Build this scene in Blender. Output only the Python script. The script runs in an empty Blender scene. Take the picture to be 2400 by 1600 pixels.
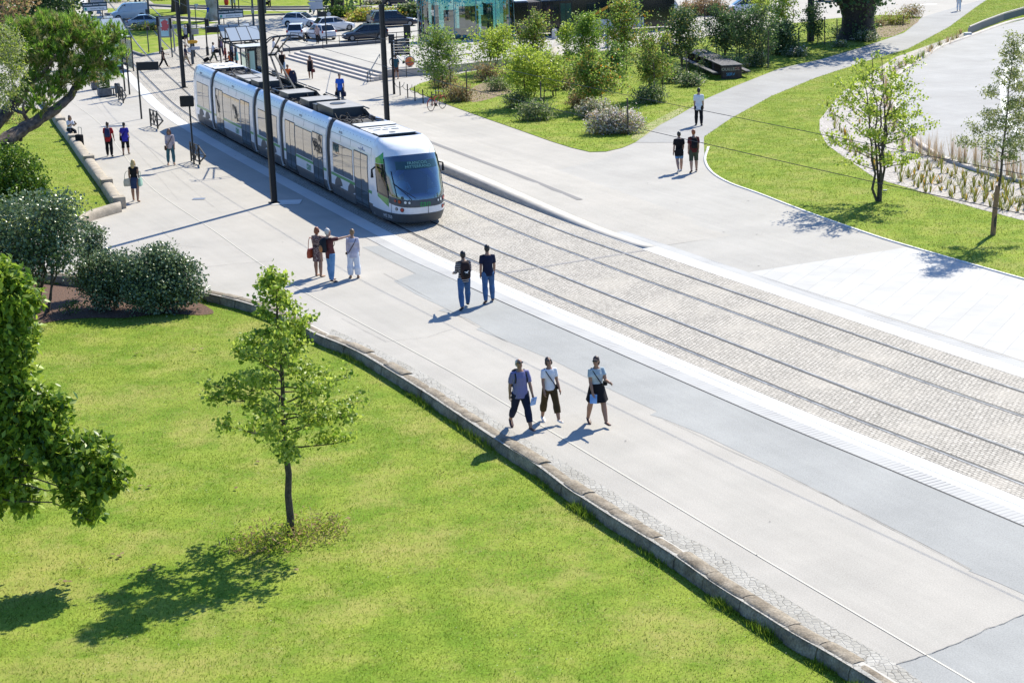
import bpy, bmesh, math, random
import numpy as np
from mathutils.geometry import tessellate_polygon
from mathutils import Vector as V, Matrix, Euler
R = math.radians
sc = bpy.context.scene
COL = sc.collection

# ------------------------------------------------------------------ camera
F, PITCH, ROLL, CAMH = 4262.0, R(15.31), R(1.95), 13.65
fwv = V((0, math.cos(PITCH), -math.sin(PITCH)))
_r0, _u0 = V((1, 0, 0)), V((0, math.sin(PITCH), math.cos(PITCH)))
rv = math.cos(ROLL) * _r0 - math.sin(ROLL) * _u0
uv = math.sin(ROLL) * _r0 + math.cos(ROLL) * _u0
cam_d = bpy.data.cameras.new('camera')
cam = bpy.data.objects.new('camera', cam_d)
COL.objects.link(cam)
m = Matrix.Identity(4)
for i in range(3):
    m[i][0], m[i][1], m[i][2] = rv[i], uv[i], -fwv[i]
m[2][3] = CAMH
cam.matrix_world = m
cam_d.sensor_width = 36
cam_d.lens = F / 2400 * 36
cam_d.clip_start = 0.5
cam_d.clip_end = 2000
sc.camera = cam

# ------------------------------------------------------------------ light
SUN_EL, SUN_AZ = R(44.5), (0.56, 0.83)
w = bpy.data.worlds.new('World')
sc.world = w
w.use_nodes = True
nt = w.node_tree
bg = nt.nodes['Background']
sky = nt.nodes.new('ShaderNodeTexSky')
sky.sky_type = 'NISHITA'
sky.sun_disc = False
sky.sun_elevation = SUN_EL
sky.sun_rotation = math.atan2(SUN_AZ[0], SUN_AZ[1])
sky.air_density = 1.0
sky.dust_density = 0.6
sky.ozone_density = 1.5
tint = nt.nodes.new('ShaderNodeMix'); tint.data_type = 'RGBA'; tint.blend_type = 'MULTIPLY'
tint.inputs[0].default_value = 1; tint.inputs[7].default_value = (.62, .90, 1.30, 1)
nt.links.new(sky.outputs[0], tint.inputs[6]); nt.links.new(tint.outputs[2], bg.inputs[0])
bg.inputs[1].default_value = 0.098
sl = bpy.data.lights.new('sun', 'SUN')
sl.energy = 4.8
sl.angle = R(0.5)
sl.color = (1, 0.94, 0.80)
so = bpy.data.objects.new('sun', sl)
COL.objects.link(so)
sd = V((SUN_AZ[0] * math.cos(SUN_EL), SUN_AZ[1] * math.cos(SUN_EL), math.sin(SUN_EL)))
so.rotation_euler = (-sd).to_track_quat('-Z', 'Y').to_euler()
so.location = (30, 60, 60)
sc.view_settings.view_transform = 'Standard'
sc.view_settings.look = 'None'
sc.view_settings.exposure = 0.74
sc.view_settings.gamma = 1
sc.cycles.max_bounces = 6
sc.cycles.transparent_max_bounces = 12
sc.cycles.caustics_reflective = False
sc.cycles.caustics_refractive = False

# ------------------------------------------------------------------ helpers
def P(x, y, z=0.0):
    """photo pixel (2400 x 1600) -> point on the level plane at height z"""
    d = fwv * F + rv * (x - 1200) - uv * (y - 800)
    t = (z - CAMH) / d.z
    return V((d.x * t, d.y * t, z))

def Q(x, y, dist):
    """point at depth dist (world y) seen at a photo pixel"""
    d = fwv * F + rv * (x - 1200) - uv * (y - 800)
    t = dist / d.y
    return V((d.x * t, dist, CAMH + d.z * t))

def far_scale(py):
    xs = [0, 50, 93, 157, 180, 243, 330, 450, 1600]
    ys = [.74, .75, .77, .82, .87, .92, .97, 1, 1]
    return float(np.interp(py, xs, ys))

def tag(o, label=None, cat=None, group=None, kind=None):
    if label: o['label'] = label
    if cat: o['category'] = cat
    if group: o['group'] = group
    if kind: o['kind'] = kind
    return o

def empty(name, loc=(0, 0, 0), rz=0, s=1, parent=None):
    o = bpy.data.objects.new(name, None)
    COL.objects.link(o)
    o.empty_display_size = .3
    o.location = loc
    o.rotation_euler = (0, 0, rz)
    o.scale = (s, s, s)
    if parent: o.parent = parent
    return o

def thing(name, label, cat, loc=(0, 0, 0), rz=0, s=1, group=None):
    return tag(empty(name, loc, rz, s), label, cat, group)

def copy_tree(o, parent=None):
    c = o.copy()
    COL.objects.link(c)
    if parent: c.parent = parent
    for ch in list(o.children): copy_tree(ch, c)
    return c

def catmull(pts, n=8, closed=False):
    pts = [V(p) for p in pts]
    out = []
    N = len(pts)
    rng = range(N if closed else N - 1)
    for i in rng:
        if closed:
            a, b, c, d = pts[i - 1], pts[i], pts[(i + 1) % N], pts[(i + 2) % N]
        else:
            b, c = pts[i], pts[i + 1]
            a = pts[i - 1] if i > 0 else b * 2 - c
            d = pts[i + 2] if i + 2 < N else c * 2 - b
        for k in range(n):
            t = k / n
            out.append(0.5 * ((2 * b) + (c - a) * t + (2 * a - 5 * b + 4 * c - d) * t * t + (3 * b - a - 3 * c + d) * t ** 3))
    if not closed: out.append(pts[-1])
    return out

def np_mesh(name, verts, faces, mats, parent=None, smooth=False, mi=None):
    verts = np.asarray(verts, np.float32)
    faces = np.asarray(faces, np.int32)
    k = faces.shape[1]
    me = bpy.data.meshes.new(name)
    me.vertices.add(len(verts))
    me.vertices.foreach_set('co', verts.ravel())
    me.loops.add(faces.size)
    me.loops.foreach_set('vertex_index', faces.ravel())
    me.polygons.add(len(faces))
    me.polygons.foreach_set('loop_start', np.arange(0, faces.size, k, dtype=np.int32))
    me.polygons.foreach_set('loop_total', np.full(len(faces), k, np.int32))
    if smooth: me.polygons.foreach_set('use_smooth', np.ones(len(faces), bool))
    if not isinstance(mats, (list, tuple)): mats = [mats]
    for a in mats: me.materials.append(a)
    if mi is not None: me.polygons.foreach_set('material_index', np.asarray(mi, np.int32))
    me.update(calc_edges=True)
    o = bpy.data.objects.new(name, me)
    COL.objects.link(o)
    if parent: o.parent = parent
    return o

class MB:
    """collects shapes and links them as one mesh object"""
    def __init__(s): s.v = []; s.f = []; s.m = []; s.uv = {}
    def add(s, vs, fs, mi=0):
        b = len(s.v)
        s.v += [tuple(x) for x in vs]
        s.f += [tuple(b + i for i in f) for f in fs]
        s.m += [mi] * len(fs)
        return s
    def box(s, c, d, rz=0, mi=0, M=None):
        M = M or (Matrix.Translation(V(c)) @ Matrix.Rotation(rz, 4, 'Z'))
        x, y, z = d[0] / 2, d[1] / 2, d[2] / 2
        vs = [M @ V((sx * x, sy * y, sz * z)) for sz in (-1, 1) for sx, sy in ((-1, -1), (1, -1), (1, 1), (-1, 1))]
        return s.add(vs, [(3, 2, 1, 0), (4, 5, 6, 7), (0, 1, 5, 4), (1, 2, 6, 5), (2, 3, 7, 6), (3, 0, 4, 7)], mi)
    def bar(s, a, b, wd, h=None, mi=0, up=(0, 0, 1)):
        a, b = V(a), V(b)
        d = b - a
        L = d.length
        if L < 1e-6: return s
        d.normalize()
        u = V(up)
        if abs(d.dot(u)) > .98: u = V((0, 1, 0))
        x = d.cross(u).normalized()
        z = x.cross(d)
        M = Matrix.Identity(4)
        c = (a + b) / 2
        for i in range(3): M[i][0], M[i][1], M[i][2], M[i][3] = x[i], d[i], z[i], c[i]
        return s.box(None, (wd, L, h or wd), M=M, mi=mi)
    def tube(s, pts, r, n=8, mi=0, cap=True, flat=1.0):
        pts = [V(p) for p in pts]
        if not isinstance(r, (list, tuple)): r = [r] * len(pts)
        rings = []
        px = None
        for i, p in enumerate(pts):
            d = (pts[min(i + 1, len(pts) - 1)] - pts[max(i - 1, 0)])
            if d.length < 1e-9: d = V((0, 0, 1))
            d.normalize()
            if px is None:
                px = d.cross(V((0, 0, 1)))
                if px.length < .05: px = d.cross(V((0, 1, 0)))
            px = (px - d * px.dot(d))
            if px.length < 1e-6: px = d.orthogonal()
            px.normalize()
            py = d.cross(px)
            rings.append([p + (px * math.cos(2 * math.pi * k / n) + py * math.sin(2 * math.pi * k / n) * flat) * r[i] for k in range(n)])
        return s.loft(rings, cap=cap, mi=mi)
    def loft(s, rings, cap=True, mi=0, closed=True):
        n = len(rings[0])
        vs = [p for rg in rings for p in rg]
        fs = []
        for i in range(len(rings) - 1):
            for k in range(n if closed else n - 1):
                k2 = (k + 1) % n
                fs.append((i * n + k, i * n + k2, (i + 1) * n + k2, (i + 1) * n + k))
        if cap:
            fs.append(tuple(range(n - 1, -1, -1)))
            fs.append(tuple((len(rings) - 1) * n + k for k in range(n)))
        return s.add(vs, fs, mi)
    def prism(s, poly, z0, z1, mi=0, M=None):
        n = len(poly)
        vs = [V((p[0], p[1], z0)) for p in poly] + [V((p[0], p[1], z1)) for p in poly]
        if M: vs = [M @ v for v in vs]
        fs = [tuple(range(n - 1, -1, -1)), tuple(range(n, 2 * n))] + [(i, (i + 1) % n, n + (i + 1) % n, n + i) for i in range(n)]
        return s.add(vs, fs, mi)
    def ball(s, c, r, n=10, mi=0, M=None):
        c = V(c)
        if not isinstance(r, (tuple, list)): r = (r, r, r)
        vs = []; fs = []
        h = n // 2
        for i in range(h + 1):
            th = math.pi * i / h
            for k in range(n):
                ph = 2 * math.pi * k / n
                q = V((r[0] * math.sin(th) * math.cos(ph), r[1] * math.sin(th) * math.sin(ph), r[2] * math.cos(th)))
                vs.append((M @ q if M else q) + c)
        for i in range(h):
            for k in range(n):
                fs.append((i * n + k, (i + 1) * n + k, (i + 1) * n + (k + 1) % n, i * n + (k + 1) % n))
        return s.add(vs, fs, mi)
    def torus(s, c, r, t, axis='x', n=24, k=8, mi=0):
        vs = []; fs = []
        for i in range(n):
            a = 2 * math.pi * i / n
            for j in range(k):
                b = 2 * math.pi * j / k
                q = ((r + t * math.cos(b)) * math.cos(a), (r + t * math.cos(b)) * math.sin(a), t * math.sin(b))
                q = (q[2], q[0], q[1]) if axis == 'x' else ((q[0], q[2], q[1]) if axis == 'y' else q)
                vs.append(V(c) + V(q))
                fs.append((i * k + j, ((i + 1) % n) * k + j, ((i + 1) % n) * k + (j + 1) % k, i * k + (j + 1) % k))
        return s.add(vs, fs, mi)
    def build(s, name, mats, parent=None, smooth=False, bevel=0, loc=None):
        me = bpy.data.meshes.new(name)
        me.from_pydata(s.v, [], s.f)
        if not isinstance(mats, (list, tuple)): mats = [mats]
        for a in mats: me.materials.append(a)
        me.polygons.foreach_set('material_index', s.m)
        bm = bmesh.new(); bm.from_mesh(me)
        bmesh.ops.recalc_face_normals(bm, faces=bm.faces)
        bm.to_mesh(me); bm.free()
        if smooth:
            me.polygons.foreach_set('use_smooth', [True] * len(me.polygons))
            try: me.set_sharp_from_angle(angle=R(40))
            except Exception: pass
        o = bpy.data.objects.new(name, me)
        COL.objects.link(o)
        if parent: o.parent = parent
        if loc is not None: o.location = loc
        if bevel:
            b = o.modifiers.new('bevel', 'BEVEL'); b.width = bevel; b.segments = 2; b.limit_method = 'ANGLE'
        return o

def text_mesh(name, body, size, M, mat, parent=None, ext=0.002, align='CENTER', shear=0, bold=0):
    cu = bpy.data.curves.new(name, 'FONT')
    cu.body = body; cu.size = size; cu.extrude = ext; cu.align_x = align; cu.align_y = 'CENTER'; cu.shear = shear; cu.offset = bold
    o = bpy.data.objects.new(name, cu)
    me = bpy.data.meshes.new_from_object(o)
    bpy.data.objects.remove(o)
    me.materials.clear(); me.materials.append(mat)
    me.transform(M)
    o = bpy.data.objects.new(name, me)
    COL.objects.link(o)
    if parent: o.parent = parent
    return o

def frame(o, x, y):
    """matrix whose local x / y axes are the given directions"""
    x, y = V(x).normalized(), V(y).normalized()
    z = x.cross(y)
    M = Matrix.Identity(4)
    for i in range(3): M[i][0], M[i][1], M[i][2], M[i][3] = x[i], y[i], z[i], o[i]
    return M

# ------------------------------------------------------------------ materials
def mat(name, col, rough=.6, metal=0.0, col2=None, nscale=3.0, detail=4, bump=0.0, bscale=40, spec=.5, trans=0.0, island=None, coat=0, mixpos=(.35, .65), fine=0.0, fscale=300):
    mt = bpy.data.materials.new(name)
    mt.use_nodes = True
    n, l = mt.node_tree.nodes, mt.node_tree.links
    b = n['Principled BSDF']
    b.inputs['Roughness'].default_value = rough
    b.inputs['Metallic'].default_value = metal
    b.inputs['Specular IOR Level'].default_value = spec
    b.inputs['Base Color'].default_value = (*col, 1)
    if coat:
        b.inputs['Coat Weight'].default_value = coat
        b.inputs['Coat Roughness'].default_value = .05
    tc = n.new('ShaderNodeTexCoord')
    src = None
    if col2 is not None or island is not None:
        mx = n.new('ShaderNodeMix'); mx.data_type = 'RGBA'
        mx.inputs[6].default_value = (*col, 1)
        mx.inputs[7].default_value = (*(col2 or island), 1)
        if island is not None:
            g = n.new('ShaderNodeNewGeometry')
            l.new(g.outputs['Random Per Island'], mx.inputs[0])
        else:
            tx = n.new('ShaderNodeTexNoise'); tx.inputs['Scale'].default_value = nscale; tx.inputs['Detail'].default_value = detail
            l.new(tc.outputs['Object'], tx.inputs['Vector'])
            rp = n.new('ShaderNodeMapRange')
            rp.inputs[1].default_value, rp.inputs[2].default_value = mixpos
            l.new(tx.outputs[0], rp.inputs[0]); l.new(rp.outputs[0], mx.inputs[0])
        src = mx.outputs[2]
    if fine:
        tx = n.new('ShaderNodeTexNoise'); tx.inputs['Scale'].default_value = fscale; tx.inputs['Detail'].default_value = 2
        l.new(tc.outputs['Object'], tx.inputs['Vector'])
        rp = n.new('ShaderNodeMapRange'); rp.inputs[1].default_value, rp.inputs[2].default_value = .25, .75
        rp.inputs[3].default_value, rp.inputs[4].default_value = 1 - fine, 1 + fine
        l.new(tx.outputs[0], rp.inputs[0])
        mm = n.new('ShaderNodeMix'); mm.data_type = 'RGBA'; mm.blend_type = 'MULTIPLY'; mm.inputs[0].default_value = 1
        if src: l.new(src, mm.inputs[6])
        else: mm.inputs[6].default_value = (*col, 1)
        l.new(rp.outputs[0], mm.inputs[7])
        src = mm.outputs[2]
    if src: l.new(src, b.inputs['Base Color'])
    if bump:
        tx = n.new('ShaderNodeTexNoise'); tx.inputs['Scale'].default_value = bscale; tx.inputs['Detail'].default_value = 3
        l.new(tc.outputs['Object'], tx.inputs['Vector'])
        bp = n.new('ShaderNodeBump'); bp.inputs['Strength'].default_value = bump; bp.inputs['Distance'].default_value = .02
        l.new(tx.outputs[0], bp.inputs['Height']); l.new(bp.outputs[0], b.inputs['Normal'])
    if trans:
        t = n.new('ShaderNodeBsdfTranslucent')
        ms = n.new('ShaderNodeMixShader'); ms.inputs[0].default_value = trans
        if src: l.new(src, t.inputs[0])
        else: t.inputs[0].default_value = (*col, 1)
        l.new(b.outputs[0], ms.inputs[1]); l.new(t.outputs[0], ms.inputs[2])
        l.new(ms.outputs[0], n['Material Output'].inputs[0])
    mt['src'] = 1
    return mt

def nodes_of(mt):
    return mt.node_tree.nodes, mt.node_tree.links, mt.node_tree.nodes['Principled BSDF']

MT = {}
MT['dark_steel'] = mat('dark_steel', (.018, .022, .026), .45, .3, bump=.05)
MT['pole_paint'] = mat('pole_paint', (.010, .013, .016), .5, .0, bump=.04, bscale=20)
MT['pole_grey'] = mat('pole_grey', (.05, .065, .075), .5)
MT['black'] = mat('black_matte', (.008, .009, .011), .7)
MT['rubber'] = mat('rubber', (.012, .012, .013), .8)
MT['chrome'] = mat('bright_metal', (.6, .6, .6), .25, 1)
MT['grey_metal'] = mat('grey_metal', (.3, .31, .32), .4, .6)
MT['white_paint'] = mat('white_paint', (.78, .78, .77), .3, coat=.4)
MT['sign_white'] = mat('sign_white', (.75, .76, .77), .5)
MT['sign_grey'] = mat('sign_back_grey', (.42, .45, .5), .5)
MT['yellow'] = mat('yellow_sign', (.75, .36, .02), .5)
MT['red'] = mat('red_paint', (.6, .03, .02), .4)
MT['car_glass'] = mat('car_glass', (.012, .02, .025), .05, spec=.8)
def glassmat(name, tint, amount=.72, rough=.02, refl=(.9, .95, .95)):
    mt = bpy.data.materials.new(name); mt.use_nodes = True
    n, l = mt.node_tree.nodes, mt.node_tree.links
    n.remove(n['Principled BSDF'])
    t = n.new('ShaderNodeBsdfTransparent'); t.inputs[0].default_value = (*tint, 1)
    g = n.new('ShaderNodeBsdfGlossy'); g.inputs['Roughness'].default_value = rough; g.inputs[0].default_value = (*refl, 1)
    lw = n.new('ShaderNodeLayerWeight'); lw.inputs[0].default_value = .35
    mr = n.new('ShaderNodeMapRange'); mr.inputs[3].default_value = 1 - amount; mr.inputs[4].default_value = 1.0
    l.new(lw.outputs['Fresnel'], mr.inputs[0])
    ms = n.new('ShaderNodeMixShader')
    l.new(mr.outputs[0], ms.inputs[0]); l.new(t.outputs[0], ms.inputs[1]); l.new(g.outputs[0], ms.inputs[2])
    l.new(ms.outputs[0], n['Material Output'].inputs[0])
    return mt
MT['glass'] = glassmat('clear_glass', (.84, .93, .90), .90, .08, (.75, .8, .8))
MT['canopy'] = glassmat('canopy_glass', (.86, .93, .91), .95, .3, (.5, .5, .5))
_n, _l = MT['canopy'].node_tree.nodes, MT['canopy'].node_tree.links
_d = _n.new('ShaderNodeBsdfDiffuse'); _d.inputs[0].default_value = (.6, .68, .66, 1)
_m = _n.new('ShaderNodeMixShader'); _m.inputs[0].default_value = .3
_s = _n['Material Output'].inputs[0].links[0].from_socket
_l.new(_s, _m.inputs[1]); _l.new(_d.outputs[0], _m.inputs[2]); _l.new(_m.outputs[0], _n['Material Output'].inputs[0])
MT['teal_glass'] = glassmat('teal_glass', (.36, .70, .72), .8)
MT['shield_glass'] = glassmat('windscreen_glass', (.22, .40, .62), .80)
MT['bark'] = mat('bark', (.11, .085, .06), .9, col2=(.05, .04, .03), nscale=12, bump=.6, bscale=30)
MT['bark_dark'] = mat('bark_dark', (.05, .042, .036), .9, col2=(.025, .02, .018), nscale=8, bump=.8, bscale=14)
MT['bark_pine'] = mat('bark_pine', (.16, .12, .09), .9, col2=(.05, .035, .03), nscale=6, bump=.8, bscale=12)
MT['bark_plane'] = mat('bark_plane', (.42, .42, .36), .8, col2=(.18, .16, .11), nscale=2.2, bump=.2)
MT['stake'] = mat('stake_wood', (.16, .12, .09), .9, col2=(.08, .06, .05), nscale=10)
def leafmat(name, a, b, trans=.4, rough=.45, spec=.4):
    return mat(name, a, rough, island=b, trans=trans, spec=spec)
MT['leaf_young'] = leafmat('leaf_young', (.12, .23, .02), (.54, .62, .11), .52)
MT['leaf_maple'] = leafmat('leaf_maple', (.13, .25, .035), (.36, .47, .08), .5)
MT['leaf_light'] = leafmat('leaf_light', (.26, .38, .04), (.52, .58, .09), .5)
MT['leaf_olive'] = leafmat('leaf_olive', (.19, .24, .07), (.40, .42, .15), .48)
MT['leaf_autumn'] = leafmat('leaf_autumn', (.12, .18, .04), (.40, .34, .09), .48)
MT['leaf_mid'] = leafmat('leaf_mid', (.08, .17, .035), (.21, .31, .06), .45)
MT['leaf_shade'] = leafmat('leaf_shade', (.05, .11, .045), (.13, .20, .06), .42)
MT['leaf_magnolia'] = leafmat('leaf_magnolia', (.05, .13, .012), (.42, .54, .06), .42, .42, .45)
MT['leaf_camellia'] = leafmat('leaf_camellia', (.06, .12, .05), (.25, .31, .15), .25, .32, .7)
MT['leaf_green'] = leafmat('leaf_green', (.045, .11, .015), (.18, .29, .03), .38, .4)
MT['needle'] = leafmat('needle', (.09, .22, .025), (.36, .52, .07), .48, .5)
MT['needle_dry'] = leafmat('needle_dry', (.22, .24, .06), (.44, .38, .16), .42, .6)
MT['leaf_brown'] = leafmat('leaf_brown', (.22, .14, .065), (.46, .34, .17), .45, .7)
MT['leaf_greygreen'] = leafmat('leaf_greygreen', (.18, .21, .10), (.44, .46, .27), .45, .6)
MT['petal_white'] = leafmat('petal_white', (.6, .5, .48), (.8, .76, .7), .4, .6)
MT['petal_yellow'] = leafmat('petal_yellow', (.5, .32, .03), (.65, .5, .2), .4, .6)
MT['petal_orange'] = leafmat('petal_orange', (.55, .22, .02), (.7, .4, .05), .4, .6)
MT['straw'] = leafmat('straw', (.36, .24, .11), (.55, .42, .26), .4, .7)
MT['blade'] = leafmat('grass_blade', (.13, .232, .017), (.305, .378, .048), .37, .7, .15)
MT['blade_dry'] = leafmat('grass_blade_dry', (.28, .33, .06), (.46, .44, .15), .45, .6, .2)
# ------------------------------------------------------------------ ground materials
def asphalt(name, a, b, streak=.06):
    mt = mat(name, a, .85, col2=b, nscale=.35, detail=6, bump=.08, bscale=160, spec=.25, fine=.17, fscale=34)
    n, l, b = nodes_of(mt)
    src = b.inputs['Base Color'].links[0].from_socket
    tc = [x for x in n if x.type == 'TEX_COORD'][0]
    for ang, sx, sy, amt in ((117, 1 / 2.6, 1 / .10, streak * .8), (25, 1 / .7, 1 / .7, .06)):
        mp = n.new('ShaderNodeMapping'); mp.vector_type = 'TEXTURE'; mp.inputs['Rotation'].default_value = (0, 0, R(ang)); mp.inputs['Scale'].default_value = (sy, sx, 1)
        tx = n.new('ShaderNodeTexNoise'); tx.inputs['Scale'].default_value = 1; tx.inputs['Detail'].default_value = 7; tx.inputs['Roughness'].default_value = .7
        rp = n.new('ShaderNodeMapRange'); rp.inputs[1].default_value, rp.inputs[2].default_value = .3, .7
        rp.inputs[3].default_value, rp.inputs[4].default_value = 1 - amt, 1 + amt
        mm = n.new('ShaderNodeMix'); mm.data_type = 'RGBA'; mm.blend_type = 'MULTIPLY'; mm.inputs[0].default_value = 1
        l.new(tc.outputs['Object'], mp.inputs[0]); l.new(mp.outputs[0], tx.inputs['Vector']); l.new(tx.outputs[0], rp.inputs[0])
        l.new(src, mm.inputs[6]); l.new(rp.outputs[0], mm.inputs[7]); src = mm.outputs[2]
    l.new(src, b.inputs['Base Color'])
    return mt
MT['asphalt'] = asphalt('pale_asphalt', (.41, .383, .338), (.372, .35, .31))
MT['asphalt_blue'] = asphalt('blue_grey_asphalt', (.335, .335, .318), (.295, .296, .282))
MT['asphalt_path'] = asphalt('path_asphalt', (.345, .338, .32), (.30, .293, .278))
MT['asphalt_road'] = asphalt('road_asphalt', (.375, .367, .35), (.325, .318, .302))
MT['asphalt_street'] = asphalt('street_asphalt', (.44, .42, .37), (.39, .37, .33))
MT['granite'] = mat('white_granite', (.64, .63, .60), .7, col2=(.55, .54, .51), nscale=1.2, fine=.06, fscale=90)
MT['paint_line'] = mat('road_paint', (.78, .77, .72), .7, col2=(.6, .59, .55), nscale=5)
MT['cream_line'] = mat('cream_line', (.52, .49, .41), .7)
MT['earth'] = mat('bare_earth', (.30, .22, .14), .95, col2=(.18, .13, .08), nscale=6, bump=.5)
MT['mulch'] = mat('bark_mulch', (.16, .085, .05), .95, col2=(.06, .035, .024), nscale=22, bump=1, bscale=30, fine=.4, fscale=40)
MT['gravel'] = mat('pale_gravel', (.50, .465, .42), .9, col2=(.27, .24, .21), nscale=11, detail=6, bump=.9, bscale=14, fine=.4, fscale=16)
MT['stone'] = mat('old_stone', (.31, .262, .195), .9, col2=(.165, .13, .088), nscale=2.6, detail=9, bump=.9, bscale=16, fine=.4, fscale=22)
MT['stone_lw'] = mat('pale_old_stone', (.42, .36, .28), .9, col2=(.30, .26, .20), nscale=2.5, detail=6, bump=.5, bscale=20, fine=.2, fscale=30)
MT['mortar'] = mat('mortar', (.5, .47, .41), .9)
MT['step_stone'] = mat('step_stone', (.56, .51, .45), .8, col2=(.47, .42, .37), nscale=2, fine=.1, fscale=40)

def lawnmat(name, cols, dry, pos=(.48, .66)):
    mt = mat(name, cols[0], .9, col2=cols[1], nscale=1.1, detail=10, spec=.1, mixpos=(.38, .62), fine=.35, fscale=24, bump=.5, bscale=50)
    n, l, b = nodes_of(mt)
    src = b.inputs['Base Color'].links[0].from_socket
    tc = [x for x in n if x.type == 'TEX_COORD'][0]
    tx = n.new('ShaderNodeTexNoise'); tx.inputs['Scale'].default_value = .38; tx.inputs['Detail'].default_value = 10; tx.inputs['Roughness'].default_value = .78
    l.new(tc.outputs['Object'], tx.inputs['Vector'])
    rp = n.new('ShaderNodeMapRange'); rp.inputs[1].default_value, rp.inputs[2].default_value = pos
    rp.inputs[4].default_value = .75
    l.new(tx.outputs[0], rp.inputs[0])
    mx = n.new('ShaderNodeMix'); mx.data_type = 'RGBA'
    l.new(rp.outputs[0], mx.inputs[0]); l.new(src, mx.inputs[6]); mx.inputs[7].default_value = (*dry, 1)
    l.new(mx.outputs[2], b.inputs['Base Color'])
    return mt
MT['lawn'] = lawnmat('lawn', ((.135, .218, .019), (.215, .277, .036)), (.36, .32, .10))
MT['lawn2'] = lawnmat('lawn_far', ((.145, .222, .019), (.23, .29, .036)), (.34, .32, .095))

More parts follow.
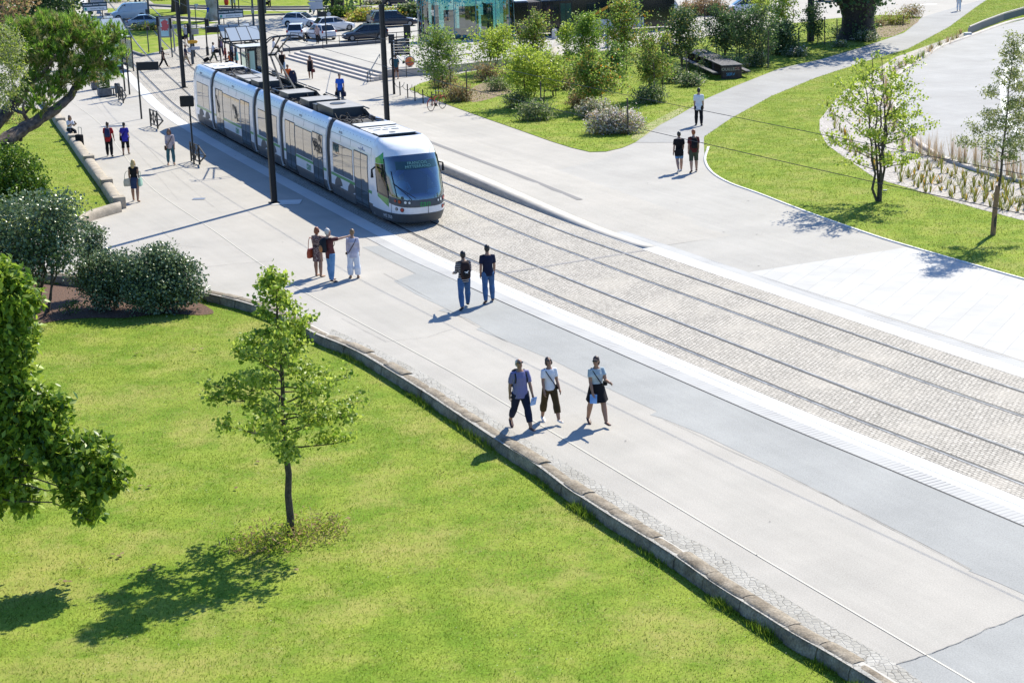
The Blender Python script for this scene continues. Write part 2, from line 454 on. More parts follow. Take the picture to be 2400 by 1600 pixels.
def uvmat(name, kind):
    mt = bpy.data.materials.new(name); mt.use_nodes = True
    n, l, b = nodes_of(mt)
    b.inputs['Roughness'].default_value = .8
    b.inputs['Specular IOR Level'].default_value = .3
    tc = n.new('ShaderNodeTexCoord')
    def noise(scale, detail=4, vec='Object'):
        t = n.new('ShaderNodeTexNoise'); t.inputs['Scale'].default_value = scale; t.inputs['Detail'].default_value = detail
        l.new(tc.outputs[vec], t.inputs['Vector']); return t
    def mixc(f, a, c, blend='MIX'):
        x = n.new('ShaderNodeMix'); x.data_type = 'RGBA'; x.blend_type = blend
        for s, v in ((0, f), (6, a), (7, c)):
            if isinstance(v, (int, float)): x.inputs[s].default_value = v
            elif isinstance(v, tuple): x.inputs[s].default_value = (*v, 1)
            else: l.new(v, x.inputs[s])
        return x.outputs[2]
    def rng(s, a, c, lo=0., hi=1.):
        r = n.new('ShaderNodeMapRange')
        r.inputs[1].default_value, r.inputs[2].default_value, r.inputs[3].default_value, r.inputs[4].default_value = a, c, lo, hi
        l.new(s, r.inputs[0]); return r.outputs[0]
    def brick(wd, ht, mortar, c1, c2, cm, off=.5, distort=.02, dscale=6):
        nz = noise(dscale, 2)
        sub = n.new('ShaderNodeVectorMath'); sub.operation = 'SCALE'; sub.inputs[3].default_value = distort
        l.new(nz.outputs['Color'], sub.inputs[0])
        ad = n.new('ShaderNodeVectorMath'); l.new(tc.outputs['UV'], ad.inputs[0]); l.new(sub.outputs[0], ad.inputs[1])
        br = n.new('ShaderNodeTexBrick')
        br.offset = off
        br.inputs['Scale'].default_value = 1
        br.inputs['Brick Width'].default_value = wd
        br.inputs['Row Height'].default_value = ht
        br.inputs['Mortar Size'].default_value = mortar
        br.inputs['Mortar Smooth'].default_value = .3
        br.inputs['Color1'].default_value = (*c1, 1); br.inputs['Color2'].default_value = (*c2, 1); br.inputs['Mortar'].default_value = (*cm, 1)
        l.new(ad.outputs[0], br.inputs['Vector'])
        return br
    if kind == 'cobble':
        br = brick(.15, .10, .011, (.52, .48, .415), (.385, .355, .305), (.05, .043, .034), distort=.07, dscale=6)
        big = noise(.5, 5)
        # joints filled with pale sand in places
        c = mixc(rng(big.outputs[0], .46, .68), br.outputs['Color'], mixc(.55, br.outputs['Color'], (.475, .432, .365)))
        c = mixc(1.0, c, rng(noise(9, 3).outputs[0], .3, .7, .86, 1.1), 'MULTIPLY')
        l.new(c, b.inputs['Base Color'])
        bp = n.new('ShaderNodeBump'); bp.inputs['Strength'].default_value = .5; bp.inputs['Distance'].default_value = .012; bp.invert = True
        l.new(br.outputs['Fac'], bp.inputs['Height']); l.new(bp.outputs[0], b.inputs['Normal'])
    elif kind == 'slab':
        br = brick(1.3, .65, .006, (.48, .47, .44), (.44, .43, .405), (.27, .26, .25), distort=.0)
        c = mixc(1.0, br.outputs['Color'], rng(noise(1.2, 6).outputs[0], .3, .7, .93, 1.05), 'MULTIPLY')
        l.new(c, b.inputs['Base Color'])
    elif kind == 'granite':
        br = brick(1.4, 2, .008, (.60, .59, .56), (.54, .53, .505), (.42, .40, .37), off=0, distort=0)
        l.new(br.outputs['Color'], b.inputs['Base Color'])
    elif kind == 'tactile':
        br = brick(.15, .6, .020, (.44, .435, .415), (.41, .40, .385), (.20, .20, .20), off=0, distort=0)
        nz = rng(noise(.6, 3).outputs[0], .35, .65)
        c = mixc(nz, br.outputs['Color'], (.43, .425, .405))
        l.new(c, b.inputs['Base Color'])
        bp = n.new('ShaderNodeBump'); bp.inputs['Strength'].default_value = .6; bp.inputs['Distance'].default_value = .01; bp.invert = True
        l.new(br.outputs['Fac'], bp.inputs['Height']); l.new(bp.outputs[0], b.inputs['Normal'])
    elif kind == 'setts':
        vo = n.new('ShaderNodeTexVoronoi'); vo.feature = 'DISTANCE_TO_EDGE'; vo.inputs['Scale'].default_value = 8; vo.inputs['Randomness'].default_value = .6
        l.new(tc.outputs['Object'], vo.inputs['Vector'])
        v2 = n.new('ShaderNodeTexVoronoi'); v2.inputs['Scale'].default_value = 8; v2.inputs['Randomness'].default_value = .6
        l.new(tc.outputs['Object'], v2.inputs['Vector'])
        st = mixc(rng(noise(1.1, 4).outputs[0], .35, .65), (.35, .33, .285), (.42, .40, .355))
        st = mixc(1.0, st, rng(v2.outputs['Color'], 0, 1, .82, 1.1), 'MULTIPLY')
        gap = mixc(rng(noise(1.6, 3).outputs[0], .45, .62), (.16, .145, .12), (.36, .34, .30))
        c = mixc(rng(vo.outputs[0], .01, .055), gap, st)
        c = mixc(1.0, c, rng(noise(40, 3).outputs[0], .3, .7, .85, 1.1), 'MULTIPLY')
        l.new(c, b.inputs['Base Color'])
        bp = n.new('ShaderNodeBump'); bp.inputs['Strength'].default_value = .5; bp.inputs['Distance'].default_value = .02
        l.new(rng(vo.outputs[0], 0, .12), bp.inputs['Height']); l.new(bp.outputs[0], b.inputs['Normal'])
    return mt
for k in ('cobble', 'slab', 'granite', 'tactile', 'setts'): MT['uv_' + k] = uvmat(k + '_paving', k)

# ------------------------------------------------------------------ ground sheets
def sheet(name, pts, z, m, curve=0, kind='structure', raw=False):
    """level polygon from photo points (or world points when raw)"""
    W = [V((p[0], p[1], z)) for p in pts] if raw else [P(p[0], p[1], z) for p in pts]
    if curve: W = catmull(W, curve, closed=True)
    fs = tessellate_polygon([W])
    fs = [f if (W[f[1]] - W[f[0]]).cross(W[f[2]] - W[f[0]]).z > 0 else f[::-1] for f in fs]
    me = bpy.data.meshes.new(name)
    me.from_pydata([tuple(p) for p in W], [], [tuple(f) for f in fs])
    uvl = me.uv_layers.new(name='UVMap')
    c, s_ = math.cos(R(-62)), math.sin(R(-62))
    for lp in me.loops:
        q = me.vertices[lp.vertex_index].co
        uvl.data[lp.index].uv = (q.x * c - q.y * s_, q.x * s_ + q.y * c)
    me.materials.append(m)
    o = bpy.data.objects.new(name, me); COL.objects.link(o)
    o['kind'] = kind
    return o, W

def offset_line(line, d):
    out = []
    for i, p in enumerate(line):
        t = (line[min(i + 1, len(line) - 1)] - line[max(i - 1, 0)]).normalized()
        out.append(V((p.x - t.y * d, p.y + t.x * d, p.z)))
    return out

def strip(name, line, o0, o1, z0, m, thick=0, kind='structure', parent=None):
    a, b = offset_line(line, o0), offset_line(line, o1)
    s, vs, fs, us = 0, [], [], []
    for i, (p, q) in enumerate(zip(a, b)):
        if i: s += (line[i] - line[i - 1]).length
        z = z0(i / (len(a) - 1)) if callable(z0) else z0
        vs += [(p.x, p.y, z), (q.x, q.y, z)]; us += [(s, o0), (s, o1)]
    n = len(a)
    fs = [(2 * i, 2 * i + 2, 2 * i + 3, 2 * i + 1) for i in range(n - 1)]
    if thick:
        k = len(vs)
        vs += [(x, y, z - thick) for x, y, z in vs]; us += us
        for i in range(n - 1):
            fs += [(2 * i, k + 2 * i, k + 2 * i + 2, 2 * i + 2), (2 * i + 1, 2 * i + 3, k + 2 * i + 3, k + 2 * i + 1)]
        fs += [(0, 1, k + 1, k), (2 * n - 2, k + 2 * n - 2, k + 2 * n - 1, 2 * n - 1)]
    o = np_mesh(name, vs, fs, m)
    me = o.data
    uvl = me.uv_layers.new(name='UVMap')
    for lp in me.loops: uvl.data[lp.index].uv = us[lp.vertex_index]
    if kind: o['kind'] = kind
    if parent: o.parent = parent
    return o

# track axis, far to near, on the ground
AX = catmull([V((x, y, 0)) for x, y in [(-47, 210), (-35, 165), (-28.2, 138), (-21.4, 114.2), (-15.4, 95.7), (-3.75, 67.4), (0.46, 58.35), (4.0, 51.3), (8.13, 43.2), (10.9, 38.1), (16, 28.5), (21, 19)]], 10)
def seg(y0, y1): return [p for p in AX if y0 <= p.y <= y1]

LZ = -.28   # the near lawn lies below the promenade
WALL = [(-160, 625), (0, 632), (80, 640), (165, 650), (300, 662), (400, 672), (464, 683), (563, 706), (640, 732), (693, 757), (742, 783), (834, 822), (933, 880), (1000, 922), (1066, 966), (1178, 1040), (1255, 1088), (1329, 1144), (1367, 1168), (1439, 1214), (1568, 1294), (1665, 1362), (1726, 1401), (1788, 1440), (1856, 1483), (1933, 1526), (2000, 1566), (2062, 1604), (2300, 1760), (2500, 1890)]
wl = catmull([P(x, y, 0) for x, y in WALL], 4)

sheet('lawn', [(-90, 8), (30, 8), (30, 76), (-90, 76)], LZ, MT['lawn'], raw=True)
base = [(p.x, p.y) for p in wl] + [(60, 10), (700, 10), (700, 1200), (-700, 1200), (-700, wl[0].y)]
sheet('pavement', base, 0, MT['asphalt'], raw=True)
sheet('ground', [(-900, -60), (900, -60), (900, 1300), (-900, 1300)], -.9, MT['lawn2'], raw=True)

# promenade
def line_px(pts, z=0, n=4): return catmull([P(x, y, z) for x, y in pts], n)
t_out = offset_line(seg(15, 72), 2.36)
t_out2 = offset_line(seg(15, 72), 2.36)
dk = [P(*p) for p in [(850, 579), (973, 641), (923, 659), (975, 690), (1043, 722), (1028, 728), (1095, 747), (1128, 765), (1116, 772), (1190, 800), (1300, 846), (1420, 908), (1540, 964), (1524, 972), (1557, 982), (1645, 1017), (1818, 1100), (1900, 1141), (2005, 1194), (2019, 1200), (2137, 1260), (2277, 1334), (2270, 1337), (2340, 1365), (2400, 1392), (2700, 1540)]]
near_dk = [p for p in offset_line(seg(15, 64.6), -2.34)]
sheet('promenade_band', [(p.x, p.y) for p in dk] + [(p.x, p.y) for p in reversed(near_dk)], .004, MT['asphalt_blue'], raw=True)
sheet('promenade_patch', [(2101, 1556), (2170, 1533), (2240, 1507), (2300, 1478), (2352, 1459), (2400, 1438), (2700, 1330), (2700, 1900), (2300, 1700), (2163, 1600)], .004, MT['asphalt_blue'])
sheet('plaza_asphalt', [(1160, 449), (1250, 412), (1420, 370), (1488, 334), (1650, 332), (1665, 405), (1778, 455), (1892, 499), (2028, 547), (2127, 579), (1755, 638), (1500, 560), (1345, 505)], .004, asphalt('plaza_asphalt', (.40, .38, .342), (.362, .345, .312)))
sheet('paving_slabs', [(1755, 638), (2127, 579), (2400, 655), (2700, 740), (2700, 950), (2400, 846), (2060, 735)], .004, MT['uv_slab'])

# track bed and its borders
strip('tram_track_bed', seg(15, 215), -1.27, 5.02, .008, MT['uv_cobble'])
strip('left_granite_border', seg(15, 215), -1.88, -1.27, .012, MT['uv_granite'])
strip('left_tactile_paving', seg(15, 66), -2.34, -1.88, .013, MT['uv_tactile'])
strip('right_granite_border', seg(15, 66), 5.02, 5.62, .012, MT['uv_granite'])
strip('right_tactile_paving', seg(15, 68), 5.62, 6.05, .013, MT['uv_tactile'])
strip('pavement_joint', seg(15, 58), -2.375, -2.34, .009, MT['black'])
RAILS = [(-.66, .06), (.82, .06), (2.72, .06), (4.2, .06)]
for o_, w_ in RAILS:
    side = 1 if o_ in (-.66, 2.72) else -1
    strip('rail', seg(15, 215), o_ - .028, o_ + .028, .016, MT['chrome'] if 'railm' not in MT else MT['railm'])
    strip('rail_groove', seg(15, 215), o_ + side * .028, o_ + side * .10, .0145, MT['black'])
MT['railm'] = mat('worn_rail', (.34, .335, .32), .4, .3, col2=(.16, .15, .14), nscale=3)
for o in bpy.data.objects:
    if o.name.startswith('rail') and not ('groove' in o.name or 'joint' in o.name): o.data.materials[0] = MT['railm']
# drain grating across the track
a_, b_ = P(1186, 640), P(1512, 587)
db = MB(); db.bar(a_ + V((0, 0, .0)), b_, .16, .03)
tag(db.build('drain_channel', mat('drain_grid', (.3, .28, .26), .7, col2=(.16, .15, .14), nscale=30)), kind='structure')

# raised kerb on the far side of the track, falling to the level of the plaza
K0 = [p for p in AX if 58.5 <= p.y <= 120]
def kz(t):   # far (t=0) to near (t=1)
    y = K0[min(int(t * (len(K0) - 1) + .5), len(K0) - 1)].y
    return .012 + .24 * max(0, min(1, (y - 62.0) / 11.0))
strip('platform_kerb', K0, 5.06, 5.62, lambda t: kz(t) + .004, mat('kerb_granite', (.47, .44, .39), .8, col2=(.40, .37, .32), nscale=2), thick=.30)
strip('platform_ramp', K0, 5.62, 9.5, kz, MT['asphalt'])
me = bpy.data.objects['platform_ramp'].data
for i, v in enumerate(me.vertices):
    if i % 2 == 1: v.co.z = .002
strip('platform_slot', [p for p in AX if 66 <= p.y <= 130], 7.05, 7.3, 0.20, mat('slot_grid', (.17, .16, .15), .7))
me = bpy.data.objects['platform_slot'].data
for v in me.vertices:
    # follow the ramp surface
    best = min(range(len(K0)), key=lambda i: (K0[i].xy - v.co.xy).length)
    v.co.z = kz(best / (len(K0) - 1)) * .62 + .012

# cream guide line and cobbled edge beside the wall
strip('guide_line', line_px([(120, 180), (168, 236), (183, 250), (236, 292), (298, 373), (334, 418), (380, 460), (500, 540), (584, 600), (709, 682), (1000, 840), (1107, 900), (1600, 1196), (1800, 1316), (2170, 1534), (2282, 1600), (2500, 1730)]), -.02, .02, .010, MT['cream_line'])
edge = [(742, 783), (778, 771), (900, 827), (1000, 879), (1046, 908), (1204, 1012), (1378, 1117), (1492, 1186), (1600, 1254), (1678, 1294), (1907, 1442), (2098, 1553), (2162, 1599), (2420, 1750)]
inner = [(p.x, p.y) for p in wl if p.y < P(742, 783).y and p.y > 20]
e2 = [P(*p) for p in edge[1:]]
sheet('cobbled_edge', inner + [(p.x, p.y) for p in reversed(catmull(e2, 4)) if p.y > 20], .006, MT['uv_setts'], raw=True)
crk = MB()
random.seed(3)
def crack(pts, wd=.02, n=6):
    W = [P(x, y, .0165) for x, y in pts]
    L = []
    for i in range(len(W) - 1):
        for k in range(n): L.append(W[i].lerp(W[i + 1], k / n) + V((random.gauss(0, .012), random.gauss(0, .014), 0)))
    L.append(W[-1])
    for a, b in zip(L[:-1], L[1:]): crk.bar(a, b, wd * random.uniform(.4, 1.3), .001)
crack([(2101, 1556), (2170, 1533), (2240, 1507), (2300, 1478), (2352, 1459), (2400, 1438)], .016, 5)
crack([(849, 580), (975, 641)], .012)
crack([(1043, 722), (1190, 800)], .012)
crack([(1557, 982), (1900, 1141), (2019, 1200), (2277, 1334)], .012)
crack([(800, 745), (905, 800), (1000, 790), (1060, 770)], .007)
crack([(480, 735 - 110), (640, 610)], .008)
crack([(380, 540), (420, 575), (480, 580)], .008)
crack([(900, 640), (1010, 700)], .009)
crack([(330, 330), (420, 420), (520, 500)], .006)
crack([(210, 230), (300, 330), (420, 470)], .005)
tag(crk.build('pavement_cracks', mat('crack', (.20, .19, .178), .9)), kind='structure')

# right: lawn, gravel bed, curved road, footpath
RL = [(1650, 332), (1650, 321), (1714, 277), (1809, 225), (1911, 183), (2033, 143), (2128, 115), (2224, 64), (2285, 19), (2313, 0), (2340, -20), (2480, -40), (2500, 20), (2400, 48), (2352, 60), (2275, 84), (2208, 108), (2138, 150), (2106, 177), (2090, 215), (2098, 270), (2130, 320), (2190, 365), (2272, 399), (2400, 432), (2700, 490), (2700, 735), (2400, 655), (2127, 577), (2028, 546), (1892, 498), (1778, 454), (1711, 430), (1669, 405), (1652, 376)]
sheet('right_lawn', RL, .02, MT['lawn2'])
GB = [(2030, 178), (1969, 220), (1921, 281), (1921, 306), (1937, 338), (1972, 364), (2052, 418), (2128, 440), (2224, 469), (2288, 488), (2400, 517), (2700, 590), (2700, 492), (2400, 434), (2272, 401), (2190, 367), (2130, 322), (2098, 271), (2090, 216), (2106, 178), (2138, 151), (2208, 109), (2275, 85), (2290, 70), (2256, 78), (2180, 105), (2100, 134)]
sheet('gravel_bed', GB, .026, MT['gravel'])
RD = [(2400, 46), (2352, 58), (2275, 86), (2208, 110), (2138, 152), (2106, 179), (2092, 216), (2100, 270), (2132, 320), (2192, 364), (2274, 397), (2400, 430), (2700, 488), (2900, 300), (2700, 0)]
sheet('road', RD, .03, MT['asphalt_road'])
kerbline = catmull([P(x, y, 0) for x, y in [(2500, 30), (2400, 46), (2352, 58), (2275, 86), (2208, 110), (2138, 152), (2106, 179), (2092, 216), (2100, 270), (2132, 320), (2192, 364), (2274, 397), (2400, 430), (2700, 488)]], 5)
strip('road_kerb', kerbline, -.12, .12, .13, MT['step_stone'], thick=.14)
for pl, wd in (([(2470, 60), (2400, 110), (2372, 145), (2352, 190), (2352, 235), (2360, 270), (2378, 305), (2420, 340)], .32), ([(2400, 155), (2388, 172), (2378, 205)], .12)):
    strip('road_marking', line_px(pl), -wd / 2, wd / 2, .035, MT['paint_line'])
edgel = line_px([(1660, 345), (1652, 376), (1669, 405), (1711, 430), (1778, 454), (1892, 498), (2028, 546), (2127, 577), (2400, 655), (2700, 737)])
strip('lawn_edging', edgel, -.05, .06, .032, MT['granite'], thick=.03)
PT = [(1488, 334), (1490, 333), (1537, 298), (1590, 270), (1654, 232), (1718, 204), (1829, 160), (1921, 140), (2017, 112), (2074, 93), (2119, 77), (2138, 62), (2160, 41), (2300, 0), (2340, -20), (2313, 0), (2285, 19), (2224, 66), (2128, 117), (2033, 145), (1911, 185), (1809, 227), (1714, 279), (1651, 322), (1650, 334)]
sheet('footpath', PT, .014, MT['asphalt_path'])
ML = [(960, 209), (986, 195), (1020, 186), (1095, 169), (1150, 160), (1300, 132), (1500, 110), (1700, 80), (1860, 55), (1930, 46), (2000, 40), (2060, 36), (2120, 36), (2160, 41), (2138, 62), (2119, 77), (2074, 93), (2017, 112), (1921, 140), (1829, 160), (1718, 204), (1654, 232), (1590, 270), (1537, 298), (1490, 333), (1459, 346), (1420, 355), (1383, 356), (1340, 346), (1292, 331), (1216, 304), (1135, 276), (1054, 247), (1000, 226)]
sheet('plaza_lawn', ML, .02, MT['lawn2'])
sheet('worn_soil', [(1090, 222), (1130, 195), (1170, 200), (1200, 215), (1170, 225), (1110, 240)], .023, MT['earth'], curve=3)
sheet('worn_soil', [(1480, 318), (1520, 290), (1590, 255), (1600, 262), (1545, 294), (1495, 328)], .023, mat('dry_soil', (.36, .33, .15), .95, col2=(.18, .24, .04), nscale=2.2), curve=3)
sheet('worn_soil', [(2050, 78), (2085, 45), (2155, 45), (2120, 72), (2080, 88)], .023, MT['earth'], curve=3)

# far left lawn and mulch bed
FL = [(-300, 240), (0, 262), (60, 250), (118, 262), (148, 300), (176, 338), (210, 388), (252, 446), (276, 486), (200, 512), (100, 545), (-100, 600), (-500, 640)]
sheet('left_lawn', FL, .02, MT['lawn2'])
sheet('mulch_bed', [(-120, 640), (0, 650), (165, 662), (300, 676), (420, 690), (500, 728), (470, 738), (380, 735), (290, 745), (200, 745), (90, 758), (-120, 800)], LZ + .012, MT['mulch'], curve=3)

# lawns, streets and beds of the far side
sheet('street', [(330, -60), (900, -60), (980, 30), (1000, 100), (704, 112), (640, 70), (520, 84), (464, 90), (372, 124), (331, 134), (280, 110), (250, 30)], .004, MT['asphalt_street'])
sheet('roundabout_lawn', [(284, 108), (300, 118), (331, 130), (372, 121), (418, 109), (424, 95), (440, 88), (464, 84), (520, 79), (524, 68), (450, 66), (372, 70), (318, 70), (285, 74)], .014, MT['lawn2'])
sheet('median_lawn', [(252, 20), (330, 21), (480, 24), (600, 26), (720, 27), (712, 33), (600, 37), (560, 39), (520, 43), (480, 46), (400, 41), (335, 43), (285, 38), (252, 33)], .014, MT['lawn2'])
sheet('park_lawn', [(365, 13), (480, 15), (600, 17), (700, 17), (860, 15), (960, 6), (1000, -6), (700, -60), (340, -60), (350, 0)], .014, MT['lawn2'])
sheet('verge_lawn', [(404, 50), (480, 50), (520, 54), (470, 58), (404, 57)], .014, MT['lawn2'])
sheet('flower_bed', [(760, 48), (762, 30), (800, 22), (880, 18), (970, 22), (985, 40), (960, 52), (880, 50), (820, 54)], .014, MT['earth'])
sheet('left_street', [(-250, -40), (330, -60), (250, 20), (200, 60), (150, 90), (60, 20), (-200, 30)], .006, MT['asphalt_street'])
strip('median_kerb', line_px([(252, 34), (285, 39), (335, 44), (400, 42), (480, 47), (520, 44), (600, 38), (712, 34)]), -.3, .3, .13, mat('dark_kerb', (.16, .155, .15), .8), thick=.13)
strip('street_edge', line_px([(320, 12), (400, 17), (480, 21), (600, 23), (760, 23), (870, 17)]), -.35, .35, .12, bpy.data.materials['dark_kerb'], thick=.12)
strip('park_kerb', line_px([(340, 12), (400, 15), (480, 16), (600, 18), (700, 18), (860, 16)]), -.25, .25, .12, bpy.data.materials['dark_kerb'], thick=.12)
strip('roundabout_kerb', line_px([(284, 110), (300, 119), (331, 131), (340, 133)]), -.12, .12, .13, bpy.data.materials['dark_kerb'], thick=.13)
strip('lane_marking', line_px([(165, 0), (215, 14), (262, 28)]), -.15, .15, .012, MT['paint_line'])
strip('lane_marking', line_px([(150, 22), (190, 32), (230, 42)]), -.15, .15, .012, MT['paint_line'])
strip('bus_lane_marking', line_px([(2130, 14), (2160, 12), (2195, 10)]), -.3, .3, .012, MT['paint_line'])

# ------------------------------------------------------------------ grass blades
rng = np.random.default_rng(7)
def in_poly(px, py, poly):
    poly = np.asarray(poly); inside = np.zeros(len(px), bool)
    j = len(poly) - 1
    for i in range(len(poly)):
        xi, yi = poly[i]; xj, yj = poly[j]
        c = ((yi > py) != (yj > py)) & (px < (xj - xi) * (py - yi) / (yj - yi + 1e-12) + xi)
        inside ^= c; j = i
    return inside
def blades(name, poly, z, dens, hgt, wid, holes=(), mats=None, clump=0.0, dry=.25):
    poly = np.asarray([(p[0], p[1]) for p in poly])
    lo, hi = poly.min(0), poly.max(0)
    n = int((hi - lo).prod() * dens)
    n = min(n, 1400000)
    x, y = rng.uniform(lo[0], hi[0], n), rng.uniform(lo[1], hi[1], n)
    k = in_poly(x, y, poly)
    for h in holes: k &= ~in_poly(x, y, np.asarray([(p[0], p[1]) for p in h]))
    # only where the photograph can look, with a margin
    Cx = (x * rv.x + y * rv.y + (z - CAMH) * rv.z); Cz = (x * fwv.x + y * fwv.y + (z - CAMH) * fwv.z); Cy = (x * uv.x + y * uv.y + (z - CAMH) * uv.z)
    k &= (np.abs(Cx / Cz) * F < 1290) & (np.abs(Cy / Cz) * F < 880)
    x, y = x[k], y[k]; n = len(x)
    a = rng.uniform(0, 2 * np.pi, n)
    # patchy height
    ph = .55 + .45 * np.sin(x * 2.1 + 1.3 * np.sin(y * 1.7)) * np.sin(y * 2.6 + np.sin(x * 1.1)) + rng.normal(0, .25, n)
    h = hgt * np.clip(.55 + .45 * ph, .25, 1.5); ww = wid * rng.uniform(.6, 1.3, n)
    lean = rng.normal(0, .55, n) * h; la = rng.uniform(0, 2 * np.pi, n)
    vs = np.empty((n, 3, 3), np.float32)
    vs[:, 0] = np.stack([x - np.cos(a) * ww, y - np.sin(a) * ww, np.full(n, z)], 1)
    vs[:, 1] = np.stack([x + np.cos(a) * ww, y + np.sin(a) * ww, np.full(n, z)], 1)
    vs[:, 2] = np.stack([x + np.cos(la) * lean, y + np.sin(la) * lean, z + h], 1)
    # dry patches follow a smooth field
    f = .6 * np.sin(x * .45 + 2 * np.sin(y * .21)) + .5 * np.sin(y * .6 + 1.7 * np.sin(x * .33)) + .8 * np.sin(x * 2.3 + 2 * np.sin(y * 1.3)) * np.sin(y * 1.9 + 1.5 * np.sin(x * 1.7)) + .6 * np.sin(x * 6.1 + 2 * np.sin(y * 4.7)) * np.sin(y * 5.3) + rng.normal(0, .9, n)
    mi = (f > np.quantile(f, 1 - dry)).astype(np.int32)
    o = np_mesh(name, vs.reshape(-1, 3), np.arange(3 * n).reshape(-1, 3), [MT['blade'], MT['blade_dry']], mi=mi)
    nm = np.zeros((3 * n, 3), np.float32); nm[:, 2] = 1
    nm[:, :2] = np.repeat(rng.normal(0, .28, (n, 2)), 3, 0); nm /= np.linalg.norm(nm, axis=1)[:, None]
    o.data.normals_split_custom_set_from_vertices(nm)
    return tag(o, None, None, kind='stuff')
nearpoly = [(p.x, p.y) for p in offset_line(wl, -.18) if p.y < 62] + [(20, 18), (-40, 18), (-40, wl[0].y)]
MULCH = [P(x, y) for x, y in [(-120, 640), (0, 650), (165, 662), (300, 676), (420, 690), (500, 728), (470, 738), (380, 735), (290, 745), (200, 745), (90, 758), (-120, 800)]]
tag(blades('grass', nearpoly, LZ, 640, .042, .0065, holes=[[P(x, y, LZ) for x, y in [(-120, 640), (0, 650), (165, 662), (300, 676), (420, 690), (500, 728), (470, 738), (380, 735), (290, 745), (200, 745), (90, 758), (-120, 800)]]], dry=.3), 'short green lawn grass below the curved stone wall', 'grass')
gb = [P(x, y) for x, y in GB]
tag(blades('grass', [P(x, y) for x, y in RL], .02, 190, .05, .011, holes=[gb], dry=.2), 'bright lawn grass between the footpath and the gravel bed', 'grass')
tag(blades('grass', [P(x, y) for x, y in ML], .02, 70, .06, .018, dry=.2), 'grass under the young trees beside the plaza', 'grass')
tag(blades('grass', [P(x, y) for x, y in FL], .02, 150, .05, .011, dry=.3), 'grass behind the row of square stone blocks', 'grass')

# longer blades along the foot of the wall, clover heads in the lawn, specks on the pavement
def rough_edge(line, z, n, spread, hgt, wid, name, label):
    L = [p for p in line if p.y > 20]
    k = rng.integers(0, len(L) - 1, n); t = rng.uniform(size=n)
    A_ = np.array([tuple(p) for p in L]); q = A_[k] * (1 - t[:, None]) + A_[k + 1] * t[:, None]
    dd = A_[k + 1] - A_[k]; nn = np.stack([dd[:, 1], -dd[:, 0]], 1); nn /= np.linalg.norm(nn, axis=1)[:, None]
    nn *= np.where(nn[:, :1] * 1 + nn[:, 1:] > 0, -1, 1)
    off = np.abs(rng.normal(0, spread, n)) + .03
    x, y = q[:, 0] + nn[:, 0] * off, q[:, 1] + nn[:, 1] * off
    patch = np.clip(.5 + .6 * np.sin(k * .9) + .4 * np.sin(k * .37), .15, 1.3)
    h = hgt * patch * rng.uniform(.5, 1.2, n); a = rng.uniform(0, 6.28, n)
    vs = np.empty((n, 3, 3), np.float32)
    vs[:, 0] = np.stack([x - np.cos(a) * wid, y - np.sin(a) * wid, np.full(n, z)], 1)
    vs[:, 1] = np.stack([x + np.cos(a) * wid, y + np.sin(a) * wid, np.full(n, z)], 1)
    vs[:, 2] = np.stack([x + rng.normal(0, .4, n) * h, y + rng.normal(0, .4, n) * h, z + h], 1)
    return tag(np_mesh(name, vs.reshape(-1, 3), np.arange(3 * n).reshape(-1, 3), MT['blade']), label, 'grass', kind='stuff')
rough_edge(wl, LZ, 9000, .10, .17, .010, 'wall_foot_grass', 'longer grass and weeds along the foot of the curved stone wall')
def specks(name, polyw, z, n, size, m_, label, cat):
    pl = np.asarray([(p[0], p[1]) for p in polyw]); lo, hi = pl.min(0), pl.max(0)
    x, y = rng.uniform(lo[0], hi[0], n), rng.uniform(lo[1], hi[1], n)
    f = np.sin(x * .9 + 2 * np.sin(y * .7)) + np.sin(y * 1.3) + rng.normal(0, .7, n)
    k = in_poly(x, y, pl) & (f > .2)
    x, y = x[k], y[k]; n = len(x)
    a = rng.uniform(0, 6.28, n); s_ = size * rng.uniform(.4, 1.2, n)
    vs = np.stack([np.stack([x + np.cos(a + t) * s_, y + np.sin(a + t) * s_ * .7, np.full(n, z)], 1) for t in (0, 1.57, 3.14, 4.71)], 1).reshape(-1, 3)
    return tag(np_mesh(name, vs, np.arange(4 * n).reshape(-1, 4), m_), label, cat, kind='stuff')
specks('clover_flowers', nearpoly, LZ + .05, 26000, .011, MT['petal_white'], 'tiny pale clover heads scattered over the near lawn', 'flowers')
specks('pavement_specks', [P(x, y) for x, y in [(120, 260), (500, 330), (900, 540), (1600, 940), (2400, 1380), (2400, 1650), (2100, 1580), (1400, 1150), (780, 780), (300, 620)]], .0175, 260, .035, mat('speck', (.16, .15, .14), .9), 'small dark spots on the promenade', 'spots')
specks('pavement_specks', [P(x, y) for x, y in [(1100, 300), (1480, 340), (1660, 420), (2100, 585), (1750, 630), (1240, 450)]], .0175, 120, .045, bpy.data.materials['speck'], 'small dark spots on the plaza', 'spots')
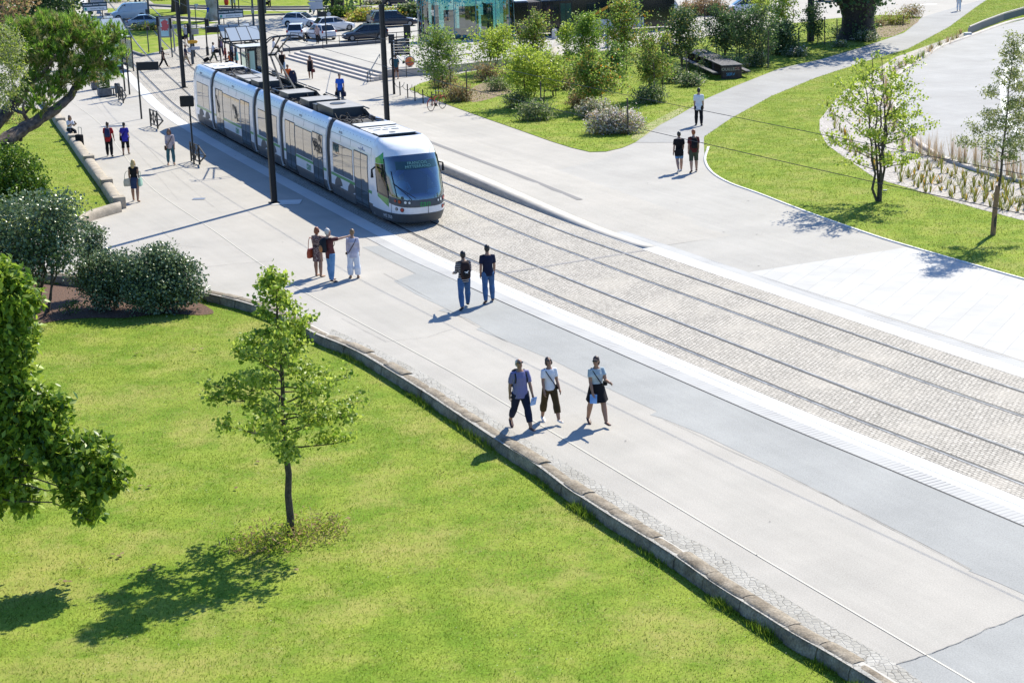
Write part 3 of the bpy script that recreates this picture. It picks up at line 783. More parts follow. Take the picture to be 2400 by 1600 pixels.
# ------------------------------------------------------------------ stone walls
random.seed(11)
def wall_profile(p, n, top=.03, dz=0.0):
    # n points to the lawn; profile from the lawn foot over the rounded top to the paving
    pr = [(.03, LZ - .1), (.035, LZ + .05), (.015, -.10), (-.03, top - .035), (-.10, top + .005), (-.22, top + .01), (-.34, top - .015), (-.42, -.02), (-.42, LZ)]
    return [p + n * a + V((0, 0, b + dz)) for a, b in pr]
wd = [P(x, y, 0) for x, y in WALL]
wd = catmull(wd, 40)
cum = [0]
for a, b in zip(wd[:-1], wd[1:]): cum.append(cum[-1] + (b - a).length)
def wpt(s):
    i = int(np.searchsorted(cum, s)) - 1
    i = max(0, min(i, len(wd) - 2))
    t = (s - cum[i]) / max(1e-6, cum[i + 1] - cum[i])
    p = wd[i].lerp(wd[i + 1], t)
    d = (wd[i + 1] - wd[i]).normalized()
    return p, V((d.y, -d.x, 0)) * (1 if d.y < 0 else 1)
mbw, mbm = MB(), MB()
s = 0
S1 = cum[-1]
step_pts = []
while s < S1 - .5:
    L = random.uniform(.75, 1.55)
    e = min(s + L, S1)
    dz, dn = random.gauss(0, .014), random.gauss(0, .010)
    rings = []
    k = 6
    for i in range(k + 1):
        p, n = wpt(s + .009 + (e - s - .018) * i / k)
        if n.x > 0 and n.y > 0: n = -n
        edge_in = .012 if i in (0, k) else 0
        rings.append([q - n * edge_in + V((0, 0, -edge_in * .8)) for q in wall_profile(p + n * (dn + random.gauss(0, .004)), n, .03 + dz)])
    mbw.loft(rings, cap=True)
    s = e
rings = []
for i in range(160):
    p, n = wpt(S1 * i / 159)
    if n.x > 0 and n.y > 0: n = -n
    rings.append(wall_profile(p - n * .05, n, .0))
mbm.loft(rings, cap=True)
wall = thing('stone_wall', 'long curved low stone wall with rounded top holding the promenade above the lawn', 'wall')
mbw.build('wall_blocks', MT['stone'], wall, smooth=True)
mbm.build('mortar', MT['mortar'], wall)

lw = thing('low_stone_wall', 'row of pale rounded kerb stones and square blocks beside the far left lawn', 'wall')
cen = [P(x, y, 0) for x, y in [(98, 232), (118, 258), (143, 296), (174, 337), (209, 387), (251, 444), (280, 487)]]
for i in range(len(cen) - 1):
    a, b = cen[i], cen[i + 1]
    d = (b - a).normalized()
    a2, b2 = a + d * .28, b - d * .28
    n = V((-d.y, d.x, 0))
    rings = []
    for k in range(8):
        p = a2.lerp(b2, k / 7)
        rings.append([p + n * (x * .26) + V((0, 0, z * .36 + random.gauss(0, .004))) for x, z in [(-1, 0), (-1, .55), (-.8, .85), (-.4, 1), (.4, 1), (.8, .85), (1, .55), (1, 0)]])
    MB().loft(rings).build('rounded_kerb', MT['stone_lw'], lw, smooth=True)
for c in cen[1:]:
    i = cen.index(c)
    d = (c - cen[i - 1]).normalized()
    MB().box((0, 0, 0), (.55, .5, .5)).build('square_block', MT['stone_lw'], lw, bevel=.02, loc=c + V((0, 0, .22)))
    lw.children[-1].rotation_euler.z = math.atan2(d.y, d.x)
rings = []
for k, (x, y) in enumerate([(284, 494), (262, 500), (238, 507), (215, 514), (196, 524), (180, 536)]):
    p = P(x, y, 0)
    d = V((-.95, -.3, 0)).normalized(); n = V((-d.y, d.x, 0))
    rings.append([p + n * (a * .30) + V((0, 0, z * .36)) for a, z in [(-1, 0), (-1, .5), (-.8, .85), (-.4, 1), (.4, 1), (.8, .85), (1, .5), (1, 0)]])
MB().loft(rings).build('rounded_kerb', MT['stone_lw'], lw, smooth=True)

# ------------------------------------------------------------------ foliage
def leaf_faces(pts, size, rs, up=.35, asp=.45, fold=.18, out=None, outw=.6, droop=0.0):
    """two-triangle folded leaves, one island each"""
    pts = np.asarray(pts, float); n = len(pts)
    d = rs.normal(size=(n, 3)); d /= np.linalg.norm(d, axis=1)[:, None]
    if out is not None: d = d * (1 - outw) + out * outw
    d[:, 2] -= droop
    d /= np.linalg.norm(d, axis=1)[:, None] + 1e-9
    nr = rs.normal(size=(n, 3)); nr[:, 2] += up * 3
    sd = np.cross(d, nr); sd /= np.linalg.norm(sd, axis=1)[:, None] + 1e-9
    nn = np.cross(sd, d)
    s = (size * rs.uniform(.65, 1.3, n))[:, None]
    a = pts - d * s * .5; b = pts + d * s * .5
    m1 = pts + sd * s * asp + nn * s * fold; m2 = pts - sd * s * asp + nn * s * fold
    vs = np.stack([a, m1, b, m2], 1).reshape(-1, 3)
    i = np.arange(n)[:, None] * 4
    fs = np.concatenate([i + [[0, 1, 2]], i + [[0, 2, 3]]], 0)
    return vs, fs

def crown(name, pts, size, mats, parent, rs, **kw):
    """mats: list of (material, share)"""
    vs, fs = leaf_faces(pts, size, rs, **kw)
    n = len(pts)
    if isinstance(mats, list):
        u = rs.uniform(size=n); mi = np.zeros(n, int); c = 0
        for k, (mm, sh) in enumerate(mats):
            mi[(u >= c) & (u < c + sh)] = k; c += sh
        mi = np.concatenate([mi, mi]); mm = [a for a, b in mats]
    else: mi, mm = None, mats
    return np_mesh(name, vs, fs, mm, parent, mi=mi)

def blob_points(blobs, n, rs, clump=.16, per=26, fill=.45, shell=.5):
    """leaf points in clusters on and inside ellipsoids: (centre, radii)"""
    vols = np.array([max(1e-3, (r[0] * r[1] + r[1] * r[2] + r[0] * r[2])) for c, r in blobs]); vols /= vols.sum()
    out, dirs = [], []
    for (c, r), v in zip(blobs, vols):
        m = max(2, int(n * v / per))
        d = rs.normal(size=(m, 3)); d /= np.linalg.norm(d, axis=1)[:, None]
        rad = np.where(rs.uniform(size=m) < shell, rs.uniform(.82, 1.02, m), rs.uniform(fill, 1, m))
        cc = np.array(c) + d * rad[:, None] * np.array(r)
        for k in range(m):
            q = rs.normal(0, clump, (per, 3)) * np.array([1, 1, .7])
            out.append(cc[k] + q); dirs.append(np.repeat(d[k:k + 1], per, 0))
    return np.concatenate(out), np.concatenate(dirs)

def limb(mb, a, b, r0, r1, rs, n=5, wob=.06, k=6):
    a, b = V(a), V(b); L = (b - a).length
    pts = [a.lerp(b, i / n) + V(rs.normal(0, wob * L / n, 3)) * (0 if i in (0,) else 1) for i in range(n + 1)]
    mb.tube(pts, [r0 + (r1 - r0) * i / n for i in range(n + 1)], k)
    return pts

def young_tree(loc, h, cr, leafm, label, n=2600, leaf=.085, trunk_r=.07, c0=.28, nb=26, seed=1, prof=None, name='young_tree', cat='tree', group=None, lean=(0, 0), barkm='bark', multi=0, tuft=.14, up=.3, asp=.42, sc_=1, rise=(.15, .75), keep=1.0, tw=.06):
    """trunk with limbs and twigs, leaves gathered at the twig ends; cr(t) crown radius at t of crown height"""
    rs = np.random.default_rng(seed)
    t = thing(name, label, cat, loc, 0, sc_, group)
    tr = MB(); lp = []
    prof = prof or (lambda q: math.sin(math.pi * min(1, .12 + q * .9)) ** .8)
    trunks = []
    if multi:
        for k in range(multi):
            a = 2 * math.pi * k / multi + rs.uniform(-.3, .3)
            sp = rs.uniform(.08, .34) * cr
            b = (math.cos(a) * sp, math.sin(a) * sp, h * rs.uniform(.72, .98))
            trunks.append(limb(tr, (math.cos(a) * .06, math.sin(a) * .06, -.03), b, trunk_r * .6, trunk_r * .12, rs, 9, .10))
    else:
        trunks.append(limb(tr, (0, 0, -.05), (lean[0], lean[1], h * .97), trunk_r, trunk_r * .12, rs, 12, tw, 8))
    for b in range(nb):
        tk = trunks[b % len(trunks)]
        q = (b + rs.uniform(0, 1)) / nb
        z = (c0 + (1 - c0) * q * .97) * h
        f = z / h * (len(tk) - 1); i = min(int(f), len(tk) - 2)
        o = tk[i].lerp(tk[i + 1], f - i)
        a = b * 2.399 + rs.uniform(-.5, .5)
        L = cr * prof(q) * rs.uniform(.62, 1.12)
        el = rs.uniform(*rise) * (.6 + .8 * q)
        d = V((math.cos(a), math.sin(a), el))
        e = o + d * L
        e.z = min(e.z, h * 1.0)
        pts = limb(tr, o, e, max(.006, trunk_r * .28 * (1 - q * .6)), .004, rs, 4, .12, 5)
        ns = max(3, int(L * 7))
        for s_ in range(ns):
            f = rs.uniform(.3, 1) * 4; i = min(int(f), 3)
            p = pts[i].lerp(pts[i + 1], f - i)
            dd = (d.normalized() * .6 + V(rs.normal(0, .6, 3))).normalized() * L * rs.uniform(.14, .38)
            dd.z = abs(dd.z) * .7 + .02
            limb(tr, p, p + dd, .006, .003, rs, 2, .1, 3)
            if rs.uniform() < keep:
                for u in (.35, .6, .8, 1.0): lp.append(p + dd * u)
    for tk in trunks:
        for i in range(int(len(tk) * .55), len(tk)): lp.append(tk[i])
    tr.build('trunk', MT[barkm], t, smooth=True)
    lp = np.array([tuple(p) for p in lp])
    k = rs.integers(0, len(lp), n)
    pts = lp[k] + rs.normal(0, tuft, (n, 3)) * np.array([1, 1, .75])
    pts[:, 2] = np.maximum(pts[:, 2], .15)
    crown('crown', pts, leaf, leafm, t, rs, up=up, asp=asp)
    return t

def shrub(loc, blobs, n, leaf, leafm, label, name='shrub', cat='shrub', group=None, stems=6, seed=1, barkm='bark', clump=.14, s=1, up=.3, asp=.42, fill=.45, spread=.5, per=26, droop=0.0, stem_r=.03, outw=.45):
    rs = np.random.default_rng(seed)
    t = thing(name, label, cat, loc, 0, s, group)
    st = MB()
    for k in range(stems):
        c, r = blobs[k % len(blobs)]
        a = rs.uniform(0, 6.28)
        base = V((c[0] * spread + rs.normal(0, .12), c[1] * spread + rs.normal(0, .12), -.03))
        tip = V(c) + V((math.cos(a) * r[0] * .6, math.sin(a) * r[1] * .6, r[2] * .4))
        pts = limb(st, base, tip, stem_r, .008, rs, 5, .12, 5)
        for j in range(3):
            limb(st, pts[2 + j % 3], V(c) + V(rs.normal(0, .5, 3)) * r[0], stem_r * .5, .005, rs, 3, .12, 4)
    if stems: st.build('stem', MT[barkm], t, smooth=True)
    pts, d = blob_points(blobs, n, rs, clump, fill=fill, per=per)
    k = pts[:, 2] > .02
    crown('foliage', pts[k], leaf, leafm, t, rs, up=up, asp=asp, out=d[k], outw=outw, droop=droop)
    return t

# --- young tree on the near lawn
young_tree(P(682, 1257, LZ), 5.95, 1.6, MT['leaf_young'], 'young broadleaf tree standing alone on the near lawn with a narrow pointed crown', n=7200, leaf=.098, trunk_r=.09, c0=.34, nb=50, seed=5, lean=(.05, .1), tuft=.09, tw=.035,
           prof=lambda q: (1.0 - q) ** .75 * .98 + .07 if q > .06 else .85, rise=(.0, .5), barkm='bark')
shrub(P(660, 1272, LZ), [((0, 0, .05), (.75, .5, .26)), ((.65, .35, .05), (.7, .55, .24)), ((-.5, -.2, .05), (.5, .4, .2))], 2600, .13, [(MT['leaf_light'], .6), (MT['straw'], .4)], 'tuft of tall grass and weeds around the foot of the lone young tree', 'grass_tuft', 'grass tuft', stems=0, seed=8, clump=.2, asp=.06, up=.6, outw=.15)

# --- trees of the right lawn
young_tree(P(2060, 473), 6.1, 1.95, MT['leaf_light'], 'multi stemmed young tree with thin yellow green foliage on the right lawn', n=4600, leaf=.11, trunk_r=.09, c0=.22, nb=46, seed=21, multi=6, tuft=.10, prof=lambda q: (.95 if q < .5 else .95 - (q - .5) * 1.55), rise=(.25, .8))
t_ = young_tree(P(2327, 552), 7.0, 1.45, MT['leaf_olive'], 'slender young tree with sparse olive leaves and a straight trunk on the right lawn', n=6500, leaf=.105, trunk_r=.065, c0=.36, nb=44, seed=33, tuft=.12, asp=.2, prof=lambda q: 1.0 - q * .82, rise=(.1, .7), lean=(.5, .1))
MB().tube([(0, 0, 0), (.05, .01, 1.0), (.12, .02, 1.75)], [.095, .09, .088], 10).build('trunk_wrap', mat('trunk_wrap', (.32, .19, .10), .9, col2=(.22, .13, .07), nscale=20), t_)

# --- magnolia in the near left corner (its trunk stands outside the frame)
tm = thing('magnolia_tree', 'big leaved dark magnolia tree reaching into the frame above the near lawn', 'tree', (0, 0, 0))
rs = np.random.default_rng(4)
mb_ = []
for px, py, dist, r in [(-20, 680, 35.6, .72), (30, 700, 35.2, .52), (-60, 800, 35.5, .8), (20, 790, 35.2, .58), (35, 860, 35.0, .40), (-30, 930, 35.3, .75), (60, 955, 35.0, .62), (110, 960, 34.8, .40), (-60, 1060, 35.2, .8), (40, 1050, 34.8, .55), (120, 1060, 34.4, .45), (215, 1075, 34.3, .58), (250, 1120, 34.2, .42), (200, 1140, 34.2, .52), (160, 1085, 34.4, .45), (30, 1130, 34.8, .48), (-30, 1170, 35, .42), (205, 1205, 34.2, .22), (60, 1180, 34.7, .22), (110, 1010, 34.7, .45)]:
    mb_.append((tuple(Q(px, py, dist)), (r, r, r * .85)))
pts, d = blob_points(mb_, 19000, rs, .09, per=9, fill=.5, shell=.7)
crown('crown', pts, .19, MT['leaf_magnolia'], tm, rs, up=.5, asp=.24, out=d, outw=.45, droop=.12, fold=.05)
trk = MB()
tb = P(-330, 1330, LZ)
top_ = tb + V((.4, .4, 3.0))
limb(trk, tb - V((0, 0, .1)), top_, .2, .15, rs, 6, .08, 8)
limb(trk, top_, Q(-60, 760, 35.5), .14, .05, rs, 6, .08, 7)
for c, r in mb_:
    a = tb.lerp(top_, .55) + V((.2, 0, .2))
    limb(trk, top_ if c[2] > 3 else a, c, .032, .010, rs, 6, .1, 5)
trk.build('trunk', MT['bark'], tm, smooth=True)

# --- glossy shrubs on the mulch bed
def PB(px, py, dist, rx, rz, ry=None):
    return (px, py, dist, rx, rz)
def rel(loc, L):
    ref = sum(l[2] for l in L) / len(L); k = loc.y / ref; out = []
    for px, py, dist, rx, rz in L:
        c = Q(px, py, loc.y + (dist - ref) * .7) - loc
        out.append(((c.x, c.y, c.z), (rx * k, rx * k * .9, rz * k)))
    return out
loc = P(60, 735, LZ)
shrub(loc, rel(loc, [PB(-40, 560, 55, 1.4, 1.2), PB(60, 530, 54.5, 1.3, 1.0), PB(130, 510, 54, .8, .75), PB(40, 610, 54, 1.2, .8), PB(150, 560, 53.5, .62, .6), PB(-60, 640, 54, 1.2, .9), PB(110, 600, 53.5, .7, .45)]), 19000, .105, MT['leaf_camellia'], 'tall dark glossy evergreen shrub with bare stems at the left edge of the mulch bed', seed=41, stems=10, clump=.2, spread=.5, stem_r=.05, fill=.45)
loc = P(205, 690, LZ)
shrub(loc, rel(loc, [PB(215, 555, 54.5, .38, .45), PB(205, 585, 54, .32, .3), PB(230, 590, 54.5, .25, .25)]), 2600, .085, MT['leaf_camellia'], 'small thin evergreen shrub on a slim stem between the glossy bushes', seed=42, stems=3, clump=.11, spread=.2, stem_r=.025)
loc = P(240, 722, LZ)
shrub(loc, rel(loc, [PB(235, 640, 52, .7, .55), PB(280, 660, 51.6, .55, .55), PB(200, 650, 52, .4, .35), PB(265, 615, 52, .4, .35), PB(245, 690, 51.5, .45, .4)]), 9000, .09, MT['leaf_camellia'], 'round glossy shrub left of the biggest bush on the mulch bed', seed=43, stems=7, clump=.17, spread=.6, fill=.4)
loc = P(370, 728, LZ)
shrub(loc, rel(loc, [PB(350, 650, 52, .8, .75), PB(385, 615, 52.2, .55, .5), PB(420, 655, 52, .6, .6), PB(305, 640, 52.2, .5, .5), PB(440, 680, 51.6, .4, .4), PB(380, 690, 51.4, .65, .45), PB(330, 690, 51.5, .5, .4)]), 18000, .09, MT['leaf_camellia'], 'wide dense glossy bush at the end of the curved stone wall', seed=44, stems=9, clump=.17, spread=.7, fill=.4)
loc = P(170, 738, LZ)
shrub(loc, [((0, 0, .22), (.3, .3, .25))], 300, .06, MT['leaf_mid'], 'low young bush on the front edge of the mulch bed', seed=45, stems=2, clump=.08)
loc = P(10, 490)
shrub(loc, rel(loc, [PB(20, 400, 70, 1.2, 1.0), PB(60, 420, 69.5, .8, .8), PB(-30, 390, 71, 1.4, 1.2), PB(30, 455, 69, 1.3, .7), PB(85, 460, 69, .5, .45)]), 14000, .11, MT['leaf_green'], 'dark green bush on the far left lawn under the pine', seed=46, stems=5, clump=.15, fill=.55)

# --- pine leaning over the left lawn
tp = thing('pine_tree', 'spreading pine with a crooked leaning trunk over the far left lawn', 'tree', (0, 0, 0))
rs = np.random.default_rng(9)
trk = MB()
def path(pts, r0, r1, k=9, mb=trk):
    W = catmull([Q(*p) for p in pts], 5)
    n = len(W)
    W = [p + V(rs.normal(0, .02, 3)) for p in W]
    mb.tube(W, [r0 + (r1 - r0) * i / (n - 1) for i in range(n)], k)
path([(-160, 460, 71.5), (-60, 370, 73), (10, 330, 74), (60, 300, 75), (120, 262, 76), (165, 225, 77), (200, 160, 78)], .42, .12)
path([(-120, 420, 73), (-40, 320, 75), (20, 260, 77), (60, 200, 78), (80, 150, 79), (95, 90, 79.5)], .38, .12)
path([(60, 212, 78), (95, 180, 77.5), (130, 130, 77)], .14, .05, 6)
path([(70, 290, 75.3), (55, 265, 75), (60, 235, 75)], .10, .04, 6)
path([(30, 255, 77), (60, 265, 76), (85, 230, 76)], .09, .03, 6)
path([(180, 205, 77), (215, 150, 78), (250, 120, 78)], .10, .04, 6)
path([(80, 160, 79), (140, 110, 79), (200, 90, 79)], .10, .04, 6)
path([(45, 300, 74.6), (48, 330, 74.6)], .10, .09, 6)
trk.build('trunk', MT['bark_pine'], tp, smooth=True)
bl = []
for px, py, dist, r in [(90, 75, 79, 1.0), (60, 110, 79, 1.0), (140, 85, 79, 1.1), (190, 70, 79, 1.0), (225, 90, 78.5, .95), (255, 105, 78.5, .7), (110, 130, 78, 1.0), (170, 125, 78, 1.1), (230, 135, 78, .8), (70, 160, 78, .8), (130, 165, 78, .9), (200, 160, 78, .8), (245, 165, 78, .5), (150, 195, 77, .7), (60, 215, 77, .6), (100, 235, 76, .7), (120, 205, 77, .6), (190, 190, 77.5, .5), (270, 85, 78.5, .45), (275, 120, 78, .4), (40, 80, 79.5, .8), (15, 110, 80, 1), (110, 60, 79.5, .8), (160, 55, 79.5, .7), (270, 165, 78, .35), (85, 255, 75.6, .35), (285, 140, 78, .3)]:
    bl.append((tuple(Q(px, py, dist)), (r, r, r * .7)))
def tufts(blobs, n, L, nn, wid, rs, up=.7):
    c, d = blob_points(blobs, n, rs, .12, per=4, fill=.55, shell=.7)
    m = len(c)
    ax = d * .55 + rs.normal(0, .35, (m, 3)); ax[:, 2] += up
    ax /= np.linalg.norm(ax, axis=1)[:, None]
    P0 = np.repeat(c, nn, 0); A = np.repeat(ax, nn, 0)
    D = A + rs.normal(0, .38, A.shape); D /= np.linalg.norm(D, axis=1)[:, None]
    S = np.cross(D, rs.normal(size=D.shape)); S /= np.linalg.norm(S, axis=1)[:, None]
    off = A * (rs.uniform(-.5, .5, (len(P0), 1)) * L)
    Ln = L * rs.uniform(.7, 1.2, (len(P0), 1))
    vs = np.stack([P0 + off - S * wid, P0 + off + S * wid, P0 + off + D * Ln], 1).reshape(-1, 3)
    return vs, np.arange(len(vs)).reshape(-1, 3), m
vs, fs, m_ = tufts(bl, 2800, .24, 20, .018, rs)
u = np.repeat((rs.uniform(size=m_) < .30).astype(int), 20)
np_mesh('crown', vs, fs, [MT['needle'], MT['needle_dry']], tp, mi=u)

tl = thing('feathery_tree', 'pale feathery leaved tree at the far left edge in front of the pine', 'tree', (0, 0, 0))
rs = np.random.default_rng(12)
bl = [(tuple(Q(px, py, dist)), (r, r, r * .9)) for px, py, dist, r in [(0, 100, 72, .8), (25, 120, 71.5, .6), (-10, 160, 71, .9), (35, 175, 71, .5), (20, 205, 70.5, .5), (-20, 215, 71, .8), (45, 150, 71, .35), (10, 240, 70.5, .35)]]
pts, d = blob_points(bl, 4200, rs, .14, per=14, fill=.5)
crown('crown', pts, .14, [(MT['leaf_greygreen'], .5), (MT['leaf_light'], .5)], tl, rs, asp=.13, up=.2, out=d, outw=.35, droop=.3)
trk = MB(); path([(-140, 430, 70), (-90, 330, 70.5), (-30, 230, 71), (0, 130, 72)], .22, .06, mb=trk)
trk.build('trunk', MT['bark'], tl, smooth=True)
loc = P(25, 290)
shrub(loc, [((0, 0, .3), (.9, .5, .3)), ((1.0, .2, .25), (.6, .4, .25)), ((-1.2, 0, .3), (.8, .5, .35))], 900, .09, [(MT['leaf_mid'], .5), (MT['leaf_brown'], .5)], 'low green and brown plants behind the pine trunk', 'low_plants', 'plants', stems=0, seed=47)

# --- dark trees behind the pine
def big_tree(name, label, loc, blobs, n, leaf, leafm, trunk, seed, barkm='bark_dark', clump=.4, per=20, group=None, fill=.55):
    rs = np.random.default_rng(seed)
    t = thing(name, label, 'tree', (0, 0, 0), group=group)
    pts, d = blob_points(blobs, n, rs, clump, per=per, fill=fill, shell=.7)
    crown('crown', pts, leaf, leafm, t, rs, up=.3, asp=.4, out=d, outw=.4)
    trk = MB()
    loc = V(loc)
    r0, r1, hh = trunk
    top = loc + V((0, 0, hh))
    n_ = 8
    trk.tube([loc.lerp(top, i / n_) + V(rs.normal(0, .05, 3)) * (i > 0) for i in range(n_ + 1)], [r0 * (1.35 - .0 * i if i == 0 else 1) + (r1 - r0) * i / n_ for i in range(n_ + 1)], 12)
    for c, r in blobs[:9]: limb(trk, top - V((0, 0, hh * .1)), c, r1 * .5, .04, rs, 6, .1, 6)
    trk.build('trunk', MT[barkm], t, smooth=True)
    return t
g0 = P(100, 42)
big_tree('evergreen_tree', 'dense dark evergreen tree beyond the pine at the top left', g0, [(tuple(Q(px, py, dd)), (r, r, r)) for px, py, dd, r in [(100, 20, 150, 2.6), (60, 10, 150, 2.4), (140, 8, 150, 2), (100, -30, 151, 3.2), (50, -30, 151, 3), (150, -25, 151, 2), (130, 32, 149, 1.5), (70, 32, 149, 1.6)]], 5200, .3, MT['leaf_shade'], (.4, .3, 3), 51)
big_tree('brown_tree', 'brown leaved tree at the top left corner', P(5, 60), [(tuple(Q(px, py, dd)), (r, r, r)) for px, py, dd, r in [(10, 15, 142, 2.4), (-30, 10, 142, 2.6), (30, 30, 141, 1.4), (0, -30, 143, 2.8), (15, 45, 141, .8)]], 2800, .26, [(MT['leaf_brown'], .8), (MT['leaf_mid'], .2)], (.35, .25, 3), 52)
loc = P(150, 25)
shrub(loc, [((0, 0, .8), (1.0, 1, .9)), ((.8, 0, .6), (.8, .8, .6))], 700, .2, MT['leaf_light'], 'sunlit bush right of the dark evergreen at the top left', seed=53, stems=3, clump=.25)
loc = P(298, 4)
shrub(loc, [((0, 0, .5), (2.2, 1, .7)), ((2.5, 0, .4), (1.6, .8, .6)), ((-1.8, 0, .4), (1.2, .8, .5))], 1300, .2, MT['leaf_light'], 'low sunny bush at the top edge above the white van', seed=54, stems=0, clump=.25)

# --- plane trees and a dark tree on the far lawns (crowns above the frame)
def far_tree(px, py, r, label, barkm, seed, name='plane_tree', hh=6.5, leafm='leaf_mid', cr=4.6, low=None):
    b = P(px, py)
    bl = []
    rs = np.random.default_rng(seed)
    for k in range(9):
        a = k * 2.4
        bl.append(((b.x + math.cos(a) * cr * .55, b.y + math.sin(a) * cr * .55, hh + 1.2 + (k % 3) * 2.0), (cr * .5, cr * .5, cr * .4)))
    for q in low or []: bl.append(q)
    return big_tree(name, label, b, bl, 2600, .42, MT[leafm], (r, r * .75, hh), seed, barkm, clump=.7)
far_tree(500, 48, .55, 'plane tree with pale patchy bark beside the person in white trousers', 'bark_plane', 61)
far_tree(434, 33, .40, 'brown trunked tree on the median lawn, the right one of two beside the black pole', 'bark', 62, 'lawn_tree')
far_tree(411, 28, .30, 'thin trunked tree half hidden by the black pole on the median lawn', 'bark', 63, 'lawn_tree')
b = P(792, 32)
far_tree(792, 32, .62, 'dark conifer with drooping branches beside the yellow flower bed', 'bark_dark', 64, 'conifer_tree', 6, 'leaf_shade', 4.6, low=[(tuple(Q(825, 8, b.y - 2)), (1.0, .8, 1.0)), (tuple(Q(765, 4, b.y - 2)), (.8, .8, .8)), (tuple(Q(815, 18, b.y - 2.5)), (.5, .5, .7)), (tuple(Q(800, -5, b.y - 2)), (2.4, 1, .8))])
for k, (px, py) in enumerate([(560, -35), (650, -45), (720, -40), (480, -30), (840, -30)]):
    far_tree(px, py, .4, ['tall park tree beyond the top edge, second from the left', 'tall park tree beyond the top edge, middle of the row', 'tall park tree beyond the top edge, second from the right', 'tall park tree beyond the top edge, leftmost of the row', 'tall park tree beyond the top edge, rightmost of the row'][k], 'bark', 70 + k, 'park_tree', 5)

# --- the huge old tree at the top right
ob = P(2010, 92)
rs = np.random.default_rng(81)
bt = thing('old_tree', 'huge old tree with a thick dark forked trunk beside the footpath', 'tree', (0, 0, 0))
trk = MB()
k_ = 16
rings = []
for i, (z, r, dx) in enumerate([(-.1, 1.55, 0), (.25, 1.3, 0), (.8, 1.1, 0), (1.5, 1.05, -.03), (2.2, 1.2, -.1), (2.9, 1.5, -.15), (3.4, 1.7, -.1), (4.2, 1.4, 0)]):
    rings.append([ob + V((dx + r * (1 + .08 * math.sin(5 * a + i * .4) + .05 * math.sin(9 * a)) * math.cos(a), r * .8 * (1 + .07 * math.sin(4 * a)) * math.sin(a), z)) for a in [2 * math.pi * j / k_ for j in range(k_)]])
trk.loft(rings)
for e, r in (((-2.6, .3, 5.4), .7), ((2.4, 0, 6), .7), ((0, 1, 7), .7), ((.3, -.6, 6.6), .6)):
    limb(trk, ob + V((e[0] * .32, 0, 2.6)), ob + V(e), r, .25, rs, 5, .08, 9)
trk.build('trunk', MT['bark_dark'], bt, smooth=True)
bl = []
for k in range(16):
    a = k * 2.4; rr = 2.2 + (k % 4) * 1.1
    bl.append(((ob.x + math.cos(a) * rr, ob.y + math.sin(a) * rr, 6.4 + (k % 5) * 1.3), (2.2, 2.2, 1.5)))
for dx, dy, z in [(-5, -3, 7.5), (-7.5, -2, 8), (-9.5, 1, 8.5), (-6, 2, 9), (-3, -5, 7), (-11, -1, 9), (-8, -5, 8)]:
    bl.append(((ob.x + dx, ob.y + dy, z), (2.3, 2.2, 1.2)))
bl += [(tuple(Q(1952, 2, ob.y - 1.5)), (.9, .8, .55)), (tuple(Q(2062, 8, ob.y - 1.5)), (.7, .7, .6)), (tuple(Q(2040, -6, ob.y - 2)), (1.2, .8, .6)), (tuple(Q(1985, -4, ob.y - 1.5)), (.9, .6, .4))]
pts, d = blob_points(bl, 9000, rs, .45, per=20, fill=.5)
crown('crown', pts, .30, MT['leaf_shade'], bt, rs, out=d, outw=.4)
pts = np.array([tuple(ob + V((math.cos(a) * 1.1, -abs(math.sin(a)) * .9, z))) for a, z in zip(rs.uniform(0, 6.28, 40), rs.uniform(.2, 3.4, 40))])
pts = np.repeat(pts, 12, 0) + rs.normal(0, .2, (480, 3))
crown('ivy', pts, .16, MT['leaf_shade'], bt, rs)

# --- young trees in groups on the plaza lawn
def grove(px, py, top, wpx, leafm, label, n, seed, stems=3, stakes=(), name='young_tree', leaf=.13, skirt=.26, grp='young trees on the plaza lawn'):
    b = P(px, py); dist = b.y
    rs = np.random.default_rng(seed)
    hz = Q(px, top, dist).z
    wr = wpx / F * dist / 2
    t = thing(name, label, 'tree', b, group=grp)
    tr = MB(); lp = []
    for k in range(stems):
        a = rs.uniform(0, 6.28)
        o = V((rs.normal(0, wr * .28), rs.normal(0, wr * .35), -.03))
        tp_ = o + V((rs.normal(0, .12), rs.normal(0, .12), hz * (1 if k == 0 else rs.uniform(.68, .97))))
        pts = limb(tr, o, tp_, .035, .008, rs, 8, .07, 5)
        nb = max(10, int(30 * hz / 4))
        for i in range(nb):
            q = skirt + (1 - skirt) * rs.uniform(0, 1)
            f = q * 8; j = min(int(f), 7)
            p = pts[j].lerp(pts[j + 1], f - j)
            an = rs.uniform(0, 6.28)
            L = wr * rs.uniform(.35, 1.55) * (math.sin(math.pi * min(1, .25 + .68 * (q - skirt) / (1 - skirt))) ** .7)
            e = p + V((math.cos(an) * L, math.sin(an) * L, L * rs.uniform(.1, .8)))
            e.z = min(e.z, hz)
            bp = limb(tr, p, e, .012, .004, rs, 2, .1, 3)
            for u in (.4, .65, .85, 1): lp.append(p.lerp(e, u))
        lp += pts[4:]
    tr.build('trunk', MT['bark'], t, smooth=True)
    lp = np.array([tuple(p) for p in lp])
    n = int(n * 1.65)
    pts = lp[rs.integers(0, len(lp), n)] + rs.normal(0, .15, (n, 3))
    pts[:, 2] = np.maximum(pts[:, 2], hz * .12)
    crown('crown', pts, leaf, leafm, t, rs, up=.25, asp=.38, droop=.2)
    return t
AU = [(MT['leaf_autumn'], .55), (MT['leaf_maple'], .45)]
AO = [(MT['leaf_maple'], .62), (MT['petal_orange'], .06), (MT['leaf_autumn'], .32)]
grove(1055, 225, 68, 100, [(MT['leaf_maple'], .75), (MT['leaf_greygreen'], .25)], 'bushy young tree with silvery green leaves nearest the bicycle racks', 3000, 101, 4, leaf=.12)
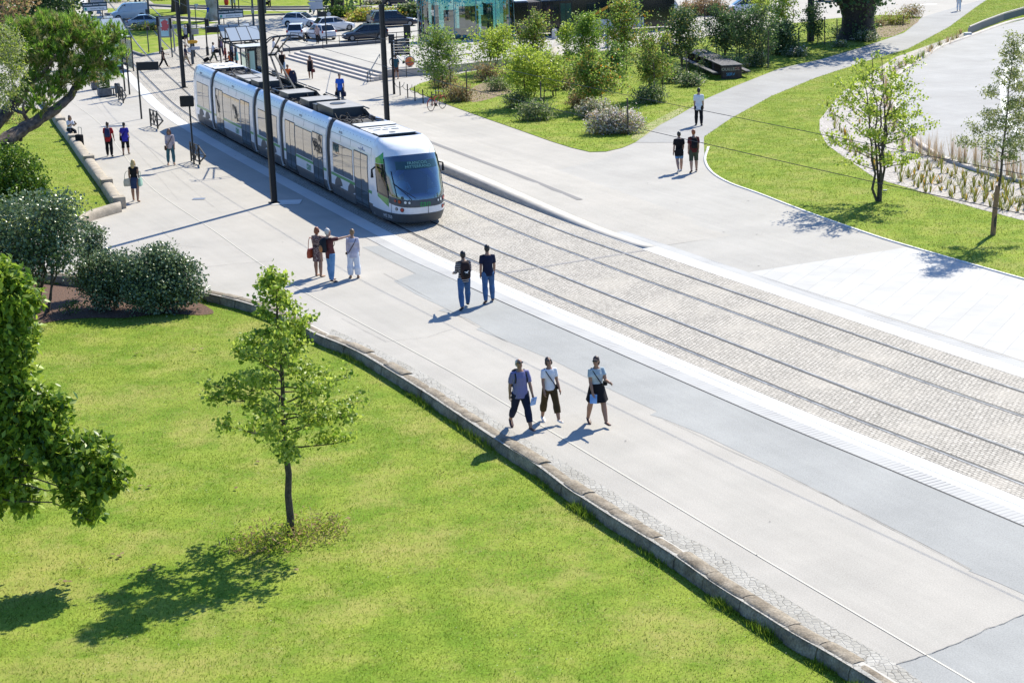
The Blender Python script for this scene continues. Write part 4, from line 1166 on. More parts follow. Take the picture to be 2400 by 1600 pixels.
grove(1160, 170, 66, 96, MT['leaf_light'], 'bright green rounded young tree in front of the glass pavilion', 2200, 102, 4)
grove(1255, 250, 108, 112, MT['leaf_light'], 'broad bright yellow green young tree beside a grey plant clump', 3000, 103, 4)
grove(1252, 165, 30, 72, AU, 'tall young tree with reddish green leaves before the dark building', 1900, 104, 3)
grove(1325, 190, 62, 34, MT['leaf_light'], 'very slim young tree tied to a dark stake', 600, 105, 1)
grove(1372, 182, 36, 80, MT['leaf_maple'], 'tall narrow fresh green young tree before the white bus', 2300, 106, 3)
grove(1400, 255, 118, 104, AO, 'low wide young tree with orange tinged top above the white flowering clump', 3200, 107, 5)
grove(1470, 170, 8, 92, AO, 'tall young tree with orange shoots at its top', 2900, 108, 3)
grove(1525, 232, 66, 66, AU, 'narrow young tree beside a tall bare stake', 2100, 109, 4)
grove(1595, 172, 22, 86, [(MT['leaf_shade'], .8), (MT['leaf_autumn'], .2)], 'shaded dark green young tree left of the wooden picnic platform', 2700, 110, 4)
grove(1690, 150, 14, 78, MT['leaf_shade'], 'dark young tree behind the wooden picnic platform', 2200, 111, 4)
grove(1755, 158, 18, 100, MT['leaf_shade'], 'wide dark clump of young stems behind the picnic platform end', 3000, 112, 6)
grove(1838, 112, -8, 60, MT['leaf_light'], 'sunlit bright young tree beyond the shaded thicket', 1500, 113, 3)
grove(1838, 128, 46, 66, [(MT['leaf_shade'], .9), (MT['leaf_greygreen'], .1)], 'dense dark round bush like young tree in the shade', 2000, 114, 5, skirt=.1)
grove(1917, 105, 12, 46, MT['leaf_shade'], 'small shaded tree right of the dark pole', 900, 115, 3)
grove(1785, 60, -30, 60, MT['leaf_light'], 'young tree at the top edge beyond the shaded thicket', 900, 116, 3)
grove(1430, 205, 100, 60, MT['leaf_mid'], 'small dark young tree between two taller ones', 1200, 117, 3)
grove(1300, 225, 120, 50, AU, 'thin brownish young tree behind the bright yellow green one', 900, 118, 3)

def stake(px, py, top, name='tree_stake', label=None, m_='stake', r=.04):
    b = P(px, py); h = Q(px, top, b.y).z
    o = tag(MB().tube([(0, 0, -.02), (.01, 0, h)], [r, r * .9], 7).build(name, MT[m_], loc=b), label, 'stake', 'stakes among the young trees')
    o.rotation_euler = (R(random.uniform(-2, 2)), R(random.uniform(-3, 3)), 0)
    return o
for px, py, tp_, lb in [(1095, 238, 165, 'wooden stake beside the silvery young tree near the bicycle racks'), (1268, 268, 190, 'wooden stake beside the broad yellow green young tree'), (1323, 196, 134, 'dark stake holding the very slim young tree'), (1472, 316, 230, 'wooden stake at the white flowering clump'), (1536, 236, 148, 'tall pale stake beside the narrow young tree'), (1610, 193, 120, 'leaning stake in front of the shaded young tree'), (1800, 160, 70, 'thin stake in the shaded thicket beside the path'), (1870, 124, 66, 'leaning stake left of the dark pole in the shade'), (1933, 105, 40, 'pair stake right of the dark pole'), (1962, 107, 45, 'leaning stake near the old tree'), (2116, 62, 36, 'stake in the small round bed at the end of the footpath'), (2144, 32, 18, 'farthest stake at the tip of the lawn'), (1860, 44, 22, 'stake beside the sunlit tree')]:
    stake(px, py, tp_, label=lb)

def clump(px, py, wpx, hpx, mats, label, n, seed, leaf=.14, asp=.2, name='plant_clump', cat='plants', flowers=None):
    b = P(px, py); k = b.y / F
    rx, h = wpx * k / 2, hpx * k / .97
    bl = [((dx * rx * .55, (dx ** 2) * .1 - .05 * rx, h * .4), (rx * .6, rx * .55, h * .62)) for dx in (-.9, 0, .9)]
    t = shrub(b, bl, int(n * 1.7), leaf, mats, label, name, cat, 'plant clumps under the young trees', stems=0, seed=seed, clump=.2, up=0, asp=asp, fill=.2, outw=.4, per=14)
    if flowers:
        rs = np.random.default_rng(seed + 7)
        p, d = blob_points(bl, flowers[1], rs, .12, per=6, fill=.9)
        k_ = p[:, 2] > .1
        crown('flowers', p[k_], .09, flowers[0], t, rs, up=.5, asp=.5)
    return t
BR = [(MT['leaf_brown'], .75), (MT['leaf_greygreen'], .25)]
GG = [(MT['leaf_greygreen'], .6), (MT['leaf_mid'], .4)]
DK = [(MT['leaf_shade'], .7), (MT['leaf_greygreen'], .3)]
PW = MT['petal_white']
for a in [(1040, 205, 50, 32, BR, 'brown dry grass clump nearest the bicycle racks', 900, 201), (1075, 238, 62, 38, BR, 'reddish brown plant clump at the foot of the silvery young tree', 1200, 202), (1145, 190, 58, 36, BR, 'brown grassy clump in front of the pavilion', 1000, 203), (1168, 213, 46, 26, GG, 'small grey green clump behind the broad bright tree', 700, 204),
          (1215, 252, 52, 36, GG, 'grey green plant clump left of the broad bright tree', 1000, 205), (1255, 282, 72, 42, GG, 'large grey green clump in front of the broad bright tree', 1500, 206), (1318, 210, 58, 34, BR, 'brown green clump at the stake of the very slim tree', 1000, 207), (1362, 240, 44, 34, GG, 'dark grey clump left of the white flowers', 900, 208),
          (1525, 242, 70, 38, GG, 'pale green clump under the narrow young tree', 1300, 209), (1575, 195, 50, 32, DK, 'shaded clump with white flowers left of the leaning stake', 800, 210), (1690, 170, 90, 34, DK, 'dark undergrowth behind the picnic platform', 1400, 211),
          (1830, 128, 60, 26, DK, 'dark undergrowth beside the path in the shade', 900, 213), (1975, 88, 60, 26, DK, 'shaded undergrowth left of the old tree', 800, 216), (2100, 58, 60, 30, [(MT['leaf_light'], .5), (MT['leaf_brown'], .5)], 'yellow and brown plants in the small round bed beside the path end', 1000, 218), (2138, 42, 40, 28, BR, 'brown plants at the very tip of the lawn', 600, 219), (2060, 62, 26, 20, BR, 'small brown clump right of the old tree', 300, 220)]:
    clump(*a)
clump(1440, 312, 118, 52, [(MT['leaf_greygreen'], .5), (PW, .25), (MT['leaf_brown'], .25)], 'big white flowering clump at the corner of the plaza lawn', 3000, 212, flowers=(PW, 1500))
clump(1392, 276, 66, 38, [(MT['leaf_greygreen'], .7), (PW, .15), (MT['leaf_brown'], .15)], 'pale speckled clump left of the big white flowering clump', 1500, 223, flowers=(PW, 300))
clump(1360, 252, 40, 30, BR, 'small brown grassy clump behind the pale speckled one', 700, 224)
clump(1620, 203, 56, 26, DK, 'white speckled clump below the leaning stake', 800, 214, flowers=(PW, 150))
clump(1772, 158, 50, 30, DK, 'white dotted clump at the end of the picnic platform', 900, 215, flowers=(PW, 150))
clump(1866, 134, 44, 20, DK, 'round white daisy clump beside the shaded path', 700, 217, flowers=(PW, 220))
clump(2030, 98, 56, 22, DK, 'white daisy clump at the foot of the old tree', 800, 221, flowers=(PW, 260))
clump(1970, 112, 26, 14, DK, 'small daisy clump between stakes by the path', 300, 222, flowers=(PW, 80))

# flower bed behind the cars, flower row on the roundabout, dry grass verge
clump(880, 48, 120, 24, [(MT['petal_yellow'], .4), (MT['leaf_light'], .6)], 'long yellow flower bed behind the parked cars', 2400, 231, leaf=.22, asp=.3, flowers=(MT['petal_yellow'], 700))
clump(800, 40, 70, 20, [(MT['leaf_mid'], .8), (MT['leaf_light'], .2)], 'green planting under the drooping conifer', 900, 232, leaf=.22, asp=.3)
clump(960, 44, 60, 34, [(MT['leaf_mid'], .5), (MT['leaf_greygreen'], .5)], 'green shrubs left of the glass pavilion', 1200, 235, leaf=.25, asp=.4)
clump(345, 71, 70, 12, [(MT['leaf_greygreen'], .6), (MT['leaf_light'], .4)], 'strip of orange and pale flowers on the roundabout lawn', 900, 233, leaf=.16, asp=.3, flowers=(MT['petal_orange'], 420))
clump(1655, 36, 110, 34, [(MT['straw'], .85), (MT['leaf_brown'], .15)], 'band of tall straw coloured grass beside the bus lane', 2200, 234, leaf=.3, asp=.06)
clump(885, 10, 60, 8, [(PW, .5), (MT['leaf_greygreen'], .5)], 'patch of white flowers on the far lawn', 400, 236, leaf=.25, asp=.4)

# --- planting in the gravel bed
rs = np.random.default_rng(301)
def tuft(px, py, h, n, mats, label, seed, spread=.10, wid=.012, tip=0.0, name='grass_tuft', grp='small plants in the gravel bed'):
    r_ = np.random.default_rng(seed)
    a = r_.uniform(0, 6.28, n); le = np.abs(r_.normal(0, spread, n))
    b = np.stack([np.cos(a) * le * .3, np.sin(a) * le * .3, np.zeros(n)], 1)
    hh = h * r_.uniform(.6, 1.1, n)
    tp_ = b + np.stack([np.cos(a) * le * 1.2, np.sin(a) * le * 1.2, hh], 1)
    s_ = np.stack([-np.sin(a), np.cos(a), np.zeros(n)], 1) * wid
    md = b * .5 + tp_ * .5 + np.array([0, 0, .06])
    vs = np.stack([b - s_, b + s_, md + s_ * .8, tp_, md - s_ * .8], 1).reshape(-1, 3)
    i = np.arange(n)[:, None] * 5
    fs = np.concatenate([i + [[0, 1, 2]], i + [[0, 2, 4]], i + [[4, 2, 3]]])
    mi = None; mm = mats
    if isinstance(mats, list):
        u = (r_.uniform(size=n) < mats[1][1]).astype(int); mi = np.concatenate([u, u, u]); mm = [mats[0][0], mats[1][0]]
    o = np_mesh(name, vs, fs, mm, mi=mi)
    o.location = P(px, py, .03)
    return tag(o, label, 'plant', grp)
LBL = 'small upright green tuft growing in the pale gravel bed'
MT['lily'] = leafmat('lily', (.12, .17, .03), (.28, .28, .06), .4, .6)
for row, (x0, y0, x1, y1, n) in enumerate([(2120, 432, 2420, 506, 19), (2135, 420, 2420, 492, 18), (2145, 410, 2420, 478, 17), (2150, 398, 2420, 464, 16), (2170, 386, 2420, 450, 15), (1938, 250, 2000, 365, 11), (1955, 300, 2060, 400, 12), (1975, 230, 2070, 340, 9), (2040, 350, 2140, 420, 9)]):
    for i in range(n):
        t = (i + rs.uniform(-.3, .3)) / (n - 1)
        px, py = x0 + (x1 - x0) * t + rs.normal(0, 5), y0 + (y1 - y0) * t + rs.normal(0, 3)
        h = rs.uniform(.22, .55)
        tuft(px, py, h, 16, [(MT['lily'], .85), (MT['petal_orange'], .07)], LBL, int(rs.integers(1e6)), .15, .016)
for i in range(16):
    t = i / 15
    px, py = 2120 + 270 * t + rs.normal(0, 4), 350 + 72 * t + rs.normal(0, 3)
    tuft(px, py, rs.uniform(.9, 1.4), 55, MT['straw'], 'tall straw coloured feather grass along the lower road edge', int(rs.integers(1e6)), .2, .006, name='feather_grass', grp='feather grasses along the road edge')
    tuft(px + 3, py + 4, .45, 26, [(MT['leaf_greygreen'], .6), (MT['straw'], .4)], 'low grey green tuft along the lower road edge', int(rs.integers(1e6)), .22, name='grass_tuft', grp='low tufts along the lower road edge')
for i in range(9):
    t = i / 8
    tuft(2075 + 20 * t + rs.normal(0, 6), 190 + 120 * t, rs.uniform(.6, 1.1), 45, MT['straw'], 'straw coloured feather grass behind the multi stemmed tree', int(rs.integers(1e6)), .2, .007, name='feather_grass', grp='feather grasses behind the multi stemmed tree')
for i in range(13):
    t = i / 12
    px, py = 2095 + 160 * t + rs.normal(0, 3), 172 - 92 * t + rs.normal(0, 2)
    tuft(px, py, rs.uniform(.4, .6), 40, [(MT['leaf_mid'], .6), (MT['straw'], .4)] if i % 3 else [(MT['straw'], .8), (MT['leaf_brown'], .2)], 'rounded grass tuft beside the upper road kerb', int(rs.integers(1e6)), .28, .014, grp='rounded tufts beside the upper road kerb')
# ------------------------------------------------------------------ tram
MT['tram_white'] = mat('tram_white', (.80, .81, .82), .28, coat=.5, col2=(.74, .75, .76), nscale=1.2, fine=.03, fscale=9)
MT['tram_dark'] = mat('tram_skirt', (.055, .065, .075), .5, col2=(.08, .085, .09), nscale=2)
MT['tram_green'] = mat('tram_green', (.02, .30, .045), .3, coat=.4)
def side_glass():
    mt = bpy.data.materials.new('tram_window'); mt.use_nodes = True
    n, l, b = nodes_of(mt)
    b.inputs['Base Color'].default_value = (.42, .41, .39, 1)
    b.inputs['Metallic'].default_value = .9
    b.inputs['Roughness'].default_value = .03
    tc = n.new('ShaderNodeTexCoord')
    tx = n.new('ShaderNodeTexNoise'); tx.inputs['Scale'].default_value = .9; tx.inputs['Detail'].default_value = 2
    l.new(tc.outputs['Object'], tx.inputs['Vector'])
    bp = n.new('ShaderNodeBump'); bp.inputs['Strength'].default_value = .06; bp.inputs['Distance'].default_value = .1
    l.new(tx.outputs[0], bp.inputs['Height']); l.new(bp.outputs[0], b.inputs['Normal'])
    return mt
MT['tram_glass'] = side_glass()
MT['tram_cabglass'] = mat('tram_cab_glass', (.012, .016, .02), .04, spec=.9)
MT['bellows'] = mat('bellows', (.10, .09, .085), .75, col2=(.07, .065, .06), nscale=3)
MT['roof_lid'] = mat('roof_lid', (.36, .345, .315), .6, col2=(.28, .27, .25), nscale=1.5, fine=.08, fscale=14)
MT['roof_box'] = mat('roof_box', (.03, .036, .042), .5)
MT['roof_panel'] = mat('roof_panel', (.70, .69, .66), .5, col2=(.58, .575, .55), nscale=1.5)
MT['roof_deck'] = mat('roof_deck', (.045, .05, .055), .7, col2=(.07, .07, .07), nscale=2)
MT['door_low'] = mat('door_lower_glass', (.03, .045, .055), .08, spec=.8)
MT['door_grey'] = mat('door_seam', (.02, .022, .025), .5)
MT['lamp_red'] = mat('lamp_red', (.35, .015, .01), .15, spec=.8)
MT['lamp_clear'] = mat('lamp_clear', (.75, .75, .72), .1, spec=.9)
MT['led'] = mat('led_text', (.15, .36, .34), .5)
MT['display'] = mat('destination_panel', (.03, .075, .095), .2)
MT['cab_blue'] = mat('cab_interior_blue', (.012, .06, .22), .5)
MT['logo_green'] = mat('logo_green', (.01, .26, .10), .4)
TL = 32.4
fr, rr = V((-3.05, 66.27, 0)), V((-15.32, 96.25, 0))
tdir = (fr - rr).normalized()
tram = thing('tram', 'white and green articulated tram with five cars standing on the left track', 'tram', fr - tdir * TL, math.atan2(-tdir.x, tdir.y))
def xs(z):
    return float(np.interp(z, [.15, .5, 1.9, 2.35, 2.75, 3.02, 3.12], [1.13, 1.2, 1.2, 1.175, 1.10, .985, .88]))
ZS = [.18, .3, .5, .62, 1.0, 1.5, 1.9, 2.2, 2.35, 2.55, 2.75, 2.9, 3.02, 3.1]
def side(mb, y0, y1, z0, z1, eps, mi=0, sgn=(1, -1), ny=1):
    zz = [z0] + [z for z in ZS if z0 + .01 < z < z1 - .01] + [z1]
    for s_ in sgn:
        vs, fs = [], []
        for z in zz:
            for i in range(ny + 1):
                vs.append((s_ * (xs(z) + eps), y0 + (y1 - y0) * i / ny, z))
        for a in range(len(zz) - 1):
            for i in range(ny):
                q = [a * (ny + 1) + i, a * (ny + 1) + i + 1, (a + 1) * (ny + 1) + i + 1, (a + 1) * (ny + 1) + i]
                fs.append(tuple(q))
        mb.add(vs, fs, mi)
        # edges back to the body so that the panel has thickness
        n_ = len(zz)
        for i in (0, ny):
            vs2, fs2 = [], []
            for z in zz: vs2 += [(s_ * (xs(z) + eps), y0 + (y1 - y0) * i / ny, z), (s_ * (xs(z) - .03), y0 + (y1 - y0) * i / ny, z)]
            for a in range(n_ - 1): fs2.append((2 * a, 2 * a + 1, 2 * a + 3, 2 * a + 2))
            mb.add(vs2, fs2, mi)
    return mb
def body_ring(y, grow=0.0, zb=.18):
    pts = [(xs(z) + grow, z) for z in [zb, .3, .5, 1.0, 1.9, 2.35, 2.55, 2.75, 2.9, 3.02, 3.1]]
    pts += [(.84 + grow, 3.13), (.80, 3.10), (.80, 2.98)]
    return [V((x, y, z)) for x, z in pts] + [V((-x, y, z)) for x, z in reversed(pts)]
def carbody(name, y0, y1, win, doors, arches, front=0):
    b = empty(name, parent=tram)
    MB().loft([body_ring(y0), body_ring(y1)]).build('shell', [MT['tram_white']], b, smooth=True)
    sk = MB(); side(sk, y0 + .01, y1 - .01, .18, .60, .004); sk.build('skirt', MT['tram_dark'], b)
    dk_ = MB().box((0, (y0 + y1) / 2, 2.985), (1.58, y1 - y0 - .1, .02)); dk_.build('roof_deck', MT['roof_deck'], b)
    seam = MB()
    for w0, w1 in win:
        for s_ in (1, -1): side(MB(), w0, w1, 1.12, 2.30, .008, ny=6, sgn=(s_,)).build('window', MT['tram_glass'], b, smooth=True)
        k = max(1, int(round((w1 - w0) / 1.35)))
        for i in range(1, k):
            y = w0 + (w1 - w0) * i / k
            side(seam, y - .014, y + .014, 1.12, 2.30, .011)
        side(seam, w0 - .03, w1 + .03, 2.30, 2.33, .006); side(seam, w0 - .03, w0, 1.1, 2.30, .006); side(seam, w1, w1 + .03, 1.1, 2.30, .006)
    for d0, d1 in doors:
        for s_ in (1, -1): d_ = side(MB(), d0, d1, .30, 2.36, .010, ny=4, sgn=(s_,)).build('door', MT['tram_glass'], b, smooth=True)
        for y in (d0, (d0 + d1) / 2, d1): side(seam, y - .02, y + .02, .30, 2.38, .014)
        side(seam, d0, d1, 2.36, 2.40, .012)
        side(seam, d0 - .1, d1 + .1, .20, .30, .03)
        for s_ in (1, -1):
            for q0, q1 in ((d0 + .04, (d0 + d1) / 2 - .04), ((d0 + d1) / 2 + .04, d1 - .04)): side(MB(), q0, q1, .34, .95, .016, sgn=(s_,)).build('door_panel', MT['door_low'], b)
    e = [y0 + .05] + sorted([q for d in doors for q in d]) + [y1 - .05]
    for a, c in zip(e[::2], e[1::2]):
        if c - a > .25:
            for s_ in (1, -1): side(MB(), a, c, .975, 1.085, .009, sgn=(s_,)).build('green_band', MT['tram_green'], b)
    for ya in arches:
        for s_ in (1, -1):
            ar = MB()
            prof = [(-.62, .2), (-.58, .5), (-.44, .80), (-.20, .97), (.20, .97), (.44, .80), (.58, .5), (.62, .2)]
            vs = [(s_ * (xs(z) + .010), ya + dy, z) for dy, z in prof] + [(s_ * (xs(z) - .05), ya + dy, z) for dy, z in prof]
            n_ = len(prof)
            ar.add(vs, [tuple(range(n_))] + [(i, i + 1, n_ + i + 1, n_ + i) for i in range(n_ - 1)])
            ar.build('wheel_arch', MT['tram_dark'], b)
        for s_ in (1, -1): MB().tube([(s_ * .66, ya, .34), (s_ * .80, ya, .34)], .33, 18).build('wheel', MT['grey_metal'], b)
    # panel seams and small marks along the cornice
    n_ = max(2, int((y1 - y0) / 1.3))
    for i in range(n_ + 1):
        y = y0 + .06 + (y1 - y0 - .12) * i / n_
        side(seam, y - .006, y + .006, 2.42, 2.70, .004)
    side(seam, y0 + .05, y1 - .05, 2.695, 2.708, .004)
    for i in range(int((y1 - y0) / .42)):
        y = y0 + .25 + i * .42
        side(seam, y - .014, y + .014, 2.90, 2.93, .005)
    seam.build('seam', MT['door_grey'], b)
    mk = MB()
    for i in range(int((y1 - y0) / 2.2)):
        y = y0 + 1.0 + i * 2.2
        side(mk, y, y + .28, 2.705, 2.722, .007)
    mk.build('roof_trim', MT['sign_white'], b)
    return b
def yy(d): return TL - d
cars = [
    carbody('car_body', yy(7.75), yy(2.5), [(yy(7.35), yy(4.85))], [(yy(4.6), yy(2.95))], [yy(6.75), yy(5.05)]),
    carbody('car_body', yy(14.7), yy(8.35), [(yy(12.75), yy(10.35))], [(yy(14.3), yy(12.85)), (yy(10.2), yy(8.8))], []),
    carbody('car_body', yy(19.2), yy(15.3), [(yy(18.8), yy(15.7))], [], [yy(18.05), yy(16.45)]),
    carbody('car_body', yy(27.4), yy(19.8), [(yy(25.4), yy(22.2))], [(yy(26.9), yy(25.5)), (yy(22.0), yy(20.4))], []),
    carbody('car_body', yy(31.2), yy(28.0), [(yy(30.9), yy(28.4))], [], [yy(30.2), yy(28.9)]),
]
cars[0]['label'] = 'front car with the driver cab'
for j in (8.05, 15.0, 19.5, 27.7):
    rings = []
    for i in range(13):
        y = yy(j) - .31 + .62 * i / 12
        rings.append([p for p in body_ring(y, -.05 - (.035 if i % 2 else 0), .24)])
    MB().loft(rings).build('bellows', MT['bellows'], tram)
# tail of the tram
MB().loft([body_ring(yy(31.2)), [V((p.x * .97, p.y - .6, p.z * .985)) for p in body_ring(yy(31.2))], [V((p.x * .86, p.y - 1.1, .18 + (p.z - .18) * .86)) for p in body_ring(yy(31.2))]]).build('rear_cab', MT['tram_white'], tram, smooth=True)

# cab
def cab_pt(t, z, off=0.0):
    """t in -90..90 degrees around the nose, z height"""
    W = float(np.interp(z, [.18, .5, 1.9, 2.5, 2.8, 3.0, 3.12], [1.13, 1.2, 1.2, 1.155, 1.08, .98, .87]))
    yf = TL - float(np.interp(z, [.18, .55, .85, 1.2, 1.9, 2.4, 2.6, 2.8, 2.95, 3.06, 3.12], [.22, .02, 0, .06, .40, .72, .88, 1.08, 1.35, 1.75, 2.2]))
    y0 = TL - 2.5
    n_ = 2.9
    c, s_ = max(0, math.cos(R(t))), math.sin(R(t))
    x = W * math.copysign(abs(s_) ** (2 / n_), s_)
    y = y0 + (yf - y0) * c ** (2 / n_)
    p = V((x, y, z))
    if off:
        nrm = V((x / W ** 2 * 1.2, (y - y0) / max(.3, (yf - y0)) ** 2 * 1.4, .10 if z < 1.1 else .45)).normalized()
        p = p + nrm * off
    return p
def cab_patch(name, t0, t1, z0, z1, m_, off=.006, nt=24, nz=12, parent=None, thick=0):
    f0 = z0 if callable(z0) else (lambda t: z0)
    f1 = z1 if callable(z1) else (lambda t: z1)
    mb = MB(); vs, fs = [], []
    for j in range(nz + 1):
        for i in range(nt + 1):
            t = t0 + (t1 - t0) * i / nt
            a, b = f0(t), f1(t)
            vs.append(cab_pt(t, a + (b - a) * j / nz, off))
    for j in range(nz):
        for i in range(nt):
            q = j * (nt + 1) + i
            fs.append((q, q + 1, q + nt + 2, q + nt + 1))
    mb.add(vs, fs)
    return mb.build(name, m_, parent, smooth=True)
cabe = empty('driver_cab', parent=tram)
ws0 = lambda t: 1.06 + .10 * (t / 60) ** 2
ws1 = lambda t: 2.62 - .10 * (t / 60) ** 2
TW = 59
cab_patch('shell', -90, 90, .50, lambda t: ws0(t) if abs(t) < TW else 1.2, MT['tram_white'], 0, 60, 8, cabe)
cab_patch('shell', -90, 90, lambda t: ws1(t) if abs(t) < TW else 2.42, 3.12, MT['tram_white'], 0, 60, 10, cabe)
for s_ in (-1, 1):
    cab_patch('corner_post', s_ * TW, s_ * 90, 1.18, 2.45, MT['tram_white'], 0, 16, 8, cabe)
    cab_patch('cab_window', s_ * (TW + .6), s_ * 83, lambda t: 1.04 + .09 * abs(abs(t) - TW) / 24, lambda t: 2.22 + .06 * abs(abs(t) - 83) / 24, MT['tram_cabglass'], .008, 14, 8, cabe)
    cab_patch('green_panel', s_ * (TW + .6), s_ * 82, lambda t: 2.24 + .06 * abs(abs(t) - 82) / 28, lambda t: 2.40 + .30 * (1 - abs(abs(t) - TW) / 24), MT['tram_green'], .009, 14, 5, cabe)
    cab_patch('green_panel', s_ * (TW + .6), s_ * 82, lambda t:   .72 + .30 * abs(abs(t) - TW) / 24, lambda t: 1.05 + .09 * abs(abs(t) - TW) / 27, MT['tram_green'], .009, 14, 5, cabe)
cab_patch('cab_skirt', -90, 90, .18, .50, MT['tram_dark'], 0, 60, 4, cabe)
cab_patch('skirt_face', -90, 90, .30, .53, MT['tram_dark'], .012, 60, 3, cabe)
cab_patch('lamp_panel', -TW, TW, lambda t: .78 + .12 * (abs(t) / TW) ** 3, lambda t: ws0(t) - .005, MT['tram_dark'], .010, 40, 5, cabe)
cab_patch('windscreen', -TW, TW, lambda t: ws0(t), lambda t: ws1(t), MT['shield_glass'], .004, 40, 16, cabe)
fb = MB()
for t in (-TW, TW):
    for j in range(14):
        z = 1.06 + 1.40 * j / 14; fb.bar(cab_pt(t, z, .006), cab_pt(t, z + .1, .006), .05, .014)
fb.build('windscreen_frame', MT['door_grey'], cabe)
# interior
it = MB()
it.box((0, TL - 2.45, 1.45), (2.0, .05, 2.2))
it.box((0, TL - 1.75, .45), (1.9, 1.4, .1))
it.build('cab_wall', MT['cab_blue'], cabe)
arc = MB()
for k, (rad, zc, th) in enumerate([(1.0, 1.05, .10)]):
    pts = [V((math.cos(a) * .92, TL - 1.0 - .32 * math.sin(a), 1.10 + math.sin(a) * 1.0)) for a in [math.pi * i / 20 for i in range(21)]]
    arc.tube(pts, th, 8)
arc.box((0, TL - .85, .98), (1.5, .75, .18))
arc.tube([(-.7, TL - .66, 1.08), (.7, TL - .66, 1.08)], .08, 8)
arc.build('dashboard', mat('dashboard_blue', (.02, .12, .42), .45), cabe)
dsk = MB(); dsk.box((.55, TL - .62, 1.22), (.42, .04, .26), M=Matrix.Translation((-.55, TL - .60, 1.22)) @ Matrix.Rotation(R(-30), 4, 'X'))
dsk.build('white_sheet', MT['sign_white'], cabe)
# lamps, plates and lettering
def on_nose(t, z, off=.014):
    p = cab_pt(t, z, off); tx = (cab_pt(t + 1, z, off) - cab_pt(t - 1, z, off)).normalized(); tz = (cab_pt(t, z + .03, off) - cab_pt(t, z - .03, off)).normalized()
    # local x to the viewer's right when looking at the nose
    return frame(p, -tx, tz)
def lamp(t, z, r, m_, name):
    M = on_nose(t, z, .012)
    mb = MB(); n_ = 16
    for rr_, zz_, mi in ((r, 0, 0), ):
        mb.prism([(math.cos(2 * math.pi * k / n_) * r, math.sin(2 * math.pi * k / n_) * r) for k in range(n_)], -.01, .02, 0, M)
    mb.prism([(math.cos(2 * math.pi * k / n_) * r * 1.22, math.sin(2 * math.pi * k / n_) * r * 1.22) for k in range(n_)], -.012, .012, 1, M)
    mb.build(name, [m_, MT['door_grey']], cabe, bevel=0)
for s_ in (-1, 1):
    lamp(s_ * 37, .99, .066, MT['lamp_red'], 'tail_light'); lamp(s_ * 26, .975, .052, MT['lamp_clear'], 'headlight'); lamp(s_ * 19, .965, .042, MT['lamp_clear'], 'headlight')
    lamp(s_ * 45, 1.01, .05, MT['lamp_red'], 'tail_light')
    lamp(s_ * 33, .69, .066, MT['lamp_red'], 'tail_light'); lamp(s_ * 44, .71, .05, MT['grey_metal'], 'fog_lamp')
text_mesh('tram_logo', 'tan', .34, on_nose(0, .90, .018), MT['tram_green'], cabe, .004, shear=.25)
text_mesh('fleet_number', 'M2 353', .20, on_nose(62, .36, .026), MT['sign_white'], cabe, .003)
dp = cab_patch('destination_panel', -34, 34, 2.12, 2.40, MT['display'], .012, 16, 4, cabe)
for i, tx in enumerate(('FRANCOIS', 'MITTERRAND')):
    text_mesh('destination_text', tx, .165, on_nose(0, 2.325 - .125 * i, .024), MT['led'], cabe, .002)
wp = MB()
p0 = [cab_pt(t, z, .035) for t, z in ((14, 1.06), (22, 1.25), (33, 1.45), (44, 1.62))]
wp.tube(p0, .014, 6); wp.tube([cab_pt(t, z, .03) for t, z in ((8, 1.10), (20, 1.30), (44, 1.62))], .012, 6)
wp.tube([cab_pt(t, z, .03) for t, z in ((41, 1.12), (43.5, 1.6), (45, 2.05))], .012, 6)
wp.build('wiper', MT['black'], cabe)
cab_patch('seam_line', 54, 54.6, .30, 1.1, MT['door_grey'], .013, 1, 8, cabe)
cab_patch('seam_line', -54.6, -54, .30, 1.1, MT['door_grey'], .013, 1, 8, cabe)
cab_patch('seam_line', -2.6, -2.1, .53, .8, MT['door_grey'], .008, 1, 4, cabe)
for s_ in (1, -1): MB().tube([(s_ * 1.22, TL - 1.95, 2.1), (s_ * 1.42, TL - 1.75, 2.05), (s_ * 1.42, TL - 1.75, 1.75)], [.03, .035, .06], 8).build('mirror', MT['black'], cabe)
def side_text(body, size, y, z, m_, sgn=1, **kw):
    x = xs(z) + .016
    M = frame(V((sgn * x, y, z)), (0, sgn, 0), (0, 0, 1))
    text_mesh('lettering', body, size, M, m_, cars[0], **kw)
for s_ in (1, -1):
    side_text('tan', .5, yy(10.95), .80, MT['logo_green'], s_, shear=.25)
    side_text('tan', .5, yy(22.9), .80, MT['logo_green'], s_, shear=.25)
    for d in (6.5, 12.1, 23.6, 30.2): side_text('M2 353', .13, yy(d), 2.80, MT['tram_dark'], s_)
MB().add([(xs(2.55) + .01, yy(3.75), 2.46), (xs(2.55) + .01, yy(3.6), 2.46), (xs(2.6) + .012, yy(3.62), 2.66), (xs(2.6) + .012, yy(3.70), 2.56)], [(0, 1, 2, 3)]).build('blue_emblem', mat('emblem_blue', (.04, .12, .35), .4), cars[0])
side_text('Nantes  Metropole', .10, yy(3.7), 2.52, MT['sign_grey'])
